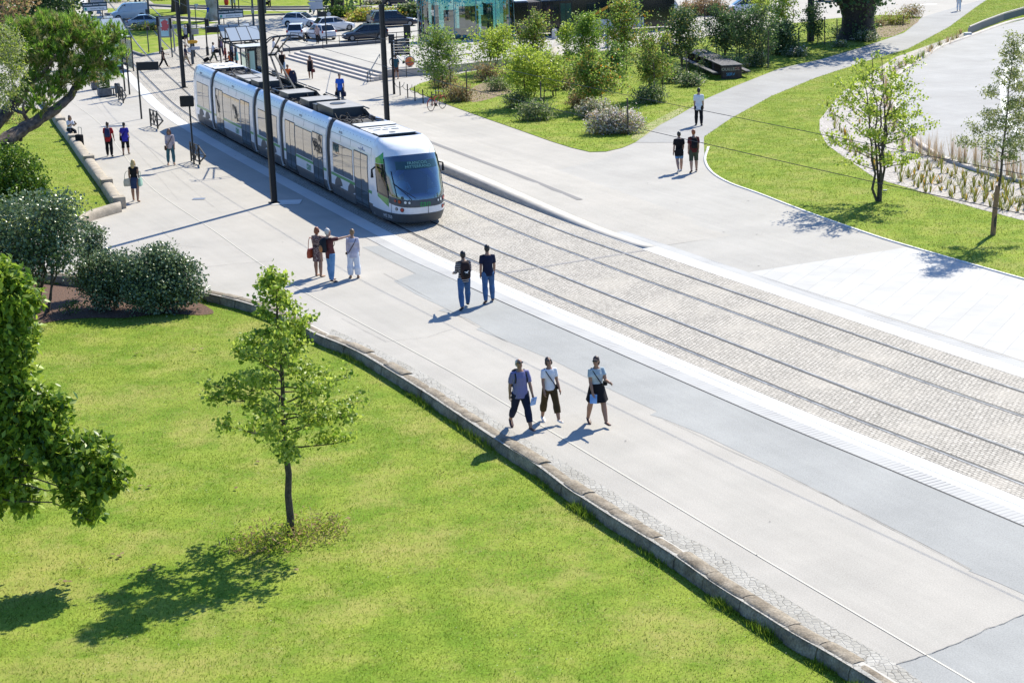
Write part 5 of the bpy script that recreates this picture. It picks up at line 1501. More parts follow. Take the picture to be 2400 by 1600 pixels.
# roof equipment
rf = empty('roof_equipment', parent=tram)
def rbox(d0, d1, x0, x1, h, lid='roof_lid', z=2.99):
    mb = MB()
    mb.box(((x0 + x1) / 2, yy((d0 + d1) / 2), z + h / 2), (x1 - x0, d1 - d0, h), mi=0)
    mb.box(((x0 + x1) / 2, yy((d0 + d1) / 2), z + h + .012), (x1 - x0 + .05, d1 - d0 + .05, .024), mi=1)
    mb.build('roof_box', [MT['roof_box'], MT[lid]], rf)
for a in [(2.75, 3.35, -.72, .72, .16, 'roof_panel'), (3.5, 4.9, -.74, .74, .13, 'roof_panel'), (5.05, 5.9, -.74, -.03, .17, 'roof_panel'), (5.05, 5.9, .03, .74, .17, 'roof_panel'),
          (8.9, 11.1, -.70, .62, .42, 'roof_lid'), (11.3, 11.8, -.2, .60, .30, 'roof_box'), (12.3, 13.6, -.62, .62, .34, 'roof_lid'),
          (15.5, 16.9, -.55, .62, .30, 'roof_lid'), (18.0, 18.2, -.7, .7, .12, 'roof_box'), (20.2, 21.6, -.3, .70, .34, 'roof_lid'), (21.8, 22.6, .05, .72, .22, 'roof_lid'), (21.7, 24.0, -.72, -.05, .26, 'roof_lid'), (22.75, 24.2, .0, .72, .24, 'roof_lid'), (24.0, 24.2, -.7, -.1, .1, 'roof_box'),
          (28.4, 29.1, -.74, -.04, .16, 'roof_panel'), (28.4, 29.1, .04, .74, .16, 'roof_panel'), (29.25, 30.3, -.74, .74, .13, 'roof_panel'), (30.45, 30.9, -.74, .74, .13, 'roof_panel')]:
    rbox(*a)
vt = MB()
for x, d, w_, l_ in [(-.35, 4.0, .28, .16), (.05, 4.0, .22, .16), (.38, 4.05, .28, .16), (-.3, 4.5, .5, .1), (.3, 4.55, .5, .12), (.1, 29.6, .3, .2), (-.35, 29.6, .3, .2), (.45, 29.7, .2, .2)]:
    vt.box((x, yy(d), 3.148), (w_, l_, .012))
vt.tube([(0, yy(10.2), 3.44), (0, yy(10.2), 3.46)], .33, 18); vt.tube([(.1, yy(3.05), 3.18), (.1, yy(3.05), 3.185)], .14, 14)
vt.build('roof_vent', MT['roof_box'], rf)
cb = MB()
rs = np.random.default_rng(77)
for d0, d1 in ((6.2, 8.6), (11.1, 12.4), (13.8, 15.5), (17.0, 20.0), (24.4, 28.2)):
    for k in range(7):
        x0 = rs.uniform(-.65, .65)
        pts = [V((x0 + rs.normal(0, .14), yy(d0 + (d1 - d0) * i / 7), 3.04 + abs(rs.normal(0, .09)))) for i in range(8)]
        cb.tube(catmull(pts, 3), .022, 5)
cb.build('cables', MT['rubber'], rf)
lv = MB()
for d0, d1 in ((8.5, 10.4), (10.6, 12.6), (12.8, 14.5), (15.4, 17.2), (17.4, 19.0), (20.0, 21.9), (22.2, 24.5)):
    for i in range(int((d1 - d0) / .22)):
        lv.bar((-.82, yy(d0 + i * .22), 3.05), (-.62, yy(d0 + i * .22 + .12), 3.34), .03, .10)
    lv.bar((-.80, yy(d0), 3.36), (-.80, yy(d1), 3.36), .04); lv.bar((-.85, yy(d0), 3.1), (-.85, yy(d1), 3.1), .04)
lv.build('roof_screen', MT['dark_steel'], rf)
# pantograph
pa = MB()
b0 = V((-.05, yy(17.6), 3.15)); el = V((-.05, yy(20.2), 4.55)); hd = V((-.05, yy(17.9), 5.55))
for x in (-.28, .28):
    pa.bar(b0 + V((x, 0, 0)), el + V((x * .4, 0, 0)), .07)
    pa.bar(el + V((x * .4, 0, 0)), hd + V((x * .8, 0, 0)), .05)
pa.bar(b0 + V((-.5, 0, 0)), b0 + V((.5, 0, 0)), .09); pa.bar(b0 + V((-.5, -1.2, 0)), b0 + V((.5, -1.2, 0)), .08)
pa.bar(b0 + V((-.5, 0, 0)), b0 + V((-.5, -1.2, 0)), .08); pa.bar(b0 + V((.5, 0, 0)), b0 + V((.5, -1.2, 0)), .08)
pa.bar(el + V((-.2, 0, 0)), el + V((.2, 0, 0)), .1)
for dy in (-.18, .18):
    pa.tube(catmull([hd + V((x, dy, z)) for x, z in ((-.98, -.28), (-.80, -.10), (-.55, .03), (0, .05), (.55, .03), (.80, -.10), (.98, -.28))], 4), .028, 6)
for x in (-.55, .55): pa.bar(hd + V((x, -.18, .03)), hd + V((x, .18, .03)), .04)
pa.build('pantograph', MT['dark_steel'], tram, smooth=False)
# driver
dv = MB()
dc = V((.42, TL - 1.35, 1.0))
dv.tube([dc, dc + V((0, .02, .35)), dc + V((0, .05, .58))], [.20, .24, .14], 10, flat=.65)
for s_ in (-1, 1): dv.tube([dc + V((s_ * .2, .05, .5)), dc + V((s_ * .26, .22, .28)), dc + V((s_ * .12, .42, .25))], [.06, .05, .045], 7)
drv = tag(empty('person'), 'tram driver in a pale turquoise shirt seated behind the windscreen', 'person')
drv.matrix_world = Matrix.Translation(tram.location) @ Matrix.Rotation(tram.rotation_euler.z, 4, 'Z')
dv.build('body', mat('turquoise_shirt', (.15, .45, .48), .8), drv, smooth=True)
MB().ball(dc + V((0, .07, .74)), (.09, .11, .13)).build('head', mat('driver_skin', (.32, .18, .12), .6), drv, smooth=True)
# ------------------------------------------------------------------ poles and overhead wires
def at(px, py, z=0): return P(px, py, z)
def ibeam(px, py, h, wd, label, name='catenary_pole', cat='pole', rz=0, grp='black steel overhead wire poles'):
    t = thing(name, label, cat, at(px, py), rz, group=grp)
    m_ = MB()
    m_.box((0, 0, h / 2), (wd, wd * .18, h)); m_.box((-wd * .42, 0, h / 2), (wd * .16, wd * .72, h)); m_.box((wd * .42, 0, h / 2), (wd * .16, wd * .72, h))
    m_.build('post', MT['pole_paint'], t)
    MB().box((0, 0, .02), (wd * 1.7, wd * 1.7, .04)).build('base_plate', MT['black'], t, bevel=.005)
    return t
AZ = math.atan2(.38, .925)
p1_ = ibeam(643, 476, 9.6, .23, 'tall black steel pole beside the tram, nearest of the overhead wire poles', rz=AZ)
p2_ = ibeam(908, 291, 6.05, .24, 'black steel pole on the plaza right of the tram with its flat top in view', rz=AZ)
p3_ = ibeam(431, 206, 7.6, .23, 'black steel pole standing between the tracks behind the tram', rz=AZ)
MB().box((0, 0, 0), (1.15, .95, .012)).build('cover_slab', MT['granite'], None, loc=at(672, 474, .016))
tag(bpy.data.objects['cover_slab'], 'pale square cover slab let into the pavement beside the nearest black pole', 'cover')
MB().box((0, 0, 0), (.5, .36, .008)).build('drain_grate', MT['grey_metal'], None, loc=at(466, 466, .012))
tag(bpy.data.objects['drain_grate'], 'small grey drain grate in the promenade near the cream line', 'drain')
def wire(name, pts, r, label, grp=None, sag=0):
    o = MB().tube(pts, r, 5).build(name, MT['dark_steel'])
    return tag(o, label, 'wire', grp)
axw = [p for p in AX if 10 <= p.y <= 215]
wire('contact_wire', [p + V((0, 0, 5.65)) for p in offset_line(axw, .1)], .009, 'dark overhead contact wire above the left track', 'overhead contact wires')
wire('contact_wire', [p + V((0, 0, 5.65)) for p in offset_line(axw, 3.45)], .009, 'dark overhead contact wire above the right track', 'overhead contact wires')
a_ = p2_.location + V((0, 0, 5.8)); b_ = Q(846, 30, 120)
wire('span_wire', [a_, b_], .018, 'thin stay wire running back from the black plaza pole')

# ------------------------------------------------------------------ promenade signs and barriers
def post_h(px, py, top): return Q(px, top, at(px, py).y).z
def flag_sign(px, py, top, wpx, hpx, side_, label, name='flag_sign', rx=0, panel='black', r=.045, panel_z=None):
    b = at(px, py); k = b.y / F
    h = post_h(px, py, top)
    t = thing(name, label, 'sign', b)
    MB().tube([(0, 0, 0), (0, 0, h)], r, 8).build('post', MT['pole_paint'], t)
    w_, hh = wpx * k, hpx * k
    MB().box((side_ * w_ / 2, 0, h - hh / 2), (w_, .10, hh)).build('panel', MT[panel], t, bevel=.015)
    return t
flag_sign(332, 279, 146, 50, 19, 1, 'black flag shaped stop sign on a slim post beside the platform', r=.05)
t_ = flag_sign(455, 386, 224, 33, 26, 0, 'rounded black sign panel on a thin post in front of the tram', r=.04)
for o_ in t_.children:
    if o_.name.startswith('panel'): o_.location.x = -.10; o_.modifiers['bevel'].width = .05
def barrier(pa, pb, tip, label):
    A, B, T_ = at(*pa), at(*pb), at(*tip)
    d = (B - A); L = d.length
    t = thing('barrier', label, 'barrier', A, math.atan2(d.y, d.x), group='black pointed barriers along the promenade')
    hh = .92
    m_ = MB()
    m_.bar((0, 0, 0), (0, 0, hh), .07); m_.bar((L, 0, 0), (L, 0, hh), .07)
    m_.build('post', MT['dark_steel'], t)
    m_ = MB(); m_.bar((0, 0, hh - .04), (L, 0, hh - .04), .05); m_.bar((0, 0, .14), (L, 0, .14), .045)
    m_.bar((L * .5, 0, .14), (L * .5, 0, hh), .04)
    for i in range(2):
        x0, x1 = L * i / 2, L * (i + 1) / 2
        m_.bar((x0, 0, .14), (x1, 0, hh - .04), .035); m_.bar((x1, 0, .14), (x0, 0, hh - .04), .035)
    m_.build('lattice', MT['dark_steel'], t)
    tl = Matrix.Rotation(-math.atan2(d.y, d.x), 4, 'Z') @ (T_ - A)
    m_ = MB(); tp = (L + .78, .06, .5)
    m_.bar((L, 0, hh - .05), tp, .055); m_.bar((L, 0, .10), tp, .055); m_.bar((L, 0, .5), tp, .04)
    m_.build('pointed_end', MT['dark_steel'], t)
barrier((354, 296), (370, 302), (388, 300), 'black lattice barrier with a pointed end, middle one of three')
barrier((449, 378), (468, 386), (490, 376), 'black lattice barrier with a pointed end under the rounded black sign')
barrier((279, 236), (289, 242), (306, 235), 'black lattice barrier with a pointed end nearest the planters')
MB().box((0, 0, 0), (1, 1, 1)).build
def planter(px, py, wpx, hpx, label, pl):
    b = at(px, py); k = b.y / F
    w_, h = wpx * k, hpx * k
    t = thing('planter', label, 'planter', b, AZ)
    m_ = MB(); m_.box((0, 0, .06 + h * .5), (w_, w_ * .9, h)); m_.build('tub', mat('planter_grey', (.16, .165, .17), .8, col2=(.11, .11, .115), nscale=6) if 'planter_grey' not in bpy.data.materials else bpy.data.materials['planter_grey'], t, bevel=.01)
    MB().box((0, 0, .03), (w_ * .85, w_ * .75, .06)).build('foot', MT['black'], t)
    rs = np.random.default_rng(int(px))
    pts, d = blob_points([((0, 0, h + .30), (w_ * .4, w_ * .35, .4)), ((0, 0, h + .9), (w_ * .3, w_ * .3, .6))], 900, rs, .1, per=10)
    crown('plant', pts, .12, pl, t, rs, out=d, outw=.5, asp=.2)
planter(246, 226, 30, 17, 'large grey planter box with green shrubs beside the platform seat', MT['leaf_mid'])
planter(224, 210, 17, 14, 'smaller grey planter box with rusty red plants behind the larger one', [(MT['leaf_brown'], .6), (MT['petal_orange'], .25), (MT['leaf_mid'], .15)])
def bin_(px, py, hpx, label):
    b = at(px, py); h = hpx * b.y / F
    t = thing('litter_bin', label, 'litter bin', b)
    MB().tube([(0, 0, .28 * h), (0, 0, .9 * h)], [.16, .17], 12).build('bin_body', MT['pole_grey'], t, smooth=True)
    m_ = MB(); m_.bar((-.1, 0, 0), (-.1, 0, h), .05); m_.bar((.1, 0, 0), (.1, 0, h), .05); m_.build('post', MT['pole_paint'], t)
    MB().tube([(0, 0, .93 * h), (0, 0, .97 * h)], [.18, .15], 12).build('lid', MT['dark_steel'], t)
bin_(277, 227, 32, 'slim grey litter bin in front of the planters')
bin_(645, 197, 32, 'slim grey litter bin on the right platform near the shelter end')
m_ = MB()
b = at(262, 224)
se = thing('platform_seat', 'dark platform seat with a high curved back beside the planter', 'seat', b, AZ)
MB().box((.25, .3, .42), (.75, .9, .07)).build('seat', MT['pole_grey'], se, bevel=.01)
MB().box((-.12, .3, .75), (.08, .9, 1.0)).build('backrest', MT['dark_steel'], se, bevel=.01)
m_ = MB(); m_.bar((.1, -.1, 0), (.1, -.1, .4), .06); m_.bar((.45, .7, 0), (.45, .7, .4), .06); m_.build('leg', MT['dark_steel'], se)
for px, py, tp, lb in [(304, 222, 128, 'slim black post right of the planters, nearer of two'), (293, 214, 120, 'slim black post right of the planters, farther of two')]:
    b = at(px, py)
    tag(MB().tube([(0, 0, 0), (0, 0, post_h(px, py, tp))], .05, 8).build('street_post', MT['pole_paint'], loc=b), lb, 'post')

# ------------------------------------------------------------------ tram stop shelters
def shelter(loc, rz, label, s_=1.0, L=6.6, W=1.75, H=2.35, sign=True):
    t = thing('tram_shelter', label, 'shelter', loc, rz, s_)
    fr_ = MB()
    n = 4
    for i in range(n + 1):
        y = L * i / n
        for x in (-W / 2, W / 2): fr_.bar((x, y, 0), (x, y, H), .075)
    fr_.build('post', MT['dark_steel'], t)
    rf_ = MB()
    for x in (-W / 2, W / 2): rf_.bar((x, -.1, H), (x, L + .1, H), .08, .10)
    for i in range(n + 1): rf_.bar((-W / 2, L * i / n, H), (W / 2, L * i / n, H), .06, .08)
    for k, (y0, x0, x1) in enumerate([(2.0, -W * .62, W * .62), (4.4, -W * .62, W * .62)]):
        zt, zb = H + 1.05, H + .28
        for i in range(4):
            x = x0 + (x1 - x0) * i / 3
            rf_.bar((x, y0, zb), (x, y0 + 1.5, zt), .06); rf_.bar((x, y0, H), (x, y0, zb), .06)
        rf_.bar((x0, y0, zb), (x1, y0, zb), .07); rf_.bar((x0, y0 + 1.5, zt), (x1, y0 + 1.5, zt), .07); rf_.bar((x0, y0, H + .02), (x1, y0, H + .02), .06)
        rf_.bar((x0, y0 + 1.5, zt), (x0, y0 + 1.5, H), .06); rf_.bar((x1, y0 + 1.5, zt), (x1, y0 + 1.5, H), .06)
        MB().add([(x0, y0, zb + .03), (x1, y0, zb + .03), (x1, y0 + 1.5, zt + .03), (x0, y0 + 1.5, zt + .03)], [(0, 1, 2, 3)]).build('canopy_glass', MT['canopy'], t)
    rf_.build('roof_frame', MT['dark_steel'], t)
    MB().box((0, .95, H + .06), (W, 1.85, .02)).build('roof_panel', mat('shelter_roof', (.55, .57, .55), .4) if 'shelter_roof' not in bpy.data.materials else bpy.data.materials['shelter_roof'], t)
    for i in range(n):
        MB().box((W / 2 - .0, L * (i + .5) / n, 1.15), (.012, L / n - .16, 1.9)).build('glass_wall', MT['glass'], t)
    MB().box((-W / 2 + .32, .02, 1.15), (.55, .012, 1.9)).build('glass_wall', MT['glass'], t)
    MB().box((W / 2 - .25, .02, 1.15), (.4, .012, 1.9)).build('glass_wall', MT['glass'], t)
    MB().box((-.1, .30, 1.2), (.55, .14, 2.1)).build('timetable_case', MT['dark_steel'], t, bevel=.01)
    MB().box((-.1, .222, 1.25), (.36, .012, 1.7)).build('timetable', mat('pale_green_poster', (.42, .62, .52), .4) if 'pale_green_poster' not in bpy.data.materials else bpy.data.materials['pale_green_poster'], t)
    MB().box((.35, L * .5, .45), (.4, L * .7, .05)).build('bench', MT['grey_metal'], t, bevel=.008)
    if sign:
        zs = H + 1.75; ys = L - .6
        sg = MB().box((-.1, ys, zs), (1.75, .10, .62)).build('name_board', mat('board_navy', (.012, .04, .06), .5) if 'board_navy' not in bpy.data.materials else bpy.data.materials['board_navy'], t, bevel=.01)
        MB().box((-.1, ys - .056, zs - .13), (1.62, .012, .26)).build('name_strip', MT['sign_white'], sg)
        text_mesh('name_text', 'Duchesse Anne Château', .165, frame(V((-.1, ys - .058, zs + .15)), (1, 0, 0), (0, 0, 1)), MT['sign_white'], sg, .003, bold=.003)
        text_mesh('name_text', 'Beaujoire / Ranzay', .13, frame(V((.05, ys - .066, zs - .13)), (1, 0, 0), (0, 0, 1)), MT['pole_grey'], sg, .002)
        MB().box((-.78, ys - .066, zs - .13), (.15, .01, .17)).build('line_number', mat('line_green', (.02, .30, .22), .5) if 'line_green' not in bpy.data.materials else bpy.data.materials['line_green'], sg)
        m_ = MB()
        for x in (-.6, .4): m_.bar((x, ys, H), (x, ys, zs - .3), .05)
        m_.build('board_post', MT['dark_steel'], t)
    return t
sb = at(600, 196)
shelter(sb, AZ * .9, 'glass tram shelter with stepped canopies and a name board behind the tram', .93)
shelter(at(284, 170), AZ * 1.1, 'glass tram shelter with a name board partly hidden behind the pine', .95)

# ------------------------------------------------------------------ poles, lights and signs of the crossing
def pole(px, py, top, r, name, label, cat='pole', m_='pole_grey', group=None):
    b = at(px, py); h = post_h(px, py, top) if top is not None else None
    t = thing(name, label, cat, b, group=group)
    MB().tube([(0, 0, 0), (0, 0, h)], [r, r * .85], 8).build('post', MT[m_], t, smooth=True)
    t['h'] = h
    return t
def plate(t, px0, px1, py0, py1, base, m_, name='panel', th=.06, dx=0, mats=None, shape=None):
    """board facing the camera, set by its photo box at the depth of the pole"""
    b = V(t.location); d = b.y - .12
    a, c = Q(px0, py0, d), Q(px1, py1, d)
    w_, h = abs(c.x - a.x), abs(a.z - c.z)
    ctr = (a + c) / 2 - b
    mb = MB()
    if shape == 'disc': mb.tube([ctr + V((0, -.03, 0)), ctr + V((0, .03, 0))], min(w_, h) / 2, 16)
    elif shape in ('arrow', 'arrowl'):
        s_ = 1 if shape == 'arrow' else -1
        pl = [(-w_ / 2 * s_, -h / 2), (w_ * .32 * s_, -h / 2), (w_ / 2 * s_, 0), (w_ * .32 * s_, h / 2), (-w_ / 2 * s_, h / 2)]
        mb.prism(pl, -.03, .03, 0, frame(ctr, (1, 0, 0), (0, 0, 1)))
    elif shape == 'tri': mb.prism([(-w_ / 2, -h / 2), (w_ / 2, -h / 2), (0, h / 2)], -.03, .03, 0, frame(ctr, (1, 0, 0), (0, 0, 1)))
    elif shape == 'trid': mb.prism([(-w_ / 2, h / 2), (w_ / 2, h / 2), (0, -h / 2)], -.03, .03, 0, frame(ctr, (1, 0, 0), (0, 0, 1)))
    else: mb.box(ctr, (w_, th, h))
    return mb.build(name, MT[m_], t, bevel=.008 if not shape else 0)
def signal_head(t, px0, px1, py0, py1):
    b = V(t.location); d = b.y - .15
    a, c = Q(px0, py0, d), Q(px1, py1, d)
    w_, h = abs(c.x - a.x), abs(a.z - c.z); ctr = (a + c) / 2 - b
    o = MB().box(ctr, (w_, w_ * .8, h)).build('signal_head', MT['black'], t, bevel=.02)
    for k in range(3):
        MB().tube([ctr + V((0, -w_ * .42, h * (.32 - .32 * k))), ctr + V((0, -w_ * .75, h * (.32 - .32 * k)))], [w_ * .34, w_ * .38], 10).build('signal_hood', MT['black'], o)
t = pole(452, 151, -30, .10, 'signal_pole', 'tall grey pole with signal heads and a yellow arrow sign behind the tram', 'pole')
signal_head(t, 437, 447, 57, 79); plate(t, 448, 466, 69, 81, 0, 'roof_lid', 'map_panel'); plate(t, 446, 464, 95, 102, 0, 'yellow', 'arrow_sign', shape='arrow'); plate(t, 440, 447, 95, 103, 0, 'yellow', 'arrow_sign'); plate(t, 448, 469, 110, 117, 0, 'sign_grey', 'street_name'); plate(t, 439, 448, 113, 123, 0, 'sign_grey', 'street_name')
t = pole(455, 134, 78, .10, 'street_post', 'short dark post just behind the signal pole', 'post', 'pole_paint')
t = pole(487, 131, 42, .055, 'traffic_light', 'traffic light on a black pole with a thick base near the shelter', 'traffic light', 'pole_paint')
signal_head(t, 481, 490, 45, 62)
MB().tube([(0, 0, 0), (0, 0, .62)], .10, 8).build('pole_base', MT['pole_paint'], t)
t = pole(519, 110, 62, .06, 'flag_sign', 'dark flag shaped sign board left of the shelter name board', 'sign', 'pole_paint')
plate(t, 483, 520, 64, 76, 0, 'black', 'panel')
t = pole(351, 58, -20, .09, 'street_lamp', 'grey lamp post with a small box in front of the silver coupe', 'street lamp'); plate(t, 341, 347, 22, 33, 0, 'pole_grey', 'box', .3)
t = pole(349, 123, 64, .045, 'street_post', 'slim grey post with a dark box on the roundabout lawn edge', 'post'); plate(t, 343, 350, 63, 71, 0, 'black', 'box', .2)
t = pole(375, 127, 40, .06, 'street_post', 'dark post left of the poster panel', 'post', 'pole_paint'); plate(t, 365, 373, 40, 62, 0, 'black', 'panel')
t = pole(404, 135, 42, .05, 'street_post', 'slim dark post crossing the right part of the poster panel', 'post', 'pole_grey'); plate(t, 397, 403, 43, 68, 0, 'black', 'panel')
ad = thing('poster_panel', 'framed advertising poster with a red flower motif on a pale blue ground', 'billboard', at(388, 122))
dd = at(388, 122).y
def adbox(x0, x1, y0, y1, m_, name, th, off=0):
    a, c = Q(x0, y0, dd - off), Q(x1, y1, dd - off); ctr = (a + c) / 2 - V(ad.location)
    return MB().box(ctr, (abs(c.x - a.x), th, abs(a.z - c.z))).build(name, m_, ad)
adbox(372, 404, 42, 88, MT['grey_metal'], 'frame', .14)
MT['poster'] = mat('poster_paper', (.36, .62, .66), .4, col2=(.48, .70, .72), nscale=3)
ps = adbox(374.5, 396, 45.5, 85.5, MT['poster'], 'poster', .02, .09)
rs = np.random.default_rng(5)
fm = MB()
for k in range(9):
    c = Q(386 + rs.normal(0, 4), 60 + rs.normal(0, 4.5), dd - .105) - V(ad.location)
    fm.prism([(math.cos(a) * .16 * (1 + .3 * math.sin(5 * a)), math.sin(a) * .16 * (1 + .3 * math.sin(5 * a))) for a in [2 * math.pi * i / 20 for i in range(20)]], 0, .002 + .0004 * k, 0, frame(c, (1, 0, 0), (0, 0, 1)))
fm.build('poster_flower', mat('poster_red', (.52, .10, .11), .5), ps)
for x in (373, 405):
    a = Q(x, 60, dd); g = at(x, 101)
    MB().bar(V((a.x, dd, 0)) - V(ad.location), V((a.x, dd, a.z)) - V(ad.location), .10).build('post', MT['grey_metal'], ad)
for px, py, tp, r, nm, lb, cat in [
    (514, 62, -20, .09, 'street_lamp', 'lamp post with a notice box left of the shelter board', 'street lamp'),
    (546, 36, -20, .08, 'street_post', 'leftmost of three thin dark posts on the far median', 'post'),
    (552, 35, -20, .06, 'street_post', 'middle one of three thin dark posts on the far median', 'post'),
    (561, 34, -20, .05, 'street_post', 'rightmost of three thin dark posts on the far median', 'post'),
    (595, 65, -20, .09, 'street_lamp', 'lamp post with a pale round sign plate behind the shelter', 'street lamp'),
    (622, 32, -20, .10, 'street_lamp', 'lamp post at the edge of the shaded far lawn', 'street lamp'),
    (128, 36, -20, .12, 'street_lamp', 'dark lamp post in front of the dark evergreen tree', 'street lamp'),
    (328, 17, -20, .10, 'street_lamp', 'dark pole behind the white van', 'street lamp'),
    (318, 8, -20, .12, 'street_post', 'short dark pole at the top edge above the van', 'post'),
    (212, 40, -20, .10, 'street_lamp', 'dark pole beside the arrow boards above the pine', 'street lamp'),
    (248, 22, -20, .06, 'street_post', 'thin dark post right of the white arrow boards above the pine', 'post'),
    (845, 18, -20, .07, 'street_post', 'thin dark post on the far lawn right of the conifer', 'post'),
    (826, 20, -20, .08, 'street_post', 'dark post under the drooping conifer', 'post'),
    (1900, 98, -20, .26, 'wooden_pole', 'thick dark pole in the shaded thicket beside the old tree', 'pole'),
    (1608, 22, -20, .07, 'street_post', 'thin dark post in front of the straw coloured grass', 'post'),
    (1425, 118, 46, .06, 'street_post', 'dark post in front of the cyclist', 'post'),
    (1652, 60, 12, .05, 'fence_post', 'dark fence post with a rail beside the bus lane', 'post')]:
    t = pole(px, py, tp, r, nm, lb, cat, 'pole_paint' if 'dark' in lb else 'pole_grey')
    if 'notice box' in lb: plate(t, 509, 517, 20, 34, 0, 'stake', 'notice_box', .25)
    if 'pale round' in lb: plate(t, 588, 596, 19, 32, 0, 'roof_lid', 'sign_plate')
    if 'beside the arrow boards' in lb:
        plate(t, 211, 244, -2, 5, 0, 'sign_grey', 'arrow_board'); plate(t, 212, 245, 8, 16, 0, 'sign_grey', 'arrow_board')
    if 'leftmost of three' in lb: plate(t, 539, 542, -2, 12, 0, 'sign_white', 'sign_plate')
    if 'middle one' in lb: plate(t, 546, 552, -2, 8, 0, 'sign_grey', 'sign_plate')
t = pole(461, 70, 10, .04, 'yield_sign', 'back of a triangular traffic sign on a thin post on the median', 'sign'); plate(t, 455, 466, 10, 22, 0, 'sign_grey', 'sign_plate', shape='trid')
t = pole(237, 48, 16, .04, 'warning_sign', 'back of a triangular warning sign above the pine', 'sign'); plate(t, 224, 238, 17, 33, 0, 'sign_grey', 'sign_plate', shape='tri')
t = pole(746, 52, -8, .06, 'direction_sign', 'stack of white arrow shaped direction boards above the parked cars', 'sign', 'pole_paint')
plate(t, 720, 756, -5, 3, 0, 'sign_grey', 'arrow_board', shape='arrowl'); plate(t, 721, 756, 5, 13, 0, 'sign_grey', 'arrow_board', shape='arrowl'); plate(t, 723, 757, 14, 21, 0, 'sign_grey', 'arrow_board', shape='arrowl')
t = pole(735, 34, 20, .05, 'yield_sign', 'back of a pale triangular sign below the direction boards', 'sign'); plate(t, 728, 743, 19, 31, 0, 'sign_grey', 'sign_plate', shape='trid')
t = pole(771, 50, 26, .05, 'round_sign', 'back of a pale round traffic sign right of the dark notice board', 'sign'); plate(t, 765, 776, 27, 41, 0, 'sign_grey', 'sign_plate', shape='disc')
t = pole(766, 106, 36, .05, 'notice_board', 'dark notice board on two posts among the parked cars', 'sign', 'pole_paint'); plate(t, 745, 765, 28, 39, 0, 'dark_steel', 'board')

# ------------------------------------------------------------------ raised terrace with steps and rails
TZ = .46
tw = [(703, 118), (895, 169), (907, 164), (1024, 157), (1133, 144.6), (1215, 135), (1290, 118), (1300, 96), (1130, 92), (1000, 97), (890, 103)]
ter = thing('terrace', 'raised paved terrace with four stone steps in front of the glass pavilion', 'terrace', (0, 0, 0))
W = [P(x, y, TZ) for x, y in tw]
mb = MB(); mb.prism([(p.x, p.y) for p in W], -.05, TZ); mb.build('terrace_wall', MT['step_stone'], ter)
mb = MB(); mb.prism([(p.x, p.y) for p in W], TZ + .001, TZ + .006); mb.build('terrace_paving', MT['asphalt_street'], ter)
A, B = P(703, 118, TZ), P(895, 169, TZ)
d = (B - A).normalized(); n = V((d.y, -d.x, 0)); n = n if n.y < 0 else -n
for k in range(1, 4):
    h = TZ * (1 - k / 4)
    a, b = A + n * .38 * k - d * .15 * k, B + n * .38 * k + d * .2 * k
    mb = MB(); pl = [a, b, b - n * .4, a - n * .4]
    mb.prism([(p.x, p.y) for p in pl], -.02, h); mb.build('step', MT['step_stone'], ter, bevel=.008)
def rail(pts, h, label, z=0, name='handrail', r=.022, mid=True, group='dark metal handrails around the terrace'):
    """posts at the photo points, a top rail and a lower one"""
    W = [P(x, y, z) for x, y in pts]
    t = thing(name, label, 'handrail', W[0], group=group)
    W = [p - W[0] for p in W]
    for p in W: MB().tube([p, p + V((0, 0, h))], r, 6).build('post', MT['dark_steel'], t)
    m_ = MB(); m_.tube([p + V((0, 0, h)) for p in W], r * 1.3, 6)
    if mid: m_.tube([p + V((0, 0, h * .5)) for p in W], r * .8, 6)
    m_.build('rail', MT['dark_steel'], t)
rail([(757, 112), (796, 109), (838, 107), (881, 104), (930, 101), (985, 97)], .72, 'handrail along the back edge of the terrace behind the parked cars', TZ)
rail([(663, 122), (680, 133)], .62, 'short handrail at the upper left end of the steps', 0)
rail([(862, 194), (868, 192), (891, 150)], .62, 'handrail climbing the steps beside the black plaza pole', .1)
rail([(953, 181), (1004, 173), (1107, 157)], .85, 'handrail in front of the terrace wall beside the hire bicycle', 0)
rail([(682, 97), (701, 98), (721, 98), (742, 100)], .62, 'row of short posts with a rail beside the white parked cars', 0, mid=False)
mb = MB()
for p, q in ((P(664, 121, .0), P(893, 101.5, .0)),):
    mb.bar(p + V((0, 0, .11)), q + V((0, 0, .11)), .25, .22)
tag(mb.build('ramp_wall', mat('ramp_dark', (.09, .10, .12), .7)), 'low ramp edge behind the steps, its shade put into the dark colour', 'wall')  # dark blue-grey paints in the shade on the ramp's front face
rail([(1238, 104), (1245, 100)], .9, 'short dark rail left of the bus queue', 0, mid=False, group='short rails near the bus queue')
rail([(1318, 104), (1338, 98)], .95, 'short pale topped rail in front of the bus queue', 0, mid=False, group='short rails near the bus queue')
for px, py, lb in [(1299, 92, 'white bollard in front of the bus queue'), (1420, 84, 'white bollard beside the cyclist, nearer the bus'), (1424, 112, 'white bollard under the cyclist'), (1395, 80, 'white bollard at the rear of the bus')]:
    t = thing('bollard', lb, 'bollard', at(px, py), group='white stone bollards by the bus stop')
    MB().tube([(0, 0, 0), (0, 0, .62), (0, 0, .70)], [.19, .165, .14], 14).build('bollard_body', MT['granite'], t, smooth=True)
t = thing('service_box', 'dark service cabinet left of the glass pavilion', 'cabinet', at(955, 90))
MB().box((0, 0, .5), (.5, .4, 1.0)).build('cabinet', MT['dark_steel'], t, bevel=.01)
t = thing('service_box', 'small dark cabinet above the wayfinding sign', 'cabinet', P(918, 104, 0))
MB().box((0, 0, .35), (.42, .35, .7)).build('cabinet', MT['dark_steel'], t, bevel=.01)

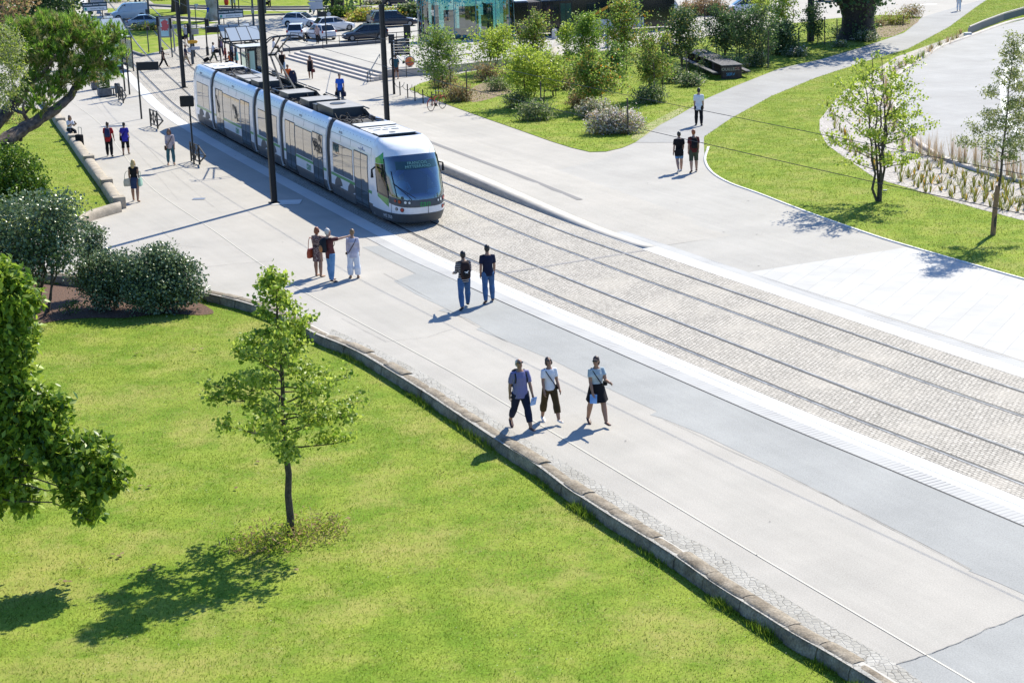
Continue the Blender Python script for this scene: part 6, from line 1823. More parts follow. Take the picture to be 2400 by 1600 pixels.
# wayfinding sign
b = at(924, 221); k = b.y / F; h = post_h(924, 221, 89)
t = thing('wayfinding_sign', 'black wayfinding post with six direction slats and white lettering', 'sign', b)
MB().bar((0, 0, 0), (0, 0, h), .13, .10).build('post', MT['black'], t)
txt = ['Cité des Congrès', 'Château des Ducs', 'Musée des Beaux-Arts', 'Nantes Métropole', 'Le Lieu Unique', 'Gare de Nantes']
for i in range(6):
    z = h - .16 - i * .152
    o = MB().box((.52, -.03, z), (.98, .05, .128)).build('slat', MT['black'], t)
    text_mesh('slat_text', txt[i], .066, frame(V((.58, -.058, z)), (1, 0, 0), (0, 0, 1)), MT['sign_white'], o, .001)
    MB().box((.12, -.058, z), (.055, .006, .06)).build('slat_symbol', MT['sign_white'], o)
m_ = MB(); m_.tube(catmull([V((-.02, 0, h)), V((.5, 0, h + .06)), V((1.0, 0, h - .02))], 5), .02, 6); m_.build('top_arch', MT['black'], t)

# bicycle racks and bicycles
for i, (px, py) in enumerate([(938, 224), (956, 230), (973, 237), (992, 243), (1013, 249)]):
    t = thing('bicycle_rack', ['bicycle rack post nearest the wayfinding sign', 'second bicycle rack post from the wayfinding sign', 'middle bicycle rack post', 'second bicycle rack post from the red bicycle', 'bicycle rack post behind the red bicycle'][i], 'bicycle rack', at(px, py), group='row of bicycle racks beside the lawn')
    MB().tube([(0, 0, 0), (0, 0, .78)], .032, 8).build('post', MT['dark_steel'], t)
    MB().tube([V((math.cos(a) * .26 + .0, .26 * .3 * math.cos(a), .74 - .28 * math.sin(a))) for a in [math.pi * q / 12 for q in range(13)]], .014, 6).build('hoop', MT['dark_steel'], t)
def bicycle(loc, rz, label, fm, extra=None, s_=1):
    t = thing('bicycle', label, 'bicycle', loc, rz, s_)
    for x in (-.53, .53):
        wv = MB(); wv.torus((x, 0, .34), .325, .018, 'y', 24, 6); wo = wv.build('wheel', MT['rubber'], t)
        sp = MB()
        for q in range(9): sp.bar((x, 0, .34), (x + .32 * math.cos(q * .7), 0, .34 + .32 * math.sin(q * .7)), .006)
        sp.tube([(x, -.04, .34), (x, .04, .34)], .025, 8)
        sp.build('spokes', MT['grey_metal'], wo)
    f = MB()
    bb, st, hd, rw, fw_ = V((-.1, 0, .30)), V((-.24, 0, .80)), V((.34, 0, .84)), V((-.53, 0, .34)), V((.53, 0, .34))
    for a, c, r in [(bb, st, .018), (bb, hd + V((.02, 0, -.08)), .02), (st + V((.03, 0, -.12)), hd, .018), (bb, rw, .014), (st + V((.02, 0, -.08)), rw, .012), (hd, fw_, .017), (hd, hd + V((-.05, 0, .16)), .016)]:
        f.tube([a, c], r, 6)
    f.build('frame', fm, t)
    MB().ball((-.25, 0, .86), (.13, .07, .04), 8).build('saddle', MT['black'], t)
    hb = MB(); hb.tube([(.16, -.27, .98), (.30, -.2, 1.0), (.30, .2, 1.0), (.16, .27, .98)], .014, 6); hb.build('handlebar', MT['chrome'], t)
    cr = MB(); cr.tube([(-.1, -.02, .30), (-.1, .02, .30)], .09, 12); cr.bar((-.1, -.06, .3), (.02, -.06, .18), .02); cr.bar((-.1, .06, .3), (-.22, .06, .42), .02); cr.build('crank', MT['dark_steel'], t)
    for x in (-.53, .53):
        MB().tube([V((x + .36 * math.cos(a), 0, .34 + .36 * math.sin(a))) for a in [R(q) for q in range(30 if x < 0 else 20, 190 if x < 0 else 130, 15)]], .02, 5).build('mudguard', extra or fm, t)
    return t
MT['bike_red'] = mat('bike_red', (.5, .06, .03), .35); MT['bike_orange'] = mat('bike_orange', (.75, .16, .05), .5); MT['bike_blue'] = mat('bike_pale_blue', (.25, .34, .42), .4)
a, c = at(1007, 262), at(1042, 254)
bicycle((a + c) / 2, math.atan2(c.y - a.y, c.x - a.x), 'red bicycle parked at the racks beside the lawn', MT['bike_red'], s_=.98)
t = bicycle(P(943, 157, TZ + .006), R(182), 'pale blue hire bicycle with an orange skirt guard on the terrace', MT['bike_blue'], s_=.9)
MB().tube([V((-.53, .05, .34)), V((-.53, -.05, .34))], .30, 16).build('skirt_guard', MT['bike_orange'], t)
MB().box((.55, 0, .84), (.3, .3, .22)).build('basket', MT['dark_steel'], t, bevel=.01)

# ------------------------------------------------------------------ glass pavilion
pb = P(1093, 104, 0); pb.y += 1.6
pav = thing('glass_pavilion', 'round teal glass pavilion with an overhanging pale disc roof', 'pavilion', (pb.x, pb.y, 0))
rx, ry, ph = 3.45, 2.5, 3.3
def ell(a, k=1.0, z=0): return V((math.cos(a) * rx * k, math.sin(a) * ry * k, z))
N_ = 28
for i in range(N_):
    a0, a1 = 2 * math.pi * i / N_, 2 * math.pi * (i + 1) / N_
    mb = MB(); vs = []
    for z in (.02, ph):
        vs += [ell(a0, 1, z), ell((a0 + a1) / 2, 1, z), ell(a1, 1, z)]
    mb.add(vs, [(0, 1, 4, 3), (1, 2, 5, 4)]); mb.build('glass_panel', MT['teal_glass'], pav)
mu = MB()
for i in range(0, N_, 2): mu.bar(ell(2 * math.pi * i / N_, 1.0, 0), ell(2 * math.pi * i / N_, 1.0, ph), .05)
mu.build('mullion', mat('teal_frame', (.10, .30, .32), .4), pav)
for k, (z0, z1, k0, k1, m_) in enumerate([(ph, ph + .12, 1.0, 1.03, 'dark_steel'), (ph + .12, ph + .42, 1.10, 1.14, 'roof_teal')]):
    if m_ == 'roof_teal': MT[m_] = mat('pale_teal_roof', (.55, .72, .72), .5, col2=(.68, .78, .78), nscale=1.5)
    rings = [[ell(2 * math.pi * i / 48, kk, z) for i in range(48)] for kk, z in ((k0, z0), (k1, (z0 + z1) / 2), (k1 * .97, z1))]
    MB().loft(rings).build(['roof_rim', 'roof'][k], MT[m_], pav, smooth=True)
rs = np.random.default_rng(8)
fz = MB()
for i in range(900):
    a = rs.uniform(0, 2 * math.pi); top_b = rs.uniform() < .7
    z = ph - rs.exponential(.22) if top_b else rs.exponential(.28) + .05
    if not .03 < z < ph: continue
    q = ell(a, 1.004, z); ta = V((-math.sin(a) * rx, math.cos(a) * ry, 0)).normalized(); s_ = rs.uniform(.04, .11)
    an = rs.uniform(0, 6.28)
    pts = [q + ta * (math.cos(an + t) * s_) + V((0, 0, math.sin(an + t) * s_)) for t in (0, 2.1, 4.2)]
    fz.add(pts, [(0, 1, 2)])
fz.build('leaf_frieze', mat('frieze_teal', (.04, .36, .40), .5), pav)
ins = MB()
for x, y, w_, d_, h in [(-2.2, .6, .5, .4, 2.6), (-1.2, 1.0, .8, .5, 2.2), (.2, 1.2, 1.4, .4, 2.4), (1.6, .8, .7, .5, 2.6), (-.3, -.4, 1.6, .5, 1.0), (1.3, -.6, .4, .4, 1.9)]:
    ins.box((x, y, h / 2), (w_, d_, h))
ins.build('interior_fittings', mat('pavilion_inside', (.05, .075, .08), .6, col2=(.16, .22, .2), nscale=1.3), pav)
MB().box((.3, -.72, .98), (1.3, .05, .12)).build('counter_top', MT['yellow'], pav)

# ------------------------------------------------------------------ articulated bus
ba, bb_ = P(1208, 90), P(1582, 68)
bd = (bb_ - ba); BL = bd.length; bd.normalize()
bus = thing('articulated_bus', 'long dark windowed articulated bus with a white lower panel and a yellow arc', 'bus', ba, math.atan2(bd.y, bd.x))
MT['bus_dark'] = mat('bus_dark', (.010, .014, .018), .12, spec=.7); MT['bus_white'] = mat('bus_white', (.62, .65, .68), .35, coat=.3); MT['bus_yellow'] = mat('bus_yellow', (.70, .33, .03), .4)
BH, BW = 2.55, 2.0
def busbox(x0, x1, nm, m_, z0=.25, z1=BH, w0=0, w1=BW):
    return MB().box(((x0 + x1) / 2, (w0 + w1) / 2, (z0 + z1) / 2), (x1 - x0, w1 - w0, z1 - z0)).build(nm, m_, bus, bevel=.05)
busbox(0, 1.05, 'bus_body', MT['bus_dark']); busbox(2.0, BL, 'bus_body', MT['bus_dark'])
bl_ = MB()
for i in range(12):
    x = 1.08 + .88 * i / 11; bl_.box((x, 1, 1.4), (.045, 1.95 - .1 * (i % 2), 2.2))
bl_.build('bellows', MT['bellows'], bus)
busbox(.05, 1.0, 'roof', MT['bus_white'], BH, BH + .10, .1, 1.9); busbox(2.05, BL - .1, 'roof', MT['bus_white'], BH, BH + .12, .1, 1.9)
busbox(5.2, BL - 2.4, 'lower_panel', MT['bus_white'], .28, 1.0, -.02, .3)
ya = MB()
ya.tube(catmull([V((4.9, -.03, .95)), V((5.9, -.035, 1.35)), V((7.0, -.035, 1.85)), V((8.0, -.035, 2.2)), V((8.8, -.035, 2.35))], 6), [.13] * 24 + [.10], 6, flat=.3) if False else ya.tube(catmull([V((4.9, -.03, .98)), V((5.9, -.035, 1.38)), V((7.0, -.035, 1.88)), V((8.0, -.035, 2.22)), V((8.8, -.035, 2.36))], 6), .11, 6)
ya.build('yellow_arc', MT['bus_yellow'], bus)
dr = MB()
for x in (2.35, 3.4, 4.3, 8.9, 9.6): dr.bar((x, -.02, .3), (x, -.02, 2.4), .06, .04)
for x in (2.9, 3.85): dr.bar((x, -.02, .3), (x, -.02, 2.4), .03, .03)
dr.build('door_frame', MT['dark_steel'], bus)
for x0, x1 in ((2.42, 3.3), (5.4, 7.4), (7.6, 8.7)):
    MB().box(((x0 + x1) / 2, -.006, 1.75), (x1 - x0, .02, 1.0)).build('window', MT['car_glass'], bus)
for x0, x1 in ((3.45, 4.25), (8.95, 9.55)):
    MB().box(((x0 + x1) / 2, -.006, 1.35), (x1 - x0, .02, 1.9)).build('door', mat('bus_door_glass', (.02, .07, .06), .1) if 'bus_door_glass' not in bpy.data.materials else bpy.data.materials['bus_door_glass'], bus)
text_mesh('bus_lettering', 'busway', .42, frame(V((6.0, -.045, .66)), (1, 0, 0), (0, 0, 1)), MT['sign_grey'], bus, .004, shear=.3)
for x in (.5, 3.0, 8.3):
    o = MB().tube([(x, -.01, .38), (x, .25, .38)], .36, 16).build('wheel', MT['rubber'], bus)
    MB().tube([(x, -.03, .38), (x, .0, .38)], .2, 12).build('rim', MT['grey_metal'], o)

# ------------------------------------------------------------------ cars
def car(px, py, ang, label, col, kind='hatch', s_=None, name='car', L=4.0, wd=1.72, hh=1.48):
    s_ = s_ or far_scale(py)
    t = thing(name, label, 'car' if name == 'car' else 'van', at(px, py, .004), R(ang), s_)
    pm = mat('car_paint', col, .3, coat=.6, metal=.0)
    h = hh
    prof = {  # y from rear (-) to front (+): body height at the shoulder, floor
        'hatch': [(-.5, .55, .34), (-.49, .86, .26), (-.44, .96, .2), (-.2, .97, .17), (.1, .95, .17), (.2, .93, .17), (.36, .82, .18), (.46, .70, .2), (.5, .50, .28)],
        'estate': [(-.5, .55, .34), (-.49, .88, .26), (-.46, .98, .2), (-.2, .97, .17), (.1, .95, .17), (.2, .92, .17), (.38, .80, .18), (.47, .68, .2), (.5, .50, .28)],
        'coupe': [(-.5, .50, .32), (-.49, .78, .26), (-.40, .92, .2), (-.2, .90, .17), (.1, .88, .17), (.2, .86, .17), (.38, .76, .18), (.47, .62, .2), (.5, .46, .28)],
        'van': [(-.5, .55, .34), (-.495, 1.0, .26), (-.47, 1.05, .2), (-.1, 1.05, .17), (.1, 1.03, .17), (.24, 1.0, .17), (.38, .92, .18), (.47, .76, .2), (.5, .5, .28)]}[kind]
    rings = []
    for y, zt, zb in prof:
        w_ = wd / 2 * (1 - .18 * max(0, (abs(y) - .36) / .14) ** 2)
        ring = [(w_ * .92, zb), (w_, zb + .12), (w_ * 1.0, zt * .72), (w_ * .95, zt - .05), (w_ * .84, zt)]
        rings.append([V((x, y * L, z)) for x, z in ring] + [V((-x, y * L, z)) for x, z in reversed(ring)])
    body = MB().loft(rings).build('body', pm, t, smooth=True)
    cab = {'hatch': [(-.47, .0), (-.36, .93), (-.30, 1), (-.02, 1), (.06, .97), (.27, .0)], 'estate': [(-.49, .0), (-.42, .94), (-.36, 1), (.0, 1), (.06, .97), (.27, .0)],
           'coupe': [(-.42, .0), (-.22, .9), (-.14, .99), (-.02, 1), (.04, .96), (.26, .0)], 'van': [(-.49, .0), (-.475, .96), (-.46, 1), (.10, 1), (.14, .96), (.33, .0)]}[kind]
    base = np.interp([c[0] for c in cab], [p[0] for p in prof], [p[1] for p in prof])
    cr_ = []
    for (y, f), bz in zip(cab, base):
        z = bz - .02 + (h - bz) * f
        wt = wd / 2 * (.84 - .16 * f)
        cr_.append((y * L, bz - .03, z, wd / 2 * .83, wt))
    gl, rf_ = MB(), MB()
    rings = [[V((wb, y, zb)), V((wt, y, max(z - .05, zb + .001))), V((wt * .9, y, z)), V((-wt * .9, y, z)), V((-wt, y, max(z - .05, zb + .001))), V((-wb, y, zb))] for y, zb, z, wb, wt in cr_]
    gm = MT['car_glass']
    gl.loft(rings).build('glasshouse', gm if kind != 'van' else pm, t, smooth=True)
    up = [r for r in cr_ if r[2] > h - .16]
    rr_ = [[V((wt * 1.01, y, z - .055)), V((wt * .92, y, z + .008)), V((-wt * .92, y, z + .008)), V((-wt * 1.01, y, z - .055))] for y, zb, z, wb, wt in up]
    rf_.loft(rr_, cap=False, closed=False).build('roof', pm, t, smooth=True)
    pl = MB()
    for sx in (-1, 1):
        for i in (0, len(cr_) - 2):
            a, b = cr_[i], cr_[i + 1]
            pl.bar((sx * (a[3] + .005), a[0], a[2] if i == 0 else a[2] - .04), (sx * (b[4] + .005) if i == 0 else sx * (b[3] + .005), b[0], b[2] - .03), .05, .05)
        y = -.06 * L
        zb = float(np.interp(-.06, [p[0] for p in prof], [p[1] for p in prof]))
        pl.bar((sx * wd / 2 * .845, y, zb - .03), (sx * wd / 2 * .70, y - .03, h - .05), .05, .03)
    if kind == 'van':
        MB().box((0, -.489 * L, 1.32), (wd * .62, .02, .36)).build('rear_window', gm, t)
        for sx in (-1, 1): MB().add([(sx * wd / 2 * .80, .10 * L, 1.08), (sx * wd / 2 * .80, .29 * L, 1.06), (sx * wd / 2 * .70, .17 * L, h - .16), (sx * wd / 2 * .70, .10 * L, h - .14)], [(0, 1, 2, 3)]).build('side_window', gm, t)
        MB().add([(wd * .36, .315 * L, 1.1), (-wd * .36, .315 * L, 1.1), (-wd * .31, .17 * L, h - .1), (wd * .31, .17 * L, h - .1)], [(0, 1, 2, 3)]).build('windscreen', gm, t)
    pl.build('pillar', pm, t)
    rw = .31
    for sx in (-1, 1):
        for y in (-.31 * L, .32 * L):
            x = sx * (wd / 2 - .10)
            tr = MB().tube([(x - .10, y, rw), (x + .10, y, rw)], rw, 18).build('tyre', MT['rubber'], t, smooth=True)
            MB().tube([(x + sx * .09, y, rw), (x + sx * .112, y, rw)], [rw * .66, rw * .6], 10).build('rim', MT['grey_metal'], tr)
            ar = MB().tube([(x - .02, y, rw + .02), (x + sx * .088, y, rw + .02)], rw * 1.18, 18).build('wheel_arch', MT['black'], t)
        zf = prof[-2][1] - .05; zr = prof[1][1]
        MB().ball((sx * wd * .36, .475 * L, zf), (.17, .12, .07), 10).build('headlight', MT['lamp_clear'], t)
        MB().ball((sx * wd * .42, -.487 * L, zr - .02), (.10, .06, .13), 10).build('tail_light', MT['lamp_red'], t)
        MB().ball((sx * (wd / 2 + .05), .16 * L, .98), (.09, .06, .06), 8).build('mirror', pm, t)
    bp = MB(); bp.box((0, -.497 * L, .38), (wd * .86, .08, .16)); bp.build('rear_bumper', MT['dark_steel'] if kind == 'van' else pm, t, bevel=.03)
    MB().box((0, .492 * L, .36), (wd * .62, .08, .18)).build('front_grille', MT['black'], t, bevel=.02)
    MB().box((0, -.503 * L, .66), (.48, .02, .11)).build('number_plate', MT['sign_white'], t)
    MB().box((0, .508 * L, .44), (.48, .02, .10)).build('number_plate', MT['sign_white'], t)
    return t
WH, SV, DK_, NV, GY = (.74, .75, .76), (.42, .46, .50), (.02, .022, .03), (.02, .024, .04), (.30, .31, .33)
car(304, 45, 108, 'white panel van seen from behind on the far left street', WH, 'van', name='van', L=4.3, hh=1.85)
car(346, 64, -82, 'silver coupe behind the roundabout flowers', SV, 'coupe', L=4.3, hh=1.38)
car(708, 62, -112, 'white hatchback farthest left, its front turned to the right', WH, 'hatch')
car(697, 90, -2, 'small white car seen from behind beside the row of short posts', WH, 'hatch', L=3.6, hh=1.5)
car(752, 92, 32, 'white hatchback with round red tail lights seen from behind', WH, 'hatch', L=3.9)
car(783, 73, -62, 'white hatchback with a black rear window facing right', WH, 'hatch', L=4.2)
car(856, 94, 104, 'dark blue estate car facing left in front of the flower bed', NV, 'estate', L=4.3)
car(884, 56, 15, 'grey car seen from behind, half hidden by the black plaza pole', GY, 'hatch')
car(925, 62, -78, 'dark blue large car facing right left of the pavilion', NV, 'estate', L=4.7, hh=1.65)
car(936, 12, -95, 'dark blue car at the top edge above the green shrubs', NV, 'estate')
car(1562, 40, -40, 'pale car behind the front of the bus', (.5, .58, .64), 'van', name='van', hh=1.8)
car(1745, 30, 98, 'white pickup like car at the top edge behind the shaded thicket', WH, 'estate', L=4.8, hh=1.55)
car(1950, 2, 90, 'dark car at the top edge near the old tree', DK_, 'estate')

# ------------------------------------------------------------------ picnic platform
pa_, pb_, pc_ = P(1700, 178), P(1733, 172), P(1632, 140)
MT['old_wood'] = mat('weathered_wood', (.085, .08, .078), .85, col2=(.15, .15, .155), nscale=7, bump=.4)
MT['old_wood_dark'] = mat('dark_wood', (.05, .035, .03), .9, col2=(.09, .06, .05), nscale=6)
ctr = P(1672, 166)
dl = (P(1704, 184) - P(1620, 146)); LL = dl.length; dl.normalize()
pt = thing('picnic_platform', 'long weathered wooden table platform with benches and graffiti on its end', 'picnic table', ctr, math.atan2(dl.y, dl.x))
for i in range(7):
    MB().box((0, -.54 + i * .18, .80), (LL, .165, .05)).build('table_plank', MT['old_wood'], pt)
for sy in (-1, 1):
    MB().box((0, sy * .98, .40), (LL * .98, .30, .06)).build('bench', MT['old_wood'], pt)
for x in (-.5, -.25, 0, .25, .495):
    MB().box((x * LL * .97, 0, .40), (.5 if abs(x) < .4 else .08, 1.16, .72)).build('support_box', MT['old_wood_dark'], pt, bevel=.01)
    MB().box((x * LL * .9, 0, .30), (.10, 2.1, .08)).build('bench_bearer', MT['old_wood_dark'], pt)
MB().box((LL * .5 - .22, 0, .38), (.44, 1.14, .74)).build('end_box', MT['old_wood_dark'], pt, bevel=.01)
for i, (tx, c, z, sz) in enumerate([('OUiLLEDE', (.5, .45, .35), .58, .24), ('SERV', (.1, .35, .6), .28, .24), ('OA', (.45, .06, .06), .6, .2)]):
    text_mesh('graffiti', tx, sz, frame(V((LL * .5 + .012, -.1 if i < 2 else .3, z)), (0, 1, 0), (0, 0, 1)), mat('graffiti_paint', c, .7), pt, .002)
t = thing('picnic_platform', 'dark wooden seat end half hidden among the young trees', 'picnic table', P(1570, 128), math.atan2(dl.y, dl.x))
for i in range(4): MB().box((0, -.3 + i * .2, .72), (2.4, .18, .06)).build('table_plank', MT['old_wood'], t)
MB().box((0, 0, .35), (2.2, .7, .66)).build('support_box', MT['old_wood_dark'], t)

# retaining edge at the upper right road
mb = MB(); W = [P(x, y, 0) for x, y in [(2268, 84), (2300, 70), (2352, 50), (2400, 36), (2470, 20)]]
rings = [[p + V((0, 0, z)) + V((.25, .6, 0)) * k for k, z in ((0, 0), (0, .5), (.35, .5), (.35, 0))] for p in W]
mb.loft(rings).build('retaining_wall', MT['ramp'] if 'ramp' in MT else bpy.data.materials['ramp_dark'])
tag(bpy.data.objects['retaining_wall'], 'low dark retaining wall rising beside the curved road at the top right', 'wall')
mb = MB(); rail_w = [p + V((.25, .6, .5)) * 1 for p in W]
mb.tube([p + V((0, 0, .04)) for p in rail_w], .05, 6)
tag(mb.build('wall_coping', MT['step_stone']), 'pale coping on the low retaining wall at the top right', 'coping')
t = tag(MB().box((0, 0, .12), (.5, .35, .25)).build('kerb_stone', MT['granite'], loc=P(2268, 85, .03), bevel=.03), 'pale kerb stone at the start of the retaining wall', 'stone')

# small odds and ends
t = tag(MB().box((0, 0, .1), (.16, .10, .05)).build('garden_light', MT['grey_metal'], loc=P(2074, 452, 0), bevel=.01), 'small grey spotlight on the right lawn beside the multi stemmed tree', 'spotlight')
t = tag(MB().ball((0, 0, .35), (.22, .2, .45), 12).build('fire_hydrant', MT['red'], loc=P(531, 13), smooth=True), 'red hydrant on the far shaded lawn', 'hydrant')
rs = np.random.default_rng(19)
dl_ = MB()
for px, py in [(322, 1 + 829), (465, 818), (340, 1140), (275, 1301), (160, 1360), (345, 1330), (560, 1147), (700, 1330), (600, 1080)]:
    p = P(px, py, LZ + .05)
    for k in range(3 if px < 500 else 1):
        q = p + V((rs.normal(0, .08), rs.normal(0, .08), 0)); a = rs.uniform(0, 6)
        dl_.add([q + V((math.cos(a + t) * .06, math.sin(a + t) * .06, rs.uniform(0, .03))) for t in (0, 1.6, 3.1, 4.7)], [(0, 1, 2, 3)])
tag(dl_.build('fallen_leaves', MT['leaf_brown']), 'scattered brown fallen leaves on the near lawn', 'leaves', kind='stuff')
# ------------------------------------------------------------------ people
def skin(c): 
    k = 'skin_%d' % int(c[0] * 1000)
    if k not in MT: MT[k] = mat(k, c, .55, col2=tuple(x * .86 for x in c), nscale=6)
    return MT[k]
SK = (.40, .235, .165); SKT = (.33, .18, .115); SKD = (.07, .04, .03)
def cloth(name, col, col2=None, **kw):
    k = 'cloth_' + name
    if k not in MT: MT[k] = mat(k, col, .85, col2=col2 or tuple(x * .72 for x in col), nscale=kw.get('nscale', 5), bump=.35, bscale=14, spec=.2)
    return MT[k]
def pattern_cloth(name, kind, a, b, scale):
    k = 'cloth_' + name
    if k in MT: return MT[k]
    mt = mat(k, a, .85, spec=.2); n, l, bs = nodes_of(mt)
    tc = n.new('ShaderNodeTexCoord')
    if kind == 'stripe_v' or kind == 'stripe_h':
        t = n.new('ShaderNodeTexWave'); t.wave_type = 'BANDS'; t.bands_direction = 'X' if kind == 'stripe_v' else 'Z'
        t.inputs['Scale'].default_value = scale; t.inputs['Distortion'].default_value = .6 if kind == 'stripe_v' else .3
        l.new(tc.outputs['Object'], t.inputs['Vector']); f = t.outputs['Fac']; lo, hi = (.35, .6) if kind == 'stripe_v' else (.72, .8)
    else:
        t = n.new('ShaderNodeTexVoronoi'); t.inputs['Scale'].default_value = scale
        l.new(tc.outputs['Object'], t.inputs['Vector']); f = t.outputs['Distance']; lo, hi = .28, .42
    r = n.new('ShaderNodeMapRange'); r.inputs[1].default_value, r.inputs[2].default_value = lo, hi
    l.new(f, r.inputs[0])
    mx = n.new('ShaderNodeMix'); mx.data_type = 'RGBA'; mx.inputs[6].default_value = (*a, 1); mx.inputs[7].default_value = (*b, 1)
    l.new(r.outputs[0], mx.inputs[0]); l.new(mx.outputs[2], bs.inputs['Base Color'])
    MT[k] = mt
    return mt
JEANS = cloth('jeans', (.035, .085, .19), (.07, .15, .30)); JEANL = cloth('light_jeans', (.10, .22, .40), (.18, .32, .5))
BLACK = cloth('black', (.012, .012, .015)); NAVY = cloth('navy', (.014, .02, .05)); WHITE = cloth('white', (.74, .75, .78), (.62, .64, .70))
OLIVE = cloth('olive', (.075, .05, .02)); KHAKI = cloth('khaki', (.46, .36, .22)); GREYC = cloth('grey', (.42, .50, .54)); REDC = cloth('red', (.42, .025, .03)); PURP = cloth('purple', (.05, .045, .42)); PINK = cloth('pink', (.58, .48, .48)); TEAL = cloth('teal', (.06, .16, .19)); ORANGE = cloth('orange', (.75, .14, .03)); BLUE = cloth('blue', (.02, .11, .55)); MAROON = cloth('maroon', (.12, .025, .025)); CHARCOAL = cloth('charcoal', (.02, .024, .03)); GREENK = cloth('army', (.07, .085, .055)); LBLUE = cloth('pale_blue', (.30, .42, .56)); BLUESK = cloth('blue_skirt', (.035, .055, .12)); BROWN = cloth('brown', (.10, .055, .035)); CREAM = cloth('cream', (.62, .55, .42)); MINT = cloth('mint', (.36, .56, .46)); LILAC = cloth('lilac', (.40, .36, .58)); PINKB = cloth('rose', (.6, .25, .35))
STRIPE = pattern_cloth('blue_stripes', 'stripe_v', (.055, .075, .30), (.30, .27, .36), 13); HSTR = pattern_cloth('dark_stripes', 'stripe_h', (.018, .014, .018), (.45, .43, .45), 5.5); PRINT = pattern_cloth('small_print', 'dots', (.62, .50, .42), (.10, .045, .045), 38); DKSH = cloth('dark_red_shirt', (.06, .02, .022), (.15, .05, .05))
HAIRS = {'black': mat('hair_black', (.012, .010, .010), .4), 'brown': mat('hair_brown', (.05, .025, .015), .4), 'grey': mat('hair_grey', (.45, .44, .43), .6), 'blond': mat('hair_blond', (.50, .34, .14), .45), 'red': mat('hair_red', (.26, .075, .025), .45), 'auburn': mat('hair_auburn', (.14, .05, .025), .4), 'mid': mat('hair_mid', (.20, .12, .06), .45), 'white': mat('hair_white', (.62, .6, .57), .6), 'cap': mat('cap_red', (.28, .05, .04), .8)}
SHOES = {'brown': mat('shoe_brown', (.07, .03, .025), .5), 'black': mat('shoe_black', (.015, .015, .016), .5), 'white': mat('shoe_white', (.7, .69, .67), .5), 'tan': mat('shoe_tan', (.28, .15, .08), .6)}
SUNGL = mat('sunglasses', (.006, .006, .008), .15, spec=.8)

def rot(v, pitch, abd, side):
    """limb direction from hanging down: pitch forward (+y), abduction outward"""
    p, a = R(pitch), R(abd)
    return V((side * math.sin(a) * 1.0, math.sin(p) * math.cos(a), -math.cos(p) * math.cos(a)))

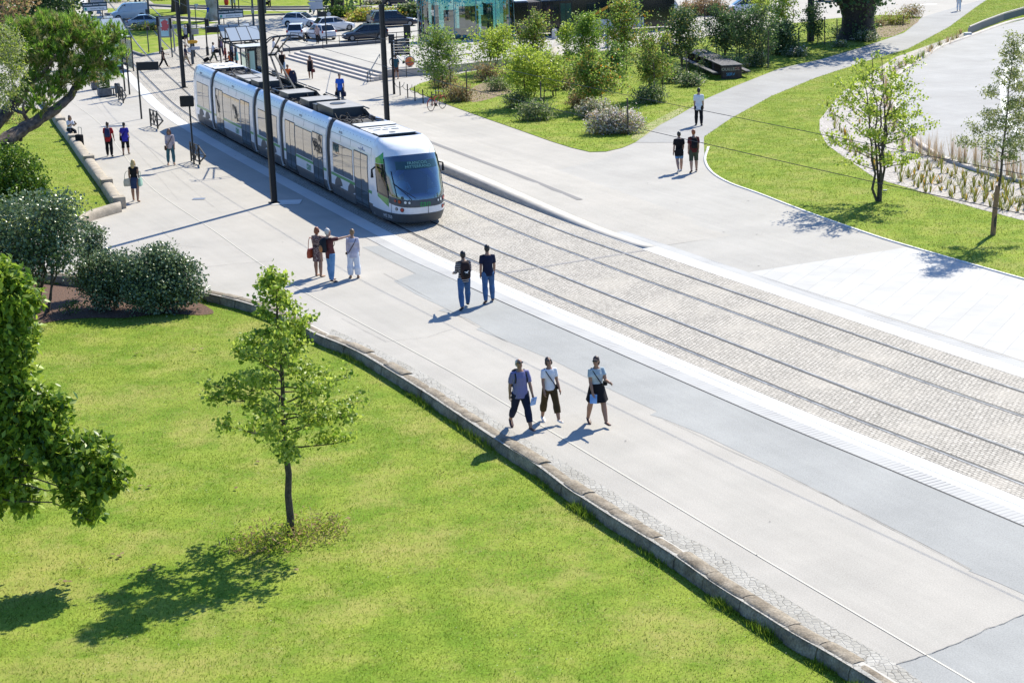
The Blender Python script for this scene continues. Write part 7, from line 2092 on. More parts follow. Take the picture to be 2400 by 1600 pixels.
def person(px, py, h, face, label, top=None, bottom=None, hair='brown', hstyle='short', sk=SK, legs=((0, 0), (0, 0)), arms=(((5, 8), 10), ((5, 8), 10)), lean=0, head=(0, 0), fat=1.0, sleeve=.5, leglen=1.0, skirt=None, shoe='black', glasses=False, z=0.0, sit=None, seed=0, hem=-.065, female=False, scale=None, near=None, turn=0, group=None, loc=None, strap=None, twist=(0, 0), splay=4, flare=1.0, cap=False, belt=None):
    rs = np.random.default_rng(seed + int(px))
    s_ = scale or far_scale(py)
    near = near if near is not None else (py > 420)
    vox = .009 if near else .016
    t = thing('person', label, 'person', loc if loc is not None else at(px, py, z), R(face), s_, group)
    H = h
    hip_w, sh_w = (.052 if female else .050) * H, (.092 if female else .102) * H
    J = {}
    pel = V((0, 0, 0))
    LM = Matrix.Rotation(R(-lean), 3, 'X')
    def up(v): return LM @ V(v)
    for i, sd_ in enumerate((-1, 1)):   # -1 is the left hand side (x negative)
        hp = V((sd_ * hip_w, 0, -.005 * H))
        th, kb = legs[i]
        d1 = rot(None, th, splay, sd_); d2 = rot(None, th - kb, splay * .3, sd_)
        kn = hp + d1 * .245 * H; an = kn + d2 * .245 * H
        fp = -max(0, kb - th) * .6 if kb else 0
        fd = Matrix.Rotation(R(-min(40, max(-45, (kb - th) * .9 if kb > th + 6 else (-th * .35 if th > 8 else 0)))), 3, 'X') @ V((sd_ * .12, 1, -.04))
        J['hp', i], J['kn', i], J['an', i], J['ft', i] = hp, kn, an, fd.normalized()
        shp = up((sd_ * sh_w, 0, .272 * H))
        (pt_, ab), eb = arms[i]
        ab *= .62
        ud = LM @ rot(None, pt_, ab, sd_)
        el = shp + ud * .168 * H
        fdir = LM @ rot(None, pt_ + eb, ab * (.4 if twist[i] == 0 else 1), sd_)
        if twist[i]: fdir = (Matrix.Rotation(R(twist[i]) * -sd_, 3, 'Z') @ fdir)
        wr = el + fdir * .150 * H
        J['sh', i], J['el', i], J['wr', i], J['fd', i] = shp, el, wr, fdir
    lowest = min(min(J['an', i].z, (J['an', i] + J['ft', i] * .11 * H).z) for i in (0, 1)) - .038 * H
    dz = -lowest if sit is None else sit
    O = V((0, 0, dz))
    def A(v): return V(v) + O
    def ring(c, rx, ry, n=12, M=None, ex=2.2):
        out = []
        for k in range(n):
            a = 2 * math.pi * k / n
            ca, sa = math.cos(a), math.sin(a)
            q = V((rx * math.copysign(abs(ca) ** (2 / ex), ca), ry * math.copysign(abs(sa) ** (2 / ex), sa), 0))
            out.append(A(c) + (M @ q if M else q))
        return out
    f = fat
    TOR = [(-.055, .074 * f, .062 * f), (0, .088 * f, .068 * f), (.05, .084 * f, .064 * f), (.10, (.072 if female else .080) * f, .060 * f), (.16, .084 * f, .064 * f), (.215, (.090 if female else .098) * f, (.070 if female else .066) * f), (.258, (.086 if female else .097), .056), (.285, (.066 if female else .072), .046), (.305, .042, .036)]
    def torso(mb, g=0.0, z0=-.06, z1=.31, extra=None):
        rg = []
        zz = [r[0] for r in TOR]
        zs = [z0] + [z for z in zz if z0 + .005 < z < z1 - .005] + [z1]
        for z in zs:
            rx = np.interp(z, zz, [r[1] for r in TOR]) * H + g; ry = np.interp(z, zz, [r[2] for r in TOR]) * H + g
            if extra and z < .06: rx += extra * (.06 - z) / .1; ry += extra * 1.2 * (.06 - z) / .1
            if z < -.055: rx += (-.055 - z) * .05 * H; 
            c = up((0, 0, z * H)) if z > 0 else V((0, 0, z * H))
            rg.append(ring(c, rx, ry, 14, LM if z > 0 else None))
        mb.loft(rg)
    def legtube(mb, i, g, frac, fl=1.0):
        hp, kn, an = J['hp', i], J['kn', i], J['an', i]
        r = [.060 * f ** .7, .056 * f ** .6, .041, .039, .041, .032, .024]
        pts = [hp, hp.lerp(kn, .35), hp.lerp(kn, .9), kn, kn.lerp(an, .28), kn.lerp(an, .65), an]
        if abs(J['kn', i].y - (hp.y + an.y) / 2) < .2: pts[4].y -= .006 * H
        L = [0, .175, .45, .5, .64, .82, 1.0]
        P_, R_ = [], []
        for k, q in enumerate(L):
            if q <= frac + 1e-6: P_.append(A(pts[k])); R_.append(r[k] * H * (1 + (fl - 1) * min(1, max(0, (q - .2) / .6))) + g)
            else:
                u = (frac - L[k - 1]) / (q - L[k - 1])
                if u > .05: P_.append(A(pts[k - 1].lerp(pts[k], u))); R_.append((r[k - 1] + (r[k] - r[k - 1]) * u) * H * (1 + (fl - 1) * min(1, max(0, (frac - .2) / .6))) + g)
                break
        mb.tube(P_, R_, 10)
    def armtube(mb, i, g, frac, fl=1.0):
        sh, el, wr = J['sh', i], J['el', i], J['wr', i]
        inner = up(((-1, 1)[i] * sh_w * .55, 0, .270 * H))
        pts = [inner, sh, sh.lerp(el, .5), el, el.lerp(wr, .35), wr]
        r = [.032, .031, .029 * f ** .5, .0235, .024, .0155]
        L = [-.2, 0, .27, .53, .70, 1.0]
        P_, R_ = [], []
        for k, q in enumerate(L):
            if q <= frac + 1e-6: P_.append(A(pts[k])); R_.append(r[k] * H * (fl if k > 1 else 1) + g)
            else:
                u = (frac - L[k - 1]) / (q - L[k - 1])
                if u > .05: P_.append(A(pts[k - 1].lerp(pts[k], u))); R_.append((r[k - 1] + (r[k] - r[k - 1]) * u) * H * (fl if k > 1 else 1) + g)
                break
        mb.tube(P_, R_, 9)
    def remesh(o, v, it=3):
        r = o.modifiers.new('remesh', 'REMESH'); r.mode = 'VOXEL'; r.voxel_size = v; r.use_smooth_shade = True
        s2 = o.modifiers.new('smooth', 'SMOOTH'); s2.iterations = it; s2.factor = .5
    # body
    b = MB()
    torso(b)
    for i in (0, 1):
        legtube(b, i, 0, 1.0); armtube(b, i, 0, 1.0)
        an, fd = J['an', i], J['ft', i]
        b.tube([A(an - fd * .018 * H - V((0, 0, .012 * H))), A(an + fd * .03 * H - V((0, 0, .018 * H))), A(an + fd * .09 * H - V((0, 0, .024 * H))), A(an + fd * .115 * H - V((0, 0, .026 * H)))], [.020 * H, .024 * H, .022 * H, .012 * H], 8, flat=.7)
        wr, hd_ = J['wr', i], J['fd', i].normalized()
        sx = (-1, 1)[i]
        lat = hd_.cross(V((1, 0, 0))); lat = lat.normalized() if lat.length > .1 else V((0, 1, 0))   # across the palm
        if lat.y < 0: lat = -lat
        kn_ = wr + hd_ * .050 * H
        b.tube([A(wr - hd_ * .01 * H), A(wr + hd_ * .022 * H), A(kn_)], [.0145 * H, .019 * H, .018 * H], 8, flat=.8)
        pn = lat.cross(hd_).normalized()
        if pn.x * sx > 0: pn = -pn   # palm faces the thigh
        fr_ = .0062 * H if near else .0085 * H
        for k in range(4):
            o_ = kn_ + lat * (.0145 - .0098 * k) * H
            ln = (.040, .045, .042, .033)[k] * H
            m1 = o_ + hd_ * ln * .5 + pn * .004 * H; m2 = o_ + hd_ * ln * .9 + pn * .018 * H
            b.tube([A(o_ - hd_ * .008 * H), A(m1), A(m2)], [fr_, fr_ * .92, fr_ * .75], 6)
        tb = wr + hd_ * .018 * H + lat * .014 * H
        b.tube([A(tb), A(tb + (hd_ * .55 + lat * .75 + pn * .2) * .026 * H), A(tb + (hd_ * .9 + lat * .55 + pn * .45) * .043 * H)], [fr_ * 1.15, fr_, fr_ * .8], 6)
    HM = LM @ Matrix.Rotation(R(head[0]), 3, 'Z') @ Matrix.Rotation(R(-head[1]), 3, 'X')
    nb_ = up((0, 0, .290 * H)); nk = up((0, .004 * H, .338 * H)); hc = nk + HM @ V((0, .012 * H, .062 * H))
    b.tube([A(nb_), A(nk), A(hc - HM @ V((0, 0, .02 * H)))], [.036 * H, .031 * H, .032 * H], 10)
    hm4 = HM.to_4x4()
    def hp_(x, y, z): return A(hc + HM @ (V((x, y, z)) * H))
    b.ball(A(hc + HM @ V((0, -.002 * H, .010 * H))), (.0425 * H, .053 * H, .054 * H), 14, M=hm4)
    b.ball(A(hc + HM @ V((0, .012 * H, -.026 * H))), (.034 * H, .038 * H, .040 * H), 12, M=hm4)
    b.tube([hp_(0, .048, .012), hp_(0, .063, -.012), hp_(0, .050, -.018)], [.005 * H, .0085 * H, .006 * H], 6)
    for sx in (-1, 1): b.ball(hp_(sx * .043, -.004, -.004), (.007 * H, .012 * H, .018 * H), 8, M=hm4)
    bo = b.build('body', skin(sk), t); remesh(bo, vox)
    if near or not glasses:
        ey = MB()
        for sx in (-1, 1): ey.ball(hp_(sx * .018, .0475, .006), (.0065 * H, .004 * H, .004 * H), 8, M=hm4)
        ey.build('eyes', MT['black'], t)
        MB().ball(hp_(0, .050, -.036), (.014 * H, .004 * H, .0035 * H), 8, M=hm4).build('mouth', mat('lips', (.28, .10, .085), .5) if 'lips' not in bpy.data.materials else bpy.data.materials['lips'], t)
    if glasses:
        g_ = MB()
        for sx in (-1, 1):
            g_.ball(hp_(sx * .020, .054, .006), (.0165 * H, .006 * H, .012 * H), 10, M=hm4); g_.bar(hp_(sx * .036, .048, .008), hp_(sx * .044, -.005, .008), .005 * H)
        g_.bar(hp_(-.01, .057, .009), hp_(.01, .057, .009), .006 * H)
        g_.build('sunglasses', SUNGL, t)
    # hair
    if hair:
        hb = MB()
        if hstyle != 'thin': hb.ball(A(hc + HM @ V((0, -.011 * H, .022 * H))), (.0485 * H, .054 * H, .056 * H), 14, M=hm4)
        else: hb.ball(A(hc + HM @ V((0, -.010 * H, .016 * H))), (.0455 * H, .050 * H, .050 * H), 14, M=hm4)
        hb.ball(A(hc + HM @ V((0, -.022 * H, -.004 * H))), (.048 * H, .043 * H, .050 * H), 12, M=hm4)
        if hstyle in ('bob', 'long', 'bun'):
            hb.ball(A(hc + HM @ V((0, -.024 * H, -.018 * H))), (.054 * H, .044 * H, .058 * H), 12, M=hm4)
        if hstyle == 'bob':
            for sx in (-1, 1): hb.tube([hp_(sx * .038, .004, .02), hp_(sx * .047, .002, -.02), hp_(sx * .044, .0, -.048)], [.016 * H, .016 * H, .008 * H], 7)
        if hstyle == 'long':
            hb.tube([hp_(0, -.035, .02), hp_(0, -.056, -.04), hp_(0, -.062, -.10), hp_(0, -.058, -.15)], [.036 * H, .046 * H, .042 * H, .016 * H], 10, flat=.55)
            for sx in (-1, 1): hb.tube([hp_(sx * .036, .0, .02), hp_(sx * .050, -.01, -.04), hp_(sx * .052, -.012, -.10)], [.016 * H, .018 * H, .008 * H], 7)
        if hstyle == 'bun': hb.ball(hp_(0, -.058, .040), .023 * H, 10)
        ho = hb.build('hair', HAIRS[hair], t); remesh(ho, .008 if near else .012, 2)
        if cap:
            c_ = MB(); c_.ball(A(hc + HM @ V((0, -.004 * H, .028 * H))), (.050 * H, .056 * H, .044 * H), 14, M=hm4)
            c_.tube([hp_(0, .035, .028), hp_(0, .085, .020)], [.038 * H, .03 * H], 10, flat=.12)
            c_.build('cap', HAIRS[cap], t, smooth=True)
    # clothes
    if top:
        g = .010 if near else .012
        c_ = MB(); torso(c_, g, hem, .292 if not strap else .235, .012 if bottom else None)
        if not strap:
            for i in (0, 1): armtube(c_, i, g * (1.0 if sleeve < .6 else 1), sleeve, 1.15 if sleeve < .6 else 1.05)
        else:
            for sx in (-1, 1): c_.tube([A(up((sx * .055 * H, .05 * H, .22 * H))), A(up((sx * .06 * H, .01 * H, .295 * H))), A(up((sx * .055 * H, -.05 * H, .22 * H)))], .012 * H, 6)
        o = c_.build('top', top, t); remesh(o, .011 if near else .016, 2)
    if bottom:
        g = .009
        c_ = MB(); torso(c_, g * .8, -.06, .075)
        for i in (0, 1): legtube(c_, i, g, leglen, max(1.18, flare))
        o = c_.build('trousers' if leglen > .7 else 'shorts', bottom, t); remesh(o, .011 if near else .016, 2)
    if skirt:
        m_, ln, wdn, z1 = skirt
        mid = [(J['kn', 0] + J['kn', 1]) / 2, (J['an', 0] + J['an', 1]) / 2]
        rg = []
        n_ = 28
        for k in range(8):
            q = k / 7
            z = z1 + (-ln - z1) * q
            rx = np.interp(q, [0, .25, 1], [.080 * f, .096 * f, wdn]) * H + .012
            ry = np.interp(q, [0, .25, 1], [.064 * f, .078 * f, wdn * .82]) * H + .012
            off = V((0, 0, 0))
            if z < 0:
                u = min(1, -z / .245); off = V((0, (J['kn', 0].y + J['kn', 1].y) / 2 * u, 0))
                ry += abs(J['kn', 0].y - J['kn', 1].y) * .32 * u
            r_ = []
            for j in range(n_):
                a = 2 * math.pi * j / n_; w_ = 1 + .05 * q * math.sin(a * 7 + seed)
                r_.append(A(off + V((rx * w_ * math.cos(a), ry * w_ * math.sin(a), z * H))))
            rg.append(r_)
        MB().loft(rg).build('skirt', m_, t, smooth=True)
    if belt: MB().loft([ring(up((0, 0, z * H)), .078 * f * H + .018, .062 * f * H + .018, 16) for z in (.085, .105)]).build('belt', belt, t, smooth=True)
    for i in (0, 1):
        an, fd = J['an', i], J['ft', i]
        s2 = MB(); g = .006
        s2.tube([A(an - fd * .030 * H - V((0, 0, .020 * H))), A(an - fd * .015 * H - V((0, 0, .016 * H))), A(an + fd * .035 * H - V((0, 0, .021 * H))), A(an + fd * .085 * H - V((0, 0, .027 * H))), A(an + fd * .118 * H - V((0, 0, .029 * H)))], [.012 * H, .023 * H + g, .026 * H + g, .025 * H + g, .012 * H + g], 9, flat=.62)
        s2.build('shoe', SHOES[shoe], t, smooth=True)
    t['dz'] = dz
    M = Matrix.Translation(t.location) @ Matrix.Rotation(R(face), 4, 'Z') @ Matrix.Scale(s_, 4)
    info = {'M': M, 'H': H, 's': s_, 'face': face, 't': t}
    for k, v in J.items():
        if k[0] != 'ft' and k[0] != 'fd': info[k] = M @ A(v)
    info['L'] = lambda v: M @ A(up(v) if v[2] > 0 else V(v))
    info['hand'] = [M @ A(J['wr', i] + J['fd', i].normalized() * .06 * H) for i in (0, 1)]
    return info

def backpack(p, label, m_, w_=.30, h_=.44, d=.17, zz=.17, m2=None, straps=True, badge=None):
    H = p['H']; t = thing('backpack', label, 'backpack', p['L']((0, 0, zz * H)), R(p['face']), p['s'])
    o = MB(); rg = []
    for z, k, dy in ((-.5, .80, .75), (-.42, .98, .95), (-.1, 1, 1), (.25, .92, .9), (.42, .75, .7), (.5, .45, .4)):
        rg.append([V((w_ / 2 * k * math.copysign(abs(math.cos(a)) ** .6, math.cos(a)), -.085 * H - d * dy * .5 + d * dy * .5 * math.copysign(abs(math.sin(a)) ** .6, math.sin(a)), z * h_)) for a in [2 * math.pi * i / 16 for i in range(16)]])
    o.loft(rg).build('pack', m_, t, smooth=True)
    MB().ball((0, -.085 * H - d * .95, -.10), (w_ * .36, .045, h_ * .26), 12).build('front_pocket', m2 or m_, t, smooth=True)
    if badge: badge(t, -.085 * H - d * .95 - .047)
    if straps:
        for sx in (-1, 1):
            MB().tube(catmull([V((sx * w_ * .3, -.08 * H, h_ * .38)), V((sx * .075 * H, -.01 * H, (.305 - zz) * H)), V((sx * .078 * H, .060 * H, (.235 - zz) * H)), V((sx * .085 * H, .055 * H, (.15 - zz) * H)), V((sx * w_ * .42, -.07 * H, -h_ * .32))], 4), .018, 6, flat=.5).build('strap', m_, t)
    return t
def handbag(loc, rz, label, m_, w_=.32, h_=.26, d=.12, drop=.22, name='handbag', cat='bag', s=1, strap=True):
    t = thing(name, label, cat, loc, R(rz), s)
    rg = []
    for z, k in ((-1, .86), (-.92, 1), (-.4, 1.02), (0, .78)):
        rg.append([V((w_ / 2 * k * math.copysign(abs(math.cos(a)) ** .5, math.cos(a)), d / 2 * k * math.copysign(abs(math.sin(a)) ** .5, math.sin(a)), z * h_ - drop)) for a in [2 * math.pi * i / 16 for i in range(16)]])
    MB().loft(rg).build('bag_body', m_, t, smooth=True)
    if strap: MB().tube([V((w_ * .36 * math.cos(a), 0, -drop + drop * math.sin(a))) for a in [math.pi * i / 10 for i in range(11)]], .012, 6).build('handle', m_, t)
    return t
def crossbelt(p, label, m_, side=1, bag=None, bw=.24, bh=.18, zb=-.05):
    """strap over the shoulder with a small bag at the other hip"""
    H = p['H']; t = thing('shoulder_bag', label, 'bag', p['L']((0, 0, .1 * H)), R(p['face']), p['s'])
    f = lambda x, y, z: V((x * H, y * H, (z - .1) * H))
    pts = [f(-side * .075, .0, .305), f(-side * .045, .074, .22), f(side * .03, .086, .10), f(side * .098, .05, -.01), f(side * .115, 0, -.04), f(side * .098, -.05, -.01), f(side * .03, -.086, .10), f(-side * .045, -.074, .22), f(-side * .075, .0, .305)]
    MB().tube(catmull(pts, 4), .012, 5).build('strap', m_, t)
    c = f(side * .128, .01, zb)
    MB().box(c, (.09, bw, bh)).build('bag_body', bag or m_, t, bevel=.03)
    return t
def leaflet(p, i, label, rz=30):
    t = thing('leaflet', label, 'leaflet', p['hand'][i] + V((0, 0, -.07)), R(rz), p['s'])
    MB().box((0, 0, 0), (.17, .014, .22), M=Matrix.Rotation(R(18), 4, 'X')).build('sheet', mat('leaflet_blue', (.10, .26, .60), .4, col2=(.28, .45, .72), nscale=7) if 'leaflet_blue' not in bpy.data.materials else bpy.data.materials['leaflet_blue'], t)
    return t

# --- the three walking towards the camera
FW = -112   # heading of the walkers coming along the promenade, as a turn from +y
a = person(1222, 1006, 1.77, 200, 'grey haired man in a blue striped shirt with rolled dark trousers walking beside the wall', STRIPE, NAVY, 'grey', 'thin', SKT, legs=((22, 3), (-16, 22)), arms=(((14, 14), 12), ((-14, 14), 14)), fat=1.18, sleeve=.46, leglen=.86, shoe='brown', glasses=True, head=(12, -18), hem=-.075, flare=1.2)
backpack(a, 'dark backpack worn by the man in the blue striped shirt', CHARCOAL, .30, .46, .16)
leaflet(a, 0, 'blue leaflet held by the man in the striped shirt', 40)
a = person(1290, 989, 1.62, 200, 'woman in a white t shirt and olive cropped trousers looking down while walking', WHITE, OLIVE, 'brown', 'bob', SKT, legs=((20, 2), (-14, 4)), arms=(((6, 12), 28), ((10, 12), 18)), fat=.98, sleeve=.36, leglen=.80, shoe='white', glasses=True, head=(0, -26), female=True, hem=-.03, flare=1.35)
crossbelt(a, 'small black camera bag on a thin strap of the woman in olive trousers', BLACK, -1, bw=.13, bh=.12, zb=.0)
a = person(1400, 995, 1.70, 200, 'woman in a grey top and short black skirt walking with a light blue leaflet', GREYC, None, 'brown', 'bun', SKT, legs=((20, 4), (-16, 6)), arms=(((26, 10), 62), ((14, 10), 22)), fat=1.14, sleeve=.30, skirt=(BLACK, .175, .148, .08), shoe='brown', glasses=True, head=(-42, -4), female=True, hem=-.03, twist=(0, 0))
crossbelt(a, 'thin dark strap with a small purse of the woman in the black skirt', BLACK, -1, bw=.14, bh=.11, zb=.06)
leaflet(a, 1, 'light blue leaflet held by the woman in the black skirt', 170)
# --- two men walking away
a = person(1090, 724, 1.78, 16, 'man in a dark striped shirt and jeans walking away with a backpack', HSTR, JEANS, 'black', 'short', SKT, legs=((-16, 6), (20, 8)), arms=(((12, 10), 60), ((12, 10), 60)), sleeve=.82, shoe='black', fat=1.04, splay=7, flare=1.2)
def leaping_mark(t, y):
    # pale sweeping mark on the pocket
    pts = [(-.10, .03), (-.06, .05), (.0, .035), (.06, .075), (.10, .08), (.07, .055), (.04, .01), (.06, -.05), (.03, -.01), (-.01, .0), (-.04, -.03), (-.03, .01), (-.07, .035)]
    MB().prism([(x * .8, y_ * .8 - .04) for x, y_ in pts], 0, .004, 0, frame(V((0, y, -.02)), (1, 0, 0), (0, 0, 1))).build('emblem', MT['sign_white'], t)
backpack(a, 'brown black backpack with a pale emblem on the man in the striped shirt', cloth('pack_brown', (.035, .02, .02)), .31, .52, .18, m2=BLACK, badge=leaping_mark)
person(1146, 709, 1.79, 10, 'man in a navy t shirt and blue jeans walking away beside the track', NAVY, JEANS, 'black', 'short', SKT, legs=((-12, 4), (10, 14)), arms=(((-6, 10), 16), ((8, 10), 18)), sleeve=.40, shoe='brown', flare=1.15)
# --- three people looking at the tram
a = person(748, 648, 1.66, -32, 'red haired woman in a small print dress shading her eyes', PRINT, None, 'red', 'bob', SKT, legs=((3, 3), (-3, 2)), arms=(((8, 8), 10), ((70, 30), 118)), sleeve=.42, skirt=(PRINT, .215, .098, .10), shoe='tan', female=True, hem=.0, belt=BLACK, fat=.96)
handbag(a['sh', 0] + V((-.10, -.02, -.02)), 60, 'orange red handbag on the shoulder of the woman in the print dress', mat('bag_orange', (.40, .065, .02), .5), .36, .30, .14, .38)
a = person(778, 660, 1.76, -52, 'grey haired man in a dark shirt and jeans pointing towards the tram', DKSH, JEANL, 'grey', 'short', SK, legs=((4, 2), (-4, 3)), arms=(((22, 6), 105), ((84, 18), 6)), sleeve=.42, shoe='brown', lean=-6, fat=1.06, hem=-.09, flare=1.25, twist=(45, 0))
backpack(a, 'grey and orange backpack on the pointing man', CHARCOAL, .28, .46, .18, m2=mat('pack_orange', (.40, .16, .05), .7))
a = person(831, 652, 1.64, 4, 'woman in white trousers and a pale lilac cardigan standing with her back turned', cloth('cardigan', (.56, .53, .62)), WHITE, 'mid', 'short', SK, legs=((2, 0), (-2, 0)), arms=(((2, 9), 8), ((2, 9), 8)), sleeve=.80, shoe='tan', female=True, fat=1.16, hem=-.10, leglen=.93, flare=1.8)
crossbelt(a, 'brown strap bag of the woman in white trousers', BROWN, -1, bw=.10, bh=.08, zb=-.02)
# --- path walkers
person(1638, 295, 1.78, -8, 'man in a white short sleeved shirt and black trousers on the footpath', WHITE, BLACK, 'black', 'short', SK, legs=((4, 2), (-6, 4)), arms=(((0, 7), 6), ((3, 7), 8)), sleeve=.46, shoe='black', hem=-.12, fat=1.04, scale=1.02)
a = person(1592, 403, 1.74, 8, 'man in a black t shirt and denim shorts with a black shoulder bag', BLACK, JEANL, 'black', 'short', SK, legs=((-22, 16), (12, 2)), arms=(((-6, 14), 18), ((10, 8), 22)), sleeve=.40, leglen=.40, shoe='white', cap=None)
handbag(a['L']((-.03 * 1.74, -.12 * 1.74, .10 * 1.74)), 8, 'black satchel on the back of the man in denim shorts', BLACK, .38, .30, .13, .06, 'satchel')
a = person(1626, 404, 1.80, 4, 'man in a maroon shirt, red cap and dark green shorts walking away', MAROON, GREENK, 'red', 'short', SK, legs=((-10, 6), (8, 8)), arms=(((-4, 9), 12), ((4, 9), 12)), sleeve=.42, leglen=.55, shoe='brown', cap='cap', flare=1.35, fat=1.04)
backpack(a, 'black backpack on the man in the red cap', BLACK, .27, .46, .15)
# --- left promenade
a = person(319, 473, 1.70, -4, 'blonde woman in a black top and dark blue skirt carrying two bags', BLACK, None, 'blond', 'long', SKT, legs=((10, 4), (-8, 6)), arms=(((0, 12), 30), ((2, 10), 20)), sleeve=.06, skirt=(BLUESK, .215, .092, .05), shoe='tan', female=True, fat=.96, hem=-.02)
handbag(a['L']((-.15 * 1.7, .0, .20 * 1.7)), 20, 'cream coloured tote bag on the blonde woman left side', CREAM, .38, .32, .14, .30)
handbag(a['L']((.15 * 1.7, -.02, .20 * 1.7)), 80, 'mint green tote bag on the blonde woman right side', MINT, .30, .32, .10, .30)
a = person(402, 387, 1.66, 196, 'woman with long reddish hair in a pale pink blouse and teal trousers', PINK, TEAL, 'auburn', 'long', SK, legs=((10, 14), (-8, 4)), arms=(((2, 10), 14), ((14, 8), 40)), sleeve=.78, shoe='tan', female=True, fat=.93, hem=-.08, glasses=True, leglen=.95, head=(-12, 0))
crossbelt(a, 'brown round shoulder bag of the woman in teal trousers', BROWN, 1, bw=.26, bh=.20, zb=-.06)
a = person(258, 367, 1.64, 2, 'man in a red t shirt and black trousers holding hands with a woman', REDC, BLACK, 'brown', 'short', SKT, legs=((8, 4), (-8, 6)), arms=(((4, 8), 20), ((2, 22), 8)), sleeve=.44, shoe='black', fat=1.14, hem=-.10, flare=1.25)
backpack(a, 'blue grey backpack on the man in the red t shirt', cloth('pack_blue', (.03, .04, .11)), .27, .42, .15)
b2 = person(296, 363, 1.56, 2, 'short woman in a purple t shirt and black cropped trousers holding a man\'s hand', PURP, BLACK, 'black', 'short', SK, legs=((-6, 2), (8, 4)), arms=(((2, 24), 8), ((6, 8), 40)), sleeve=.40, leglen=.66, shoe='black', female=True, fat=1.22, hem=-.12)
crossbelt(b2, 'black shoulder bag of the woman in purple', BLACK, -1, bw=.24, bh=.2, zb=-.03)
person(176, 330, 1.62, -140, 'long haired woman in white sitting on the stone blocks looking at her phone', WHITE, CHARCOAL, 'brown', 'long', SKT, legs=((82, 75), (80, 78)), arms=(((38, 4), 95), ((38, 4), 95)), sleeve=.40, shoe='black', female=True, lean=16, head=(0, -28), glasses=True, sit=.52, loc=P(166, 327) + V((-.05, .12, 0)), hem=-.05, fat=.95)
sc_ = thing('suitcase', 'black trolley suitcase standing in front of the sitting woman', 'suitcase', P(188, 346), R(-30))
MB().box((0, 0, .34), (.36, .24, .60)).build('case', BLACK, sc_, bevel=.04)
m_ = MB(); m_.bar((-.1, .09, .6), (-.1, .09, .98), .02); m_.bar((.1, .09, .6), (.1, .09, .98), .02); m_.bar((-.1, .09, .98), (.1, .09, .98), .025); m_.build('pull_handle', MT['grey_metal'], sc_)
m_ = MB()
for x in (-.13, .13): m_.tube([(x, -.02, .03), (x, .02, .03)], .035, 10)
m_.build('wheel', MT['rubber'], sc_)
handbag(P(172, 322) + V((.05, -.2, .86)), 10, 'black handbag on the lap of the sitting woman', BLACK, .36, .2, .2, .02, strap=False)
# --- behind the tram
a = person(799, 243, 1.80, 178, 'man in a bright blue t shirt and dark jeans carrying two bags', BLUE, cloth('dark_jeans', (.02, .045, .10)), 'brown', 'short', SK, legs=((3, 0), (-3, 0)), arms=(((0, 12), 4), ((0, 12), 4)), sleeve=.40, shoe='black', head=(15, -4), hem=-.09)
handbag(a['hand'][0] + V((0, 0, .03)), 90, 'dark blue sports bag in the hand of the man in bright blue', NAVY, .42, .24, .2, .10); handbag(a['hand'][1] + V((0, 0, .03)), 80, 'black bag in the other hand of the man in bright blue', BLACK, .30, .27, .12, .08)
a = person(729, 187, 1.66, 172, 'woman in a short black sun dress walking past the steps', BLACK, None, 'auburn', 'long', SKT, legs=((6, 2), (-8, 3)), arms=(((0, 9), 8), ((0, 9), 8)), strap=True, skirt=(BLACK, .20, .125, .12), shoe='black', female=True, glasses=True, fat=.95, hem=.02)
handbag(a['hand'][0] + V((0, 0, .12)), 30, 'dark red handbag beside the black sun dress', MAROON, .26, .2, .1, .12)
person(664, 178, 1.80, 176, 'man in a black t shirt and pale shorts talking on the phone', BLACK, LBLUE, 'black', 'short', SK, legs=((6, 2), (-4, 4)), arms=(((30, 12), 128), ((0, 9), 6)), sleeve=.44, leglen=.52, shoe='black', hem=-.12, fat=1.06)
a = person(677, 214, 1.72, -150, 'man in an orange t shirt with a dark jacket over his arm', ORANGE, cloth('beige', (.20, .17, .12)), 'brown', 'short', SKT, legs=((4, 2), (-4, 3)), arms=(((30, 6), 70), ((6, 8), 12)), sleeve=.40, shoe='brown', glasses=True, fat=1.08)
jk = MB(); c0 = a['el', 0]; rs = np.random.default_rng(4)
rg = []
for z, rx, ry in ((.18, .12, .10), (.0, .20, .15), (-.3, .24, .16), (-.62, .22, .14), (-.75, .14, .08)):
    rg.append([c0 + V((.08 + rx * math.cos(q) * (1 + .12 * math.sin(3 * q)), -.12 + ry * math.sin(q), z)) for q in [2 * math.pi * k / 18 for k in range(18)]])
tag(jk.loft(rg).build('jacket', NAVY, smooth=True), 'dark blue jacket hanging over the arm of the man in orange', 'jacket')
person(384, 160, 1.66, -78, 'woman in black walking to the right across the tracks', BLACK, BLACK, 'brown', 'bun', SKT, legs=((26, 6), (-20, 14)), arms=(((30, 8), 50), ((-10, 8), 30)), sleeve=.08, shoe='tan', female=True, fat=1.06, hem=-.09)
person(437, 156, 1.80, -78, 'man in a navy polo shirt and beige shorts stepping past the black pole', NAVY, KHAKI, 'mid', 'short', SKT, legs=((24, 4), (-24, 22)), arms=(((28, 6), 20), ((-10, 6), 12)), sleeve=.42, leglen=.55, shoe='black')
a = person(502, 147, 1.68, -74, 'woman in a white top and grey trousers pulling a small dark case', WHITE, GREENK, 'black', 'short', SKT, legs=((22, 6), (-20, 14)), arms=(((-20, 8), 10), ((30, 8), 60)), sleeve=.36, shoe='black', female=True)
handbag(a['el', 1] + V((.08, -.1, .1)), 10, 'black handbag on the arm of the woman pulling a case', BLACK, .36, .22, .16, .12)
cs = thing('suitcase', 'small dark pull along case behind the woman in grey trousers', 'suitcase', P(484, 147), R(-74), .82)
MB().box((0, 0, .2), (.3, .5, .28), M=Matrix.Translation((0, 0, .24)) @ Matrix.Rotation(R(25), 4, 'X')).build('case', BLACK, cs, bevel=.03)
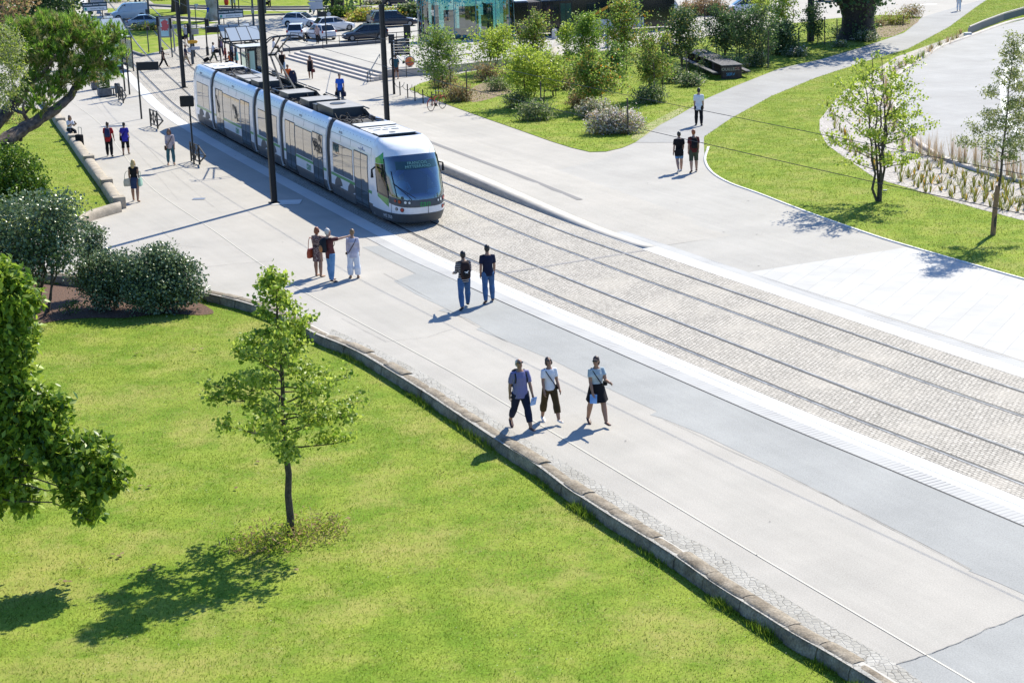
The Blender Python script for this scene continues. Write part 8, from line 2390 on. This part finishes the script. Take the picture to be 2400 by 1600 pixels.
MB().bar((0, .24, .36), (0, .85, .8), .02).build('pull_handle', MT['grey_metal'], cs)
person(519, 132, 1.70, 20, 'woman with bare shoulders and a patterned top walking near the shelter', pattern_cloth('grey_print', 'dots', (.45, .36, .5), (.12, .08, .14), 30), NAVY, 'brown', 'bun', SKT, legs=((10, 4), (-12, 8)), arms=(((10, 8), 10), ((-4, 8), 10)), sleeve=.1, shoe='tan', female=True)
a = person(437, 101, 1.72, 10, 'person in a grey t shirt and dark shorts waiting under the signal heads', cloth('pale_grey', (.46, .47, .52)), NAVY, 'mid', 'short', SK, legs=((3, 0), (-3, 0)), sleeve=.42, leglen=.5, shoe='black')
handbag(a['hand'][0], 20, 'black bag held under the signal heads', BLACK, .4, .26, .14, .06)
person(489, 49, 1.72, -60, 'person in a blue shirt and white trousers beside the pale plane tree', BLUE, WHITE, 'black', 'short', SK, legs=((8, 2), (-8, 4)), sleeve=.44, shoe='white', arms=(((10, 8), 20), ((50, 14), 20)))
person(632, 19, 1.76, 170, 'person in a pale shirt and dark trousers on the far park kerb', CREAM, CHARCOAL, 'grey', 'short', SK, sleeve=.44, shoe='black', legs=((6, 2), (-6, 2)))
m_ = thing('pushchair', 'dark pushchair beside the person on the far park kerb', 'pushchair', P(626, 19), R(0), .75)
MB().box((0, 0, .55), (.42, .6, .35)).build('pushchair_seat', BLACK, m_, bevel=.08)
MB().tube([(-.2, .2, .75), (0, .2, .98), (.2, .2, .75)], .05, 6).build('hood', WHITE, m_)
for x in (-.2, .2): MB().torus((x, 0, .16), .14, .025, 'x', 14, 6).build('wheel', MT['rubber'], m_)
# shelter sitters
shp = P(600, 196)
def sitter(px, py, label, top, bottom, hair, hs, face=-20, skn=SKT, bz=.36, **kw):
    return person(px, py, 1.68, face, label, top, bottom, hair, hs, skn, legs=((84, 80), (80, 80)), arms=(((30, 8), 60), ((30, 8), 60)), shoe='black', lean=6, sit=bz, **kw)
sitter(588, 186, 'brown haired passenger in a white shirt sitting in the shelter', WHITE, BLACK, 'mid', 'bob', 120, female=True, sleeve=.5)
sitter(603, 190, 'passenger in a pale blue dress sitting at the right end of the shelter', LBLUE, LBLUE, 'black', 'short', 100, sleeve=.2, female=True)
sitter(541, 154, 'passenger in orange and brown sitting at the far end of the shelter', ORANGE, BROWN, 'auburn', 'short', 110, sleeve=.4)
person(546, 148, 1.70, 90, 'dark haired passenger standing in the far half of the shelter', cloth('slate', (.12, .14, .2)), BLACK, 'black', 'short', SKD, sleeve=.5, shoe='black')
person(555, 152, 1.72, 80, 'passenger in a green floral skirt behind the shelter posts', cloth('steel_blue', (.14, .18, .26)), None, 'brown', 'bob', SK, sleeve=.8, shoe='black', skirt=(pattern_cloth('green_floral', 'dots', (.02, .22, .18), (.2, .5, .45), 26), .33, .12, .06), female=True)
person(529, 140, 1.2, 120, 'child in a red coat beside the shelter', cloth('coral', (.55, .08, .06)), REDC, 'black', 'short', SKD, sleeve=.9, shoe='black', hem=-.2)
a = person(645, 122, 1.62, -20, 'long haired woman in white sitting on the ramp rail', WHITE, CHARCOAL, 'auburn', 'long', SK, legs=((80, 60), (76, 70)), arms=(((30, 8), 30), ((30, 8), 30)), sleeve=.5, shoe='black', lean=4, sit=.5, female=True, loc=P(642, 123))
a['t'].rotation_euler.z = R(-80)
person(745, 103, 1.72, 165, 'elderly man in a plaid shirt with a dark jacket walking near the cars', pattern_cloth('plaid', 'stripe_h', (.40, .25, .22), (.6, .5, .45), 12), CHARCOAL, 'white', 'short', SK, legs=((8, 2), (-10, 4)), sleeve=.9, shoe='black', arms=(((4, 8), 20), ((10, 10), 50)))
person(929, 186, 1.70, 20, 'person in brown shorts reading the wayfinding sign', cloth('sea_blue', (.03, .10, .14)), cloth('rust', (.16, .06, .03)), 'brown', 'short', SK, sleeve=.42, leglen=.5, shoe='tan', legs=((2, 0), (-2, 0)))
person(2247, 27, 1.76, -20, 'person in white trousers walking on the far end of the footpath', WHITE, WHITE, 'mid', 'short', SK, legs=((4, 2), (-12, 8)), sleeve=.5, shoe='black', scale=.86)
# bus queue
for px, py, hh, lb, tp, bt, hr, hs, fc, sk_ in [
    (1291, 74, 1.60, 'child in a pink top at the left of the bus queue', PINKB, PINK, 'brown', 'short', 20, 0), (1300, 79, 1.74, 'woman in a long black dress in the bus queue', BLACK, None, 'black', 'bob', 30, .40), (1317, 80, 1.60, 'white haired woman in a pink patterned coat in the bus queue', pattern_cloth('pink_floral', 'dots', (.55, .3, .36), (.7, .6, .62), 24), CHARCOAL, 'white', 'bob', 10, 0),
    (1323, 72, 1.72, 'grey shirted person standing behind the pink coat in the queue', cloth('mauve', (.36, .36, .46)), CHARCOAL, 'mid', 'short', 0, 0), (1330, 68, 1.70, 'person in a violet blue top at the bus door', LILAC, CHARCOAL, 'black', 'short', 0, 0), (1342, 68, 1.68, 'fair haired person left of the person in the white blouse', CREAM, CHARCOAL, 'blond', 'short', 0, 0), (1356, 70, 1.70, 'person in a white blouse at the right of the queue', WHITE, CHARCOAL, 'blond', 'short', 0, 0),
    (1278, 72, 1.65, 'person in grey standing before the dark bus side', cloth('dull_grey', (.2, .24, .26)), CHARCOAL, 'auburn', 'short', 0, 0), (1513, 56, 1.76, 'man in a white shirt boarding the front of the bus', WHITE, CHARCOAL, 'black', 'short', 0, 0), (1226, 96, 1.66, 'person beside the right side of the glass pavilion', cloth('taupe', (.3, .25, .24)), CHARCOAL, 'mid', 'short', 0, 0)]:
    person(px, py, hh, fc, lb, tp, bt, hr, hs, SK, sleeve=.42, shoe='black', skirt=(BLACK, sk_, .12, .06) if sk_ else None, female=hs == 'bob', scale=.80)
handbag(P(1516, 56) + V((.12, -.2, .95)), 10, 'teal bag on the back of the man boarding the bus', TEAL, .28, .24, .1, .1)
person(1166, 106, 1.70, 0, 'person in white and orange in front of the pavilion glass', pattern_cloth('white_orange', 'stripe_h', (.7, .7, .72), (.6, .2, .1), 3), CHARCOAL, 'black', 'short', SK, sleeve=.4, shoe='black', scale=.82)
# cyclist
cb_ = P(1440, 108)
bicycle(cb_, R(0), 'bicycle ridden past the bus behind the young trees', MT['black'], s_=.85)
a = person(1438, 108, 1.76, -90, 'cyclist in a pink top and dark shorts with a backpack', PINKB, BLACK, 'auburn', 'short', SKT, legs=((62, 70), (36, 44)), arms=(((52, 6), 14), ((52, 6), 14)), sleeve=.36, leglen=.45, shoe='black', lean=24, sit=.92, scale=.85, loc=cb_ + V((-.2, 0, 0)))
backpack(a, 'dark backpack of the cyclist', NAVY, .3, .44, .18, straps=False)
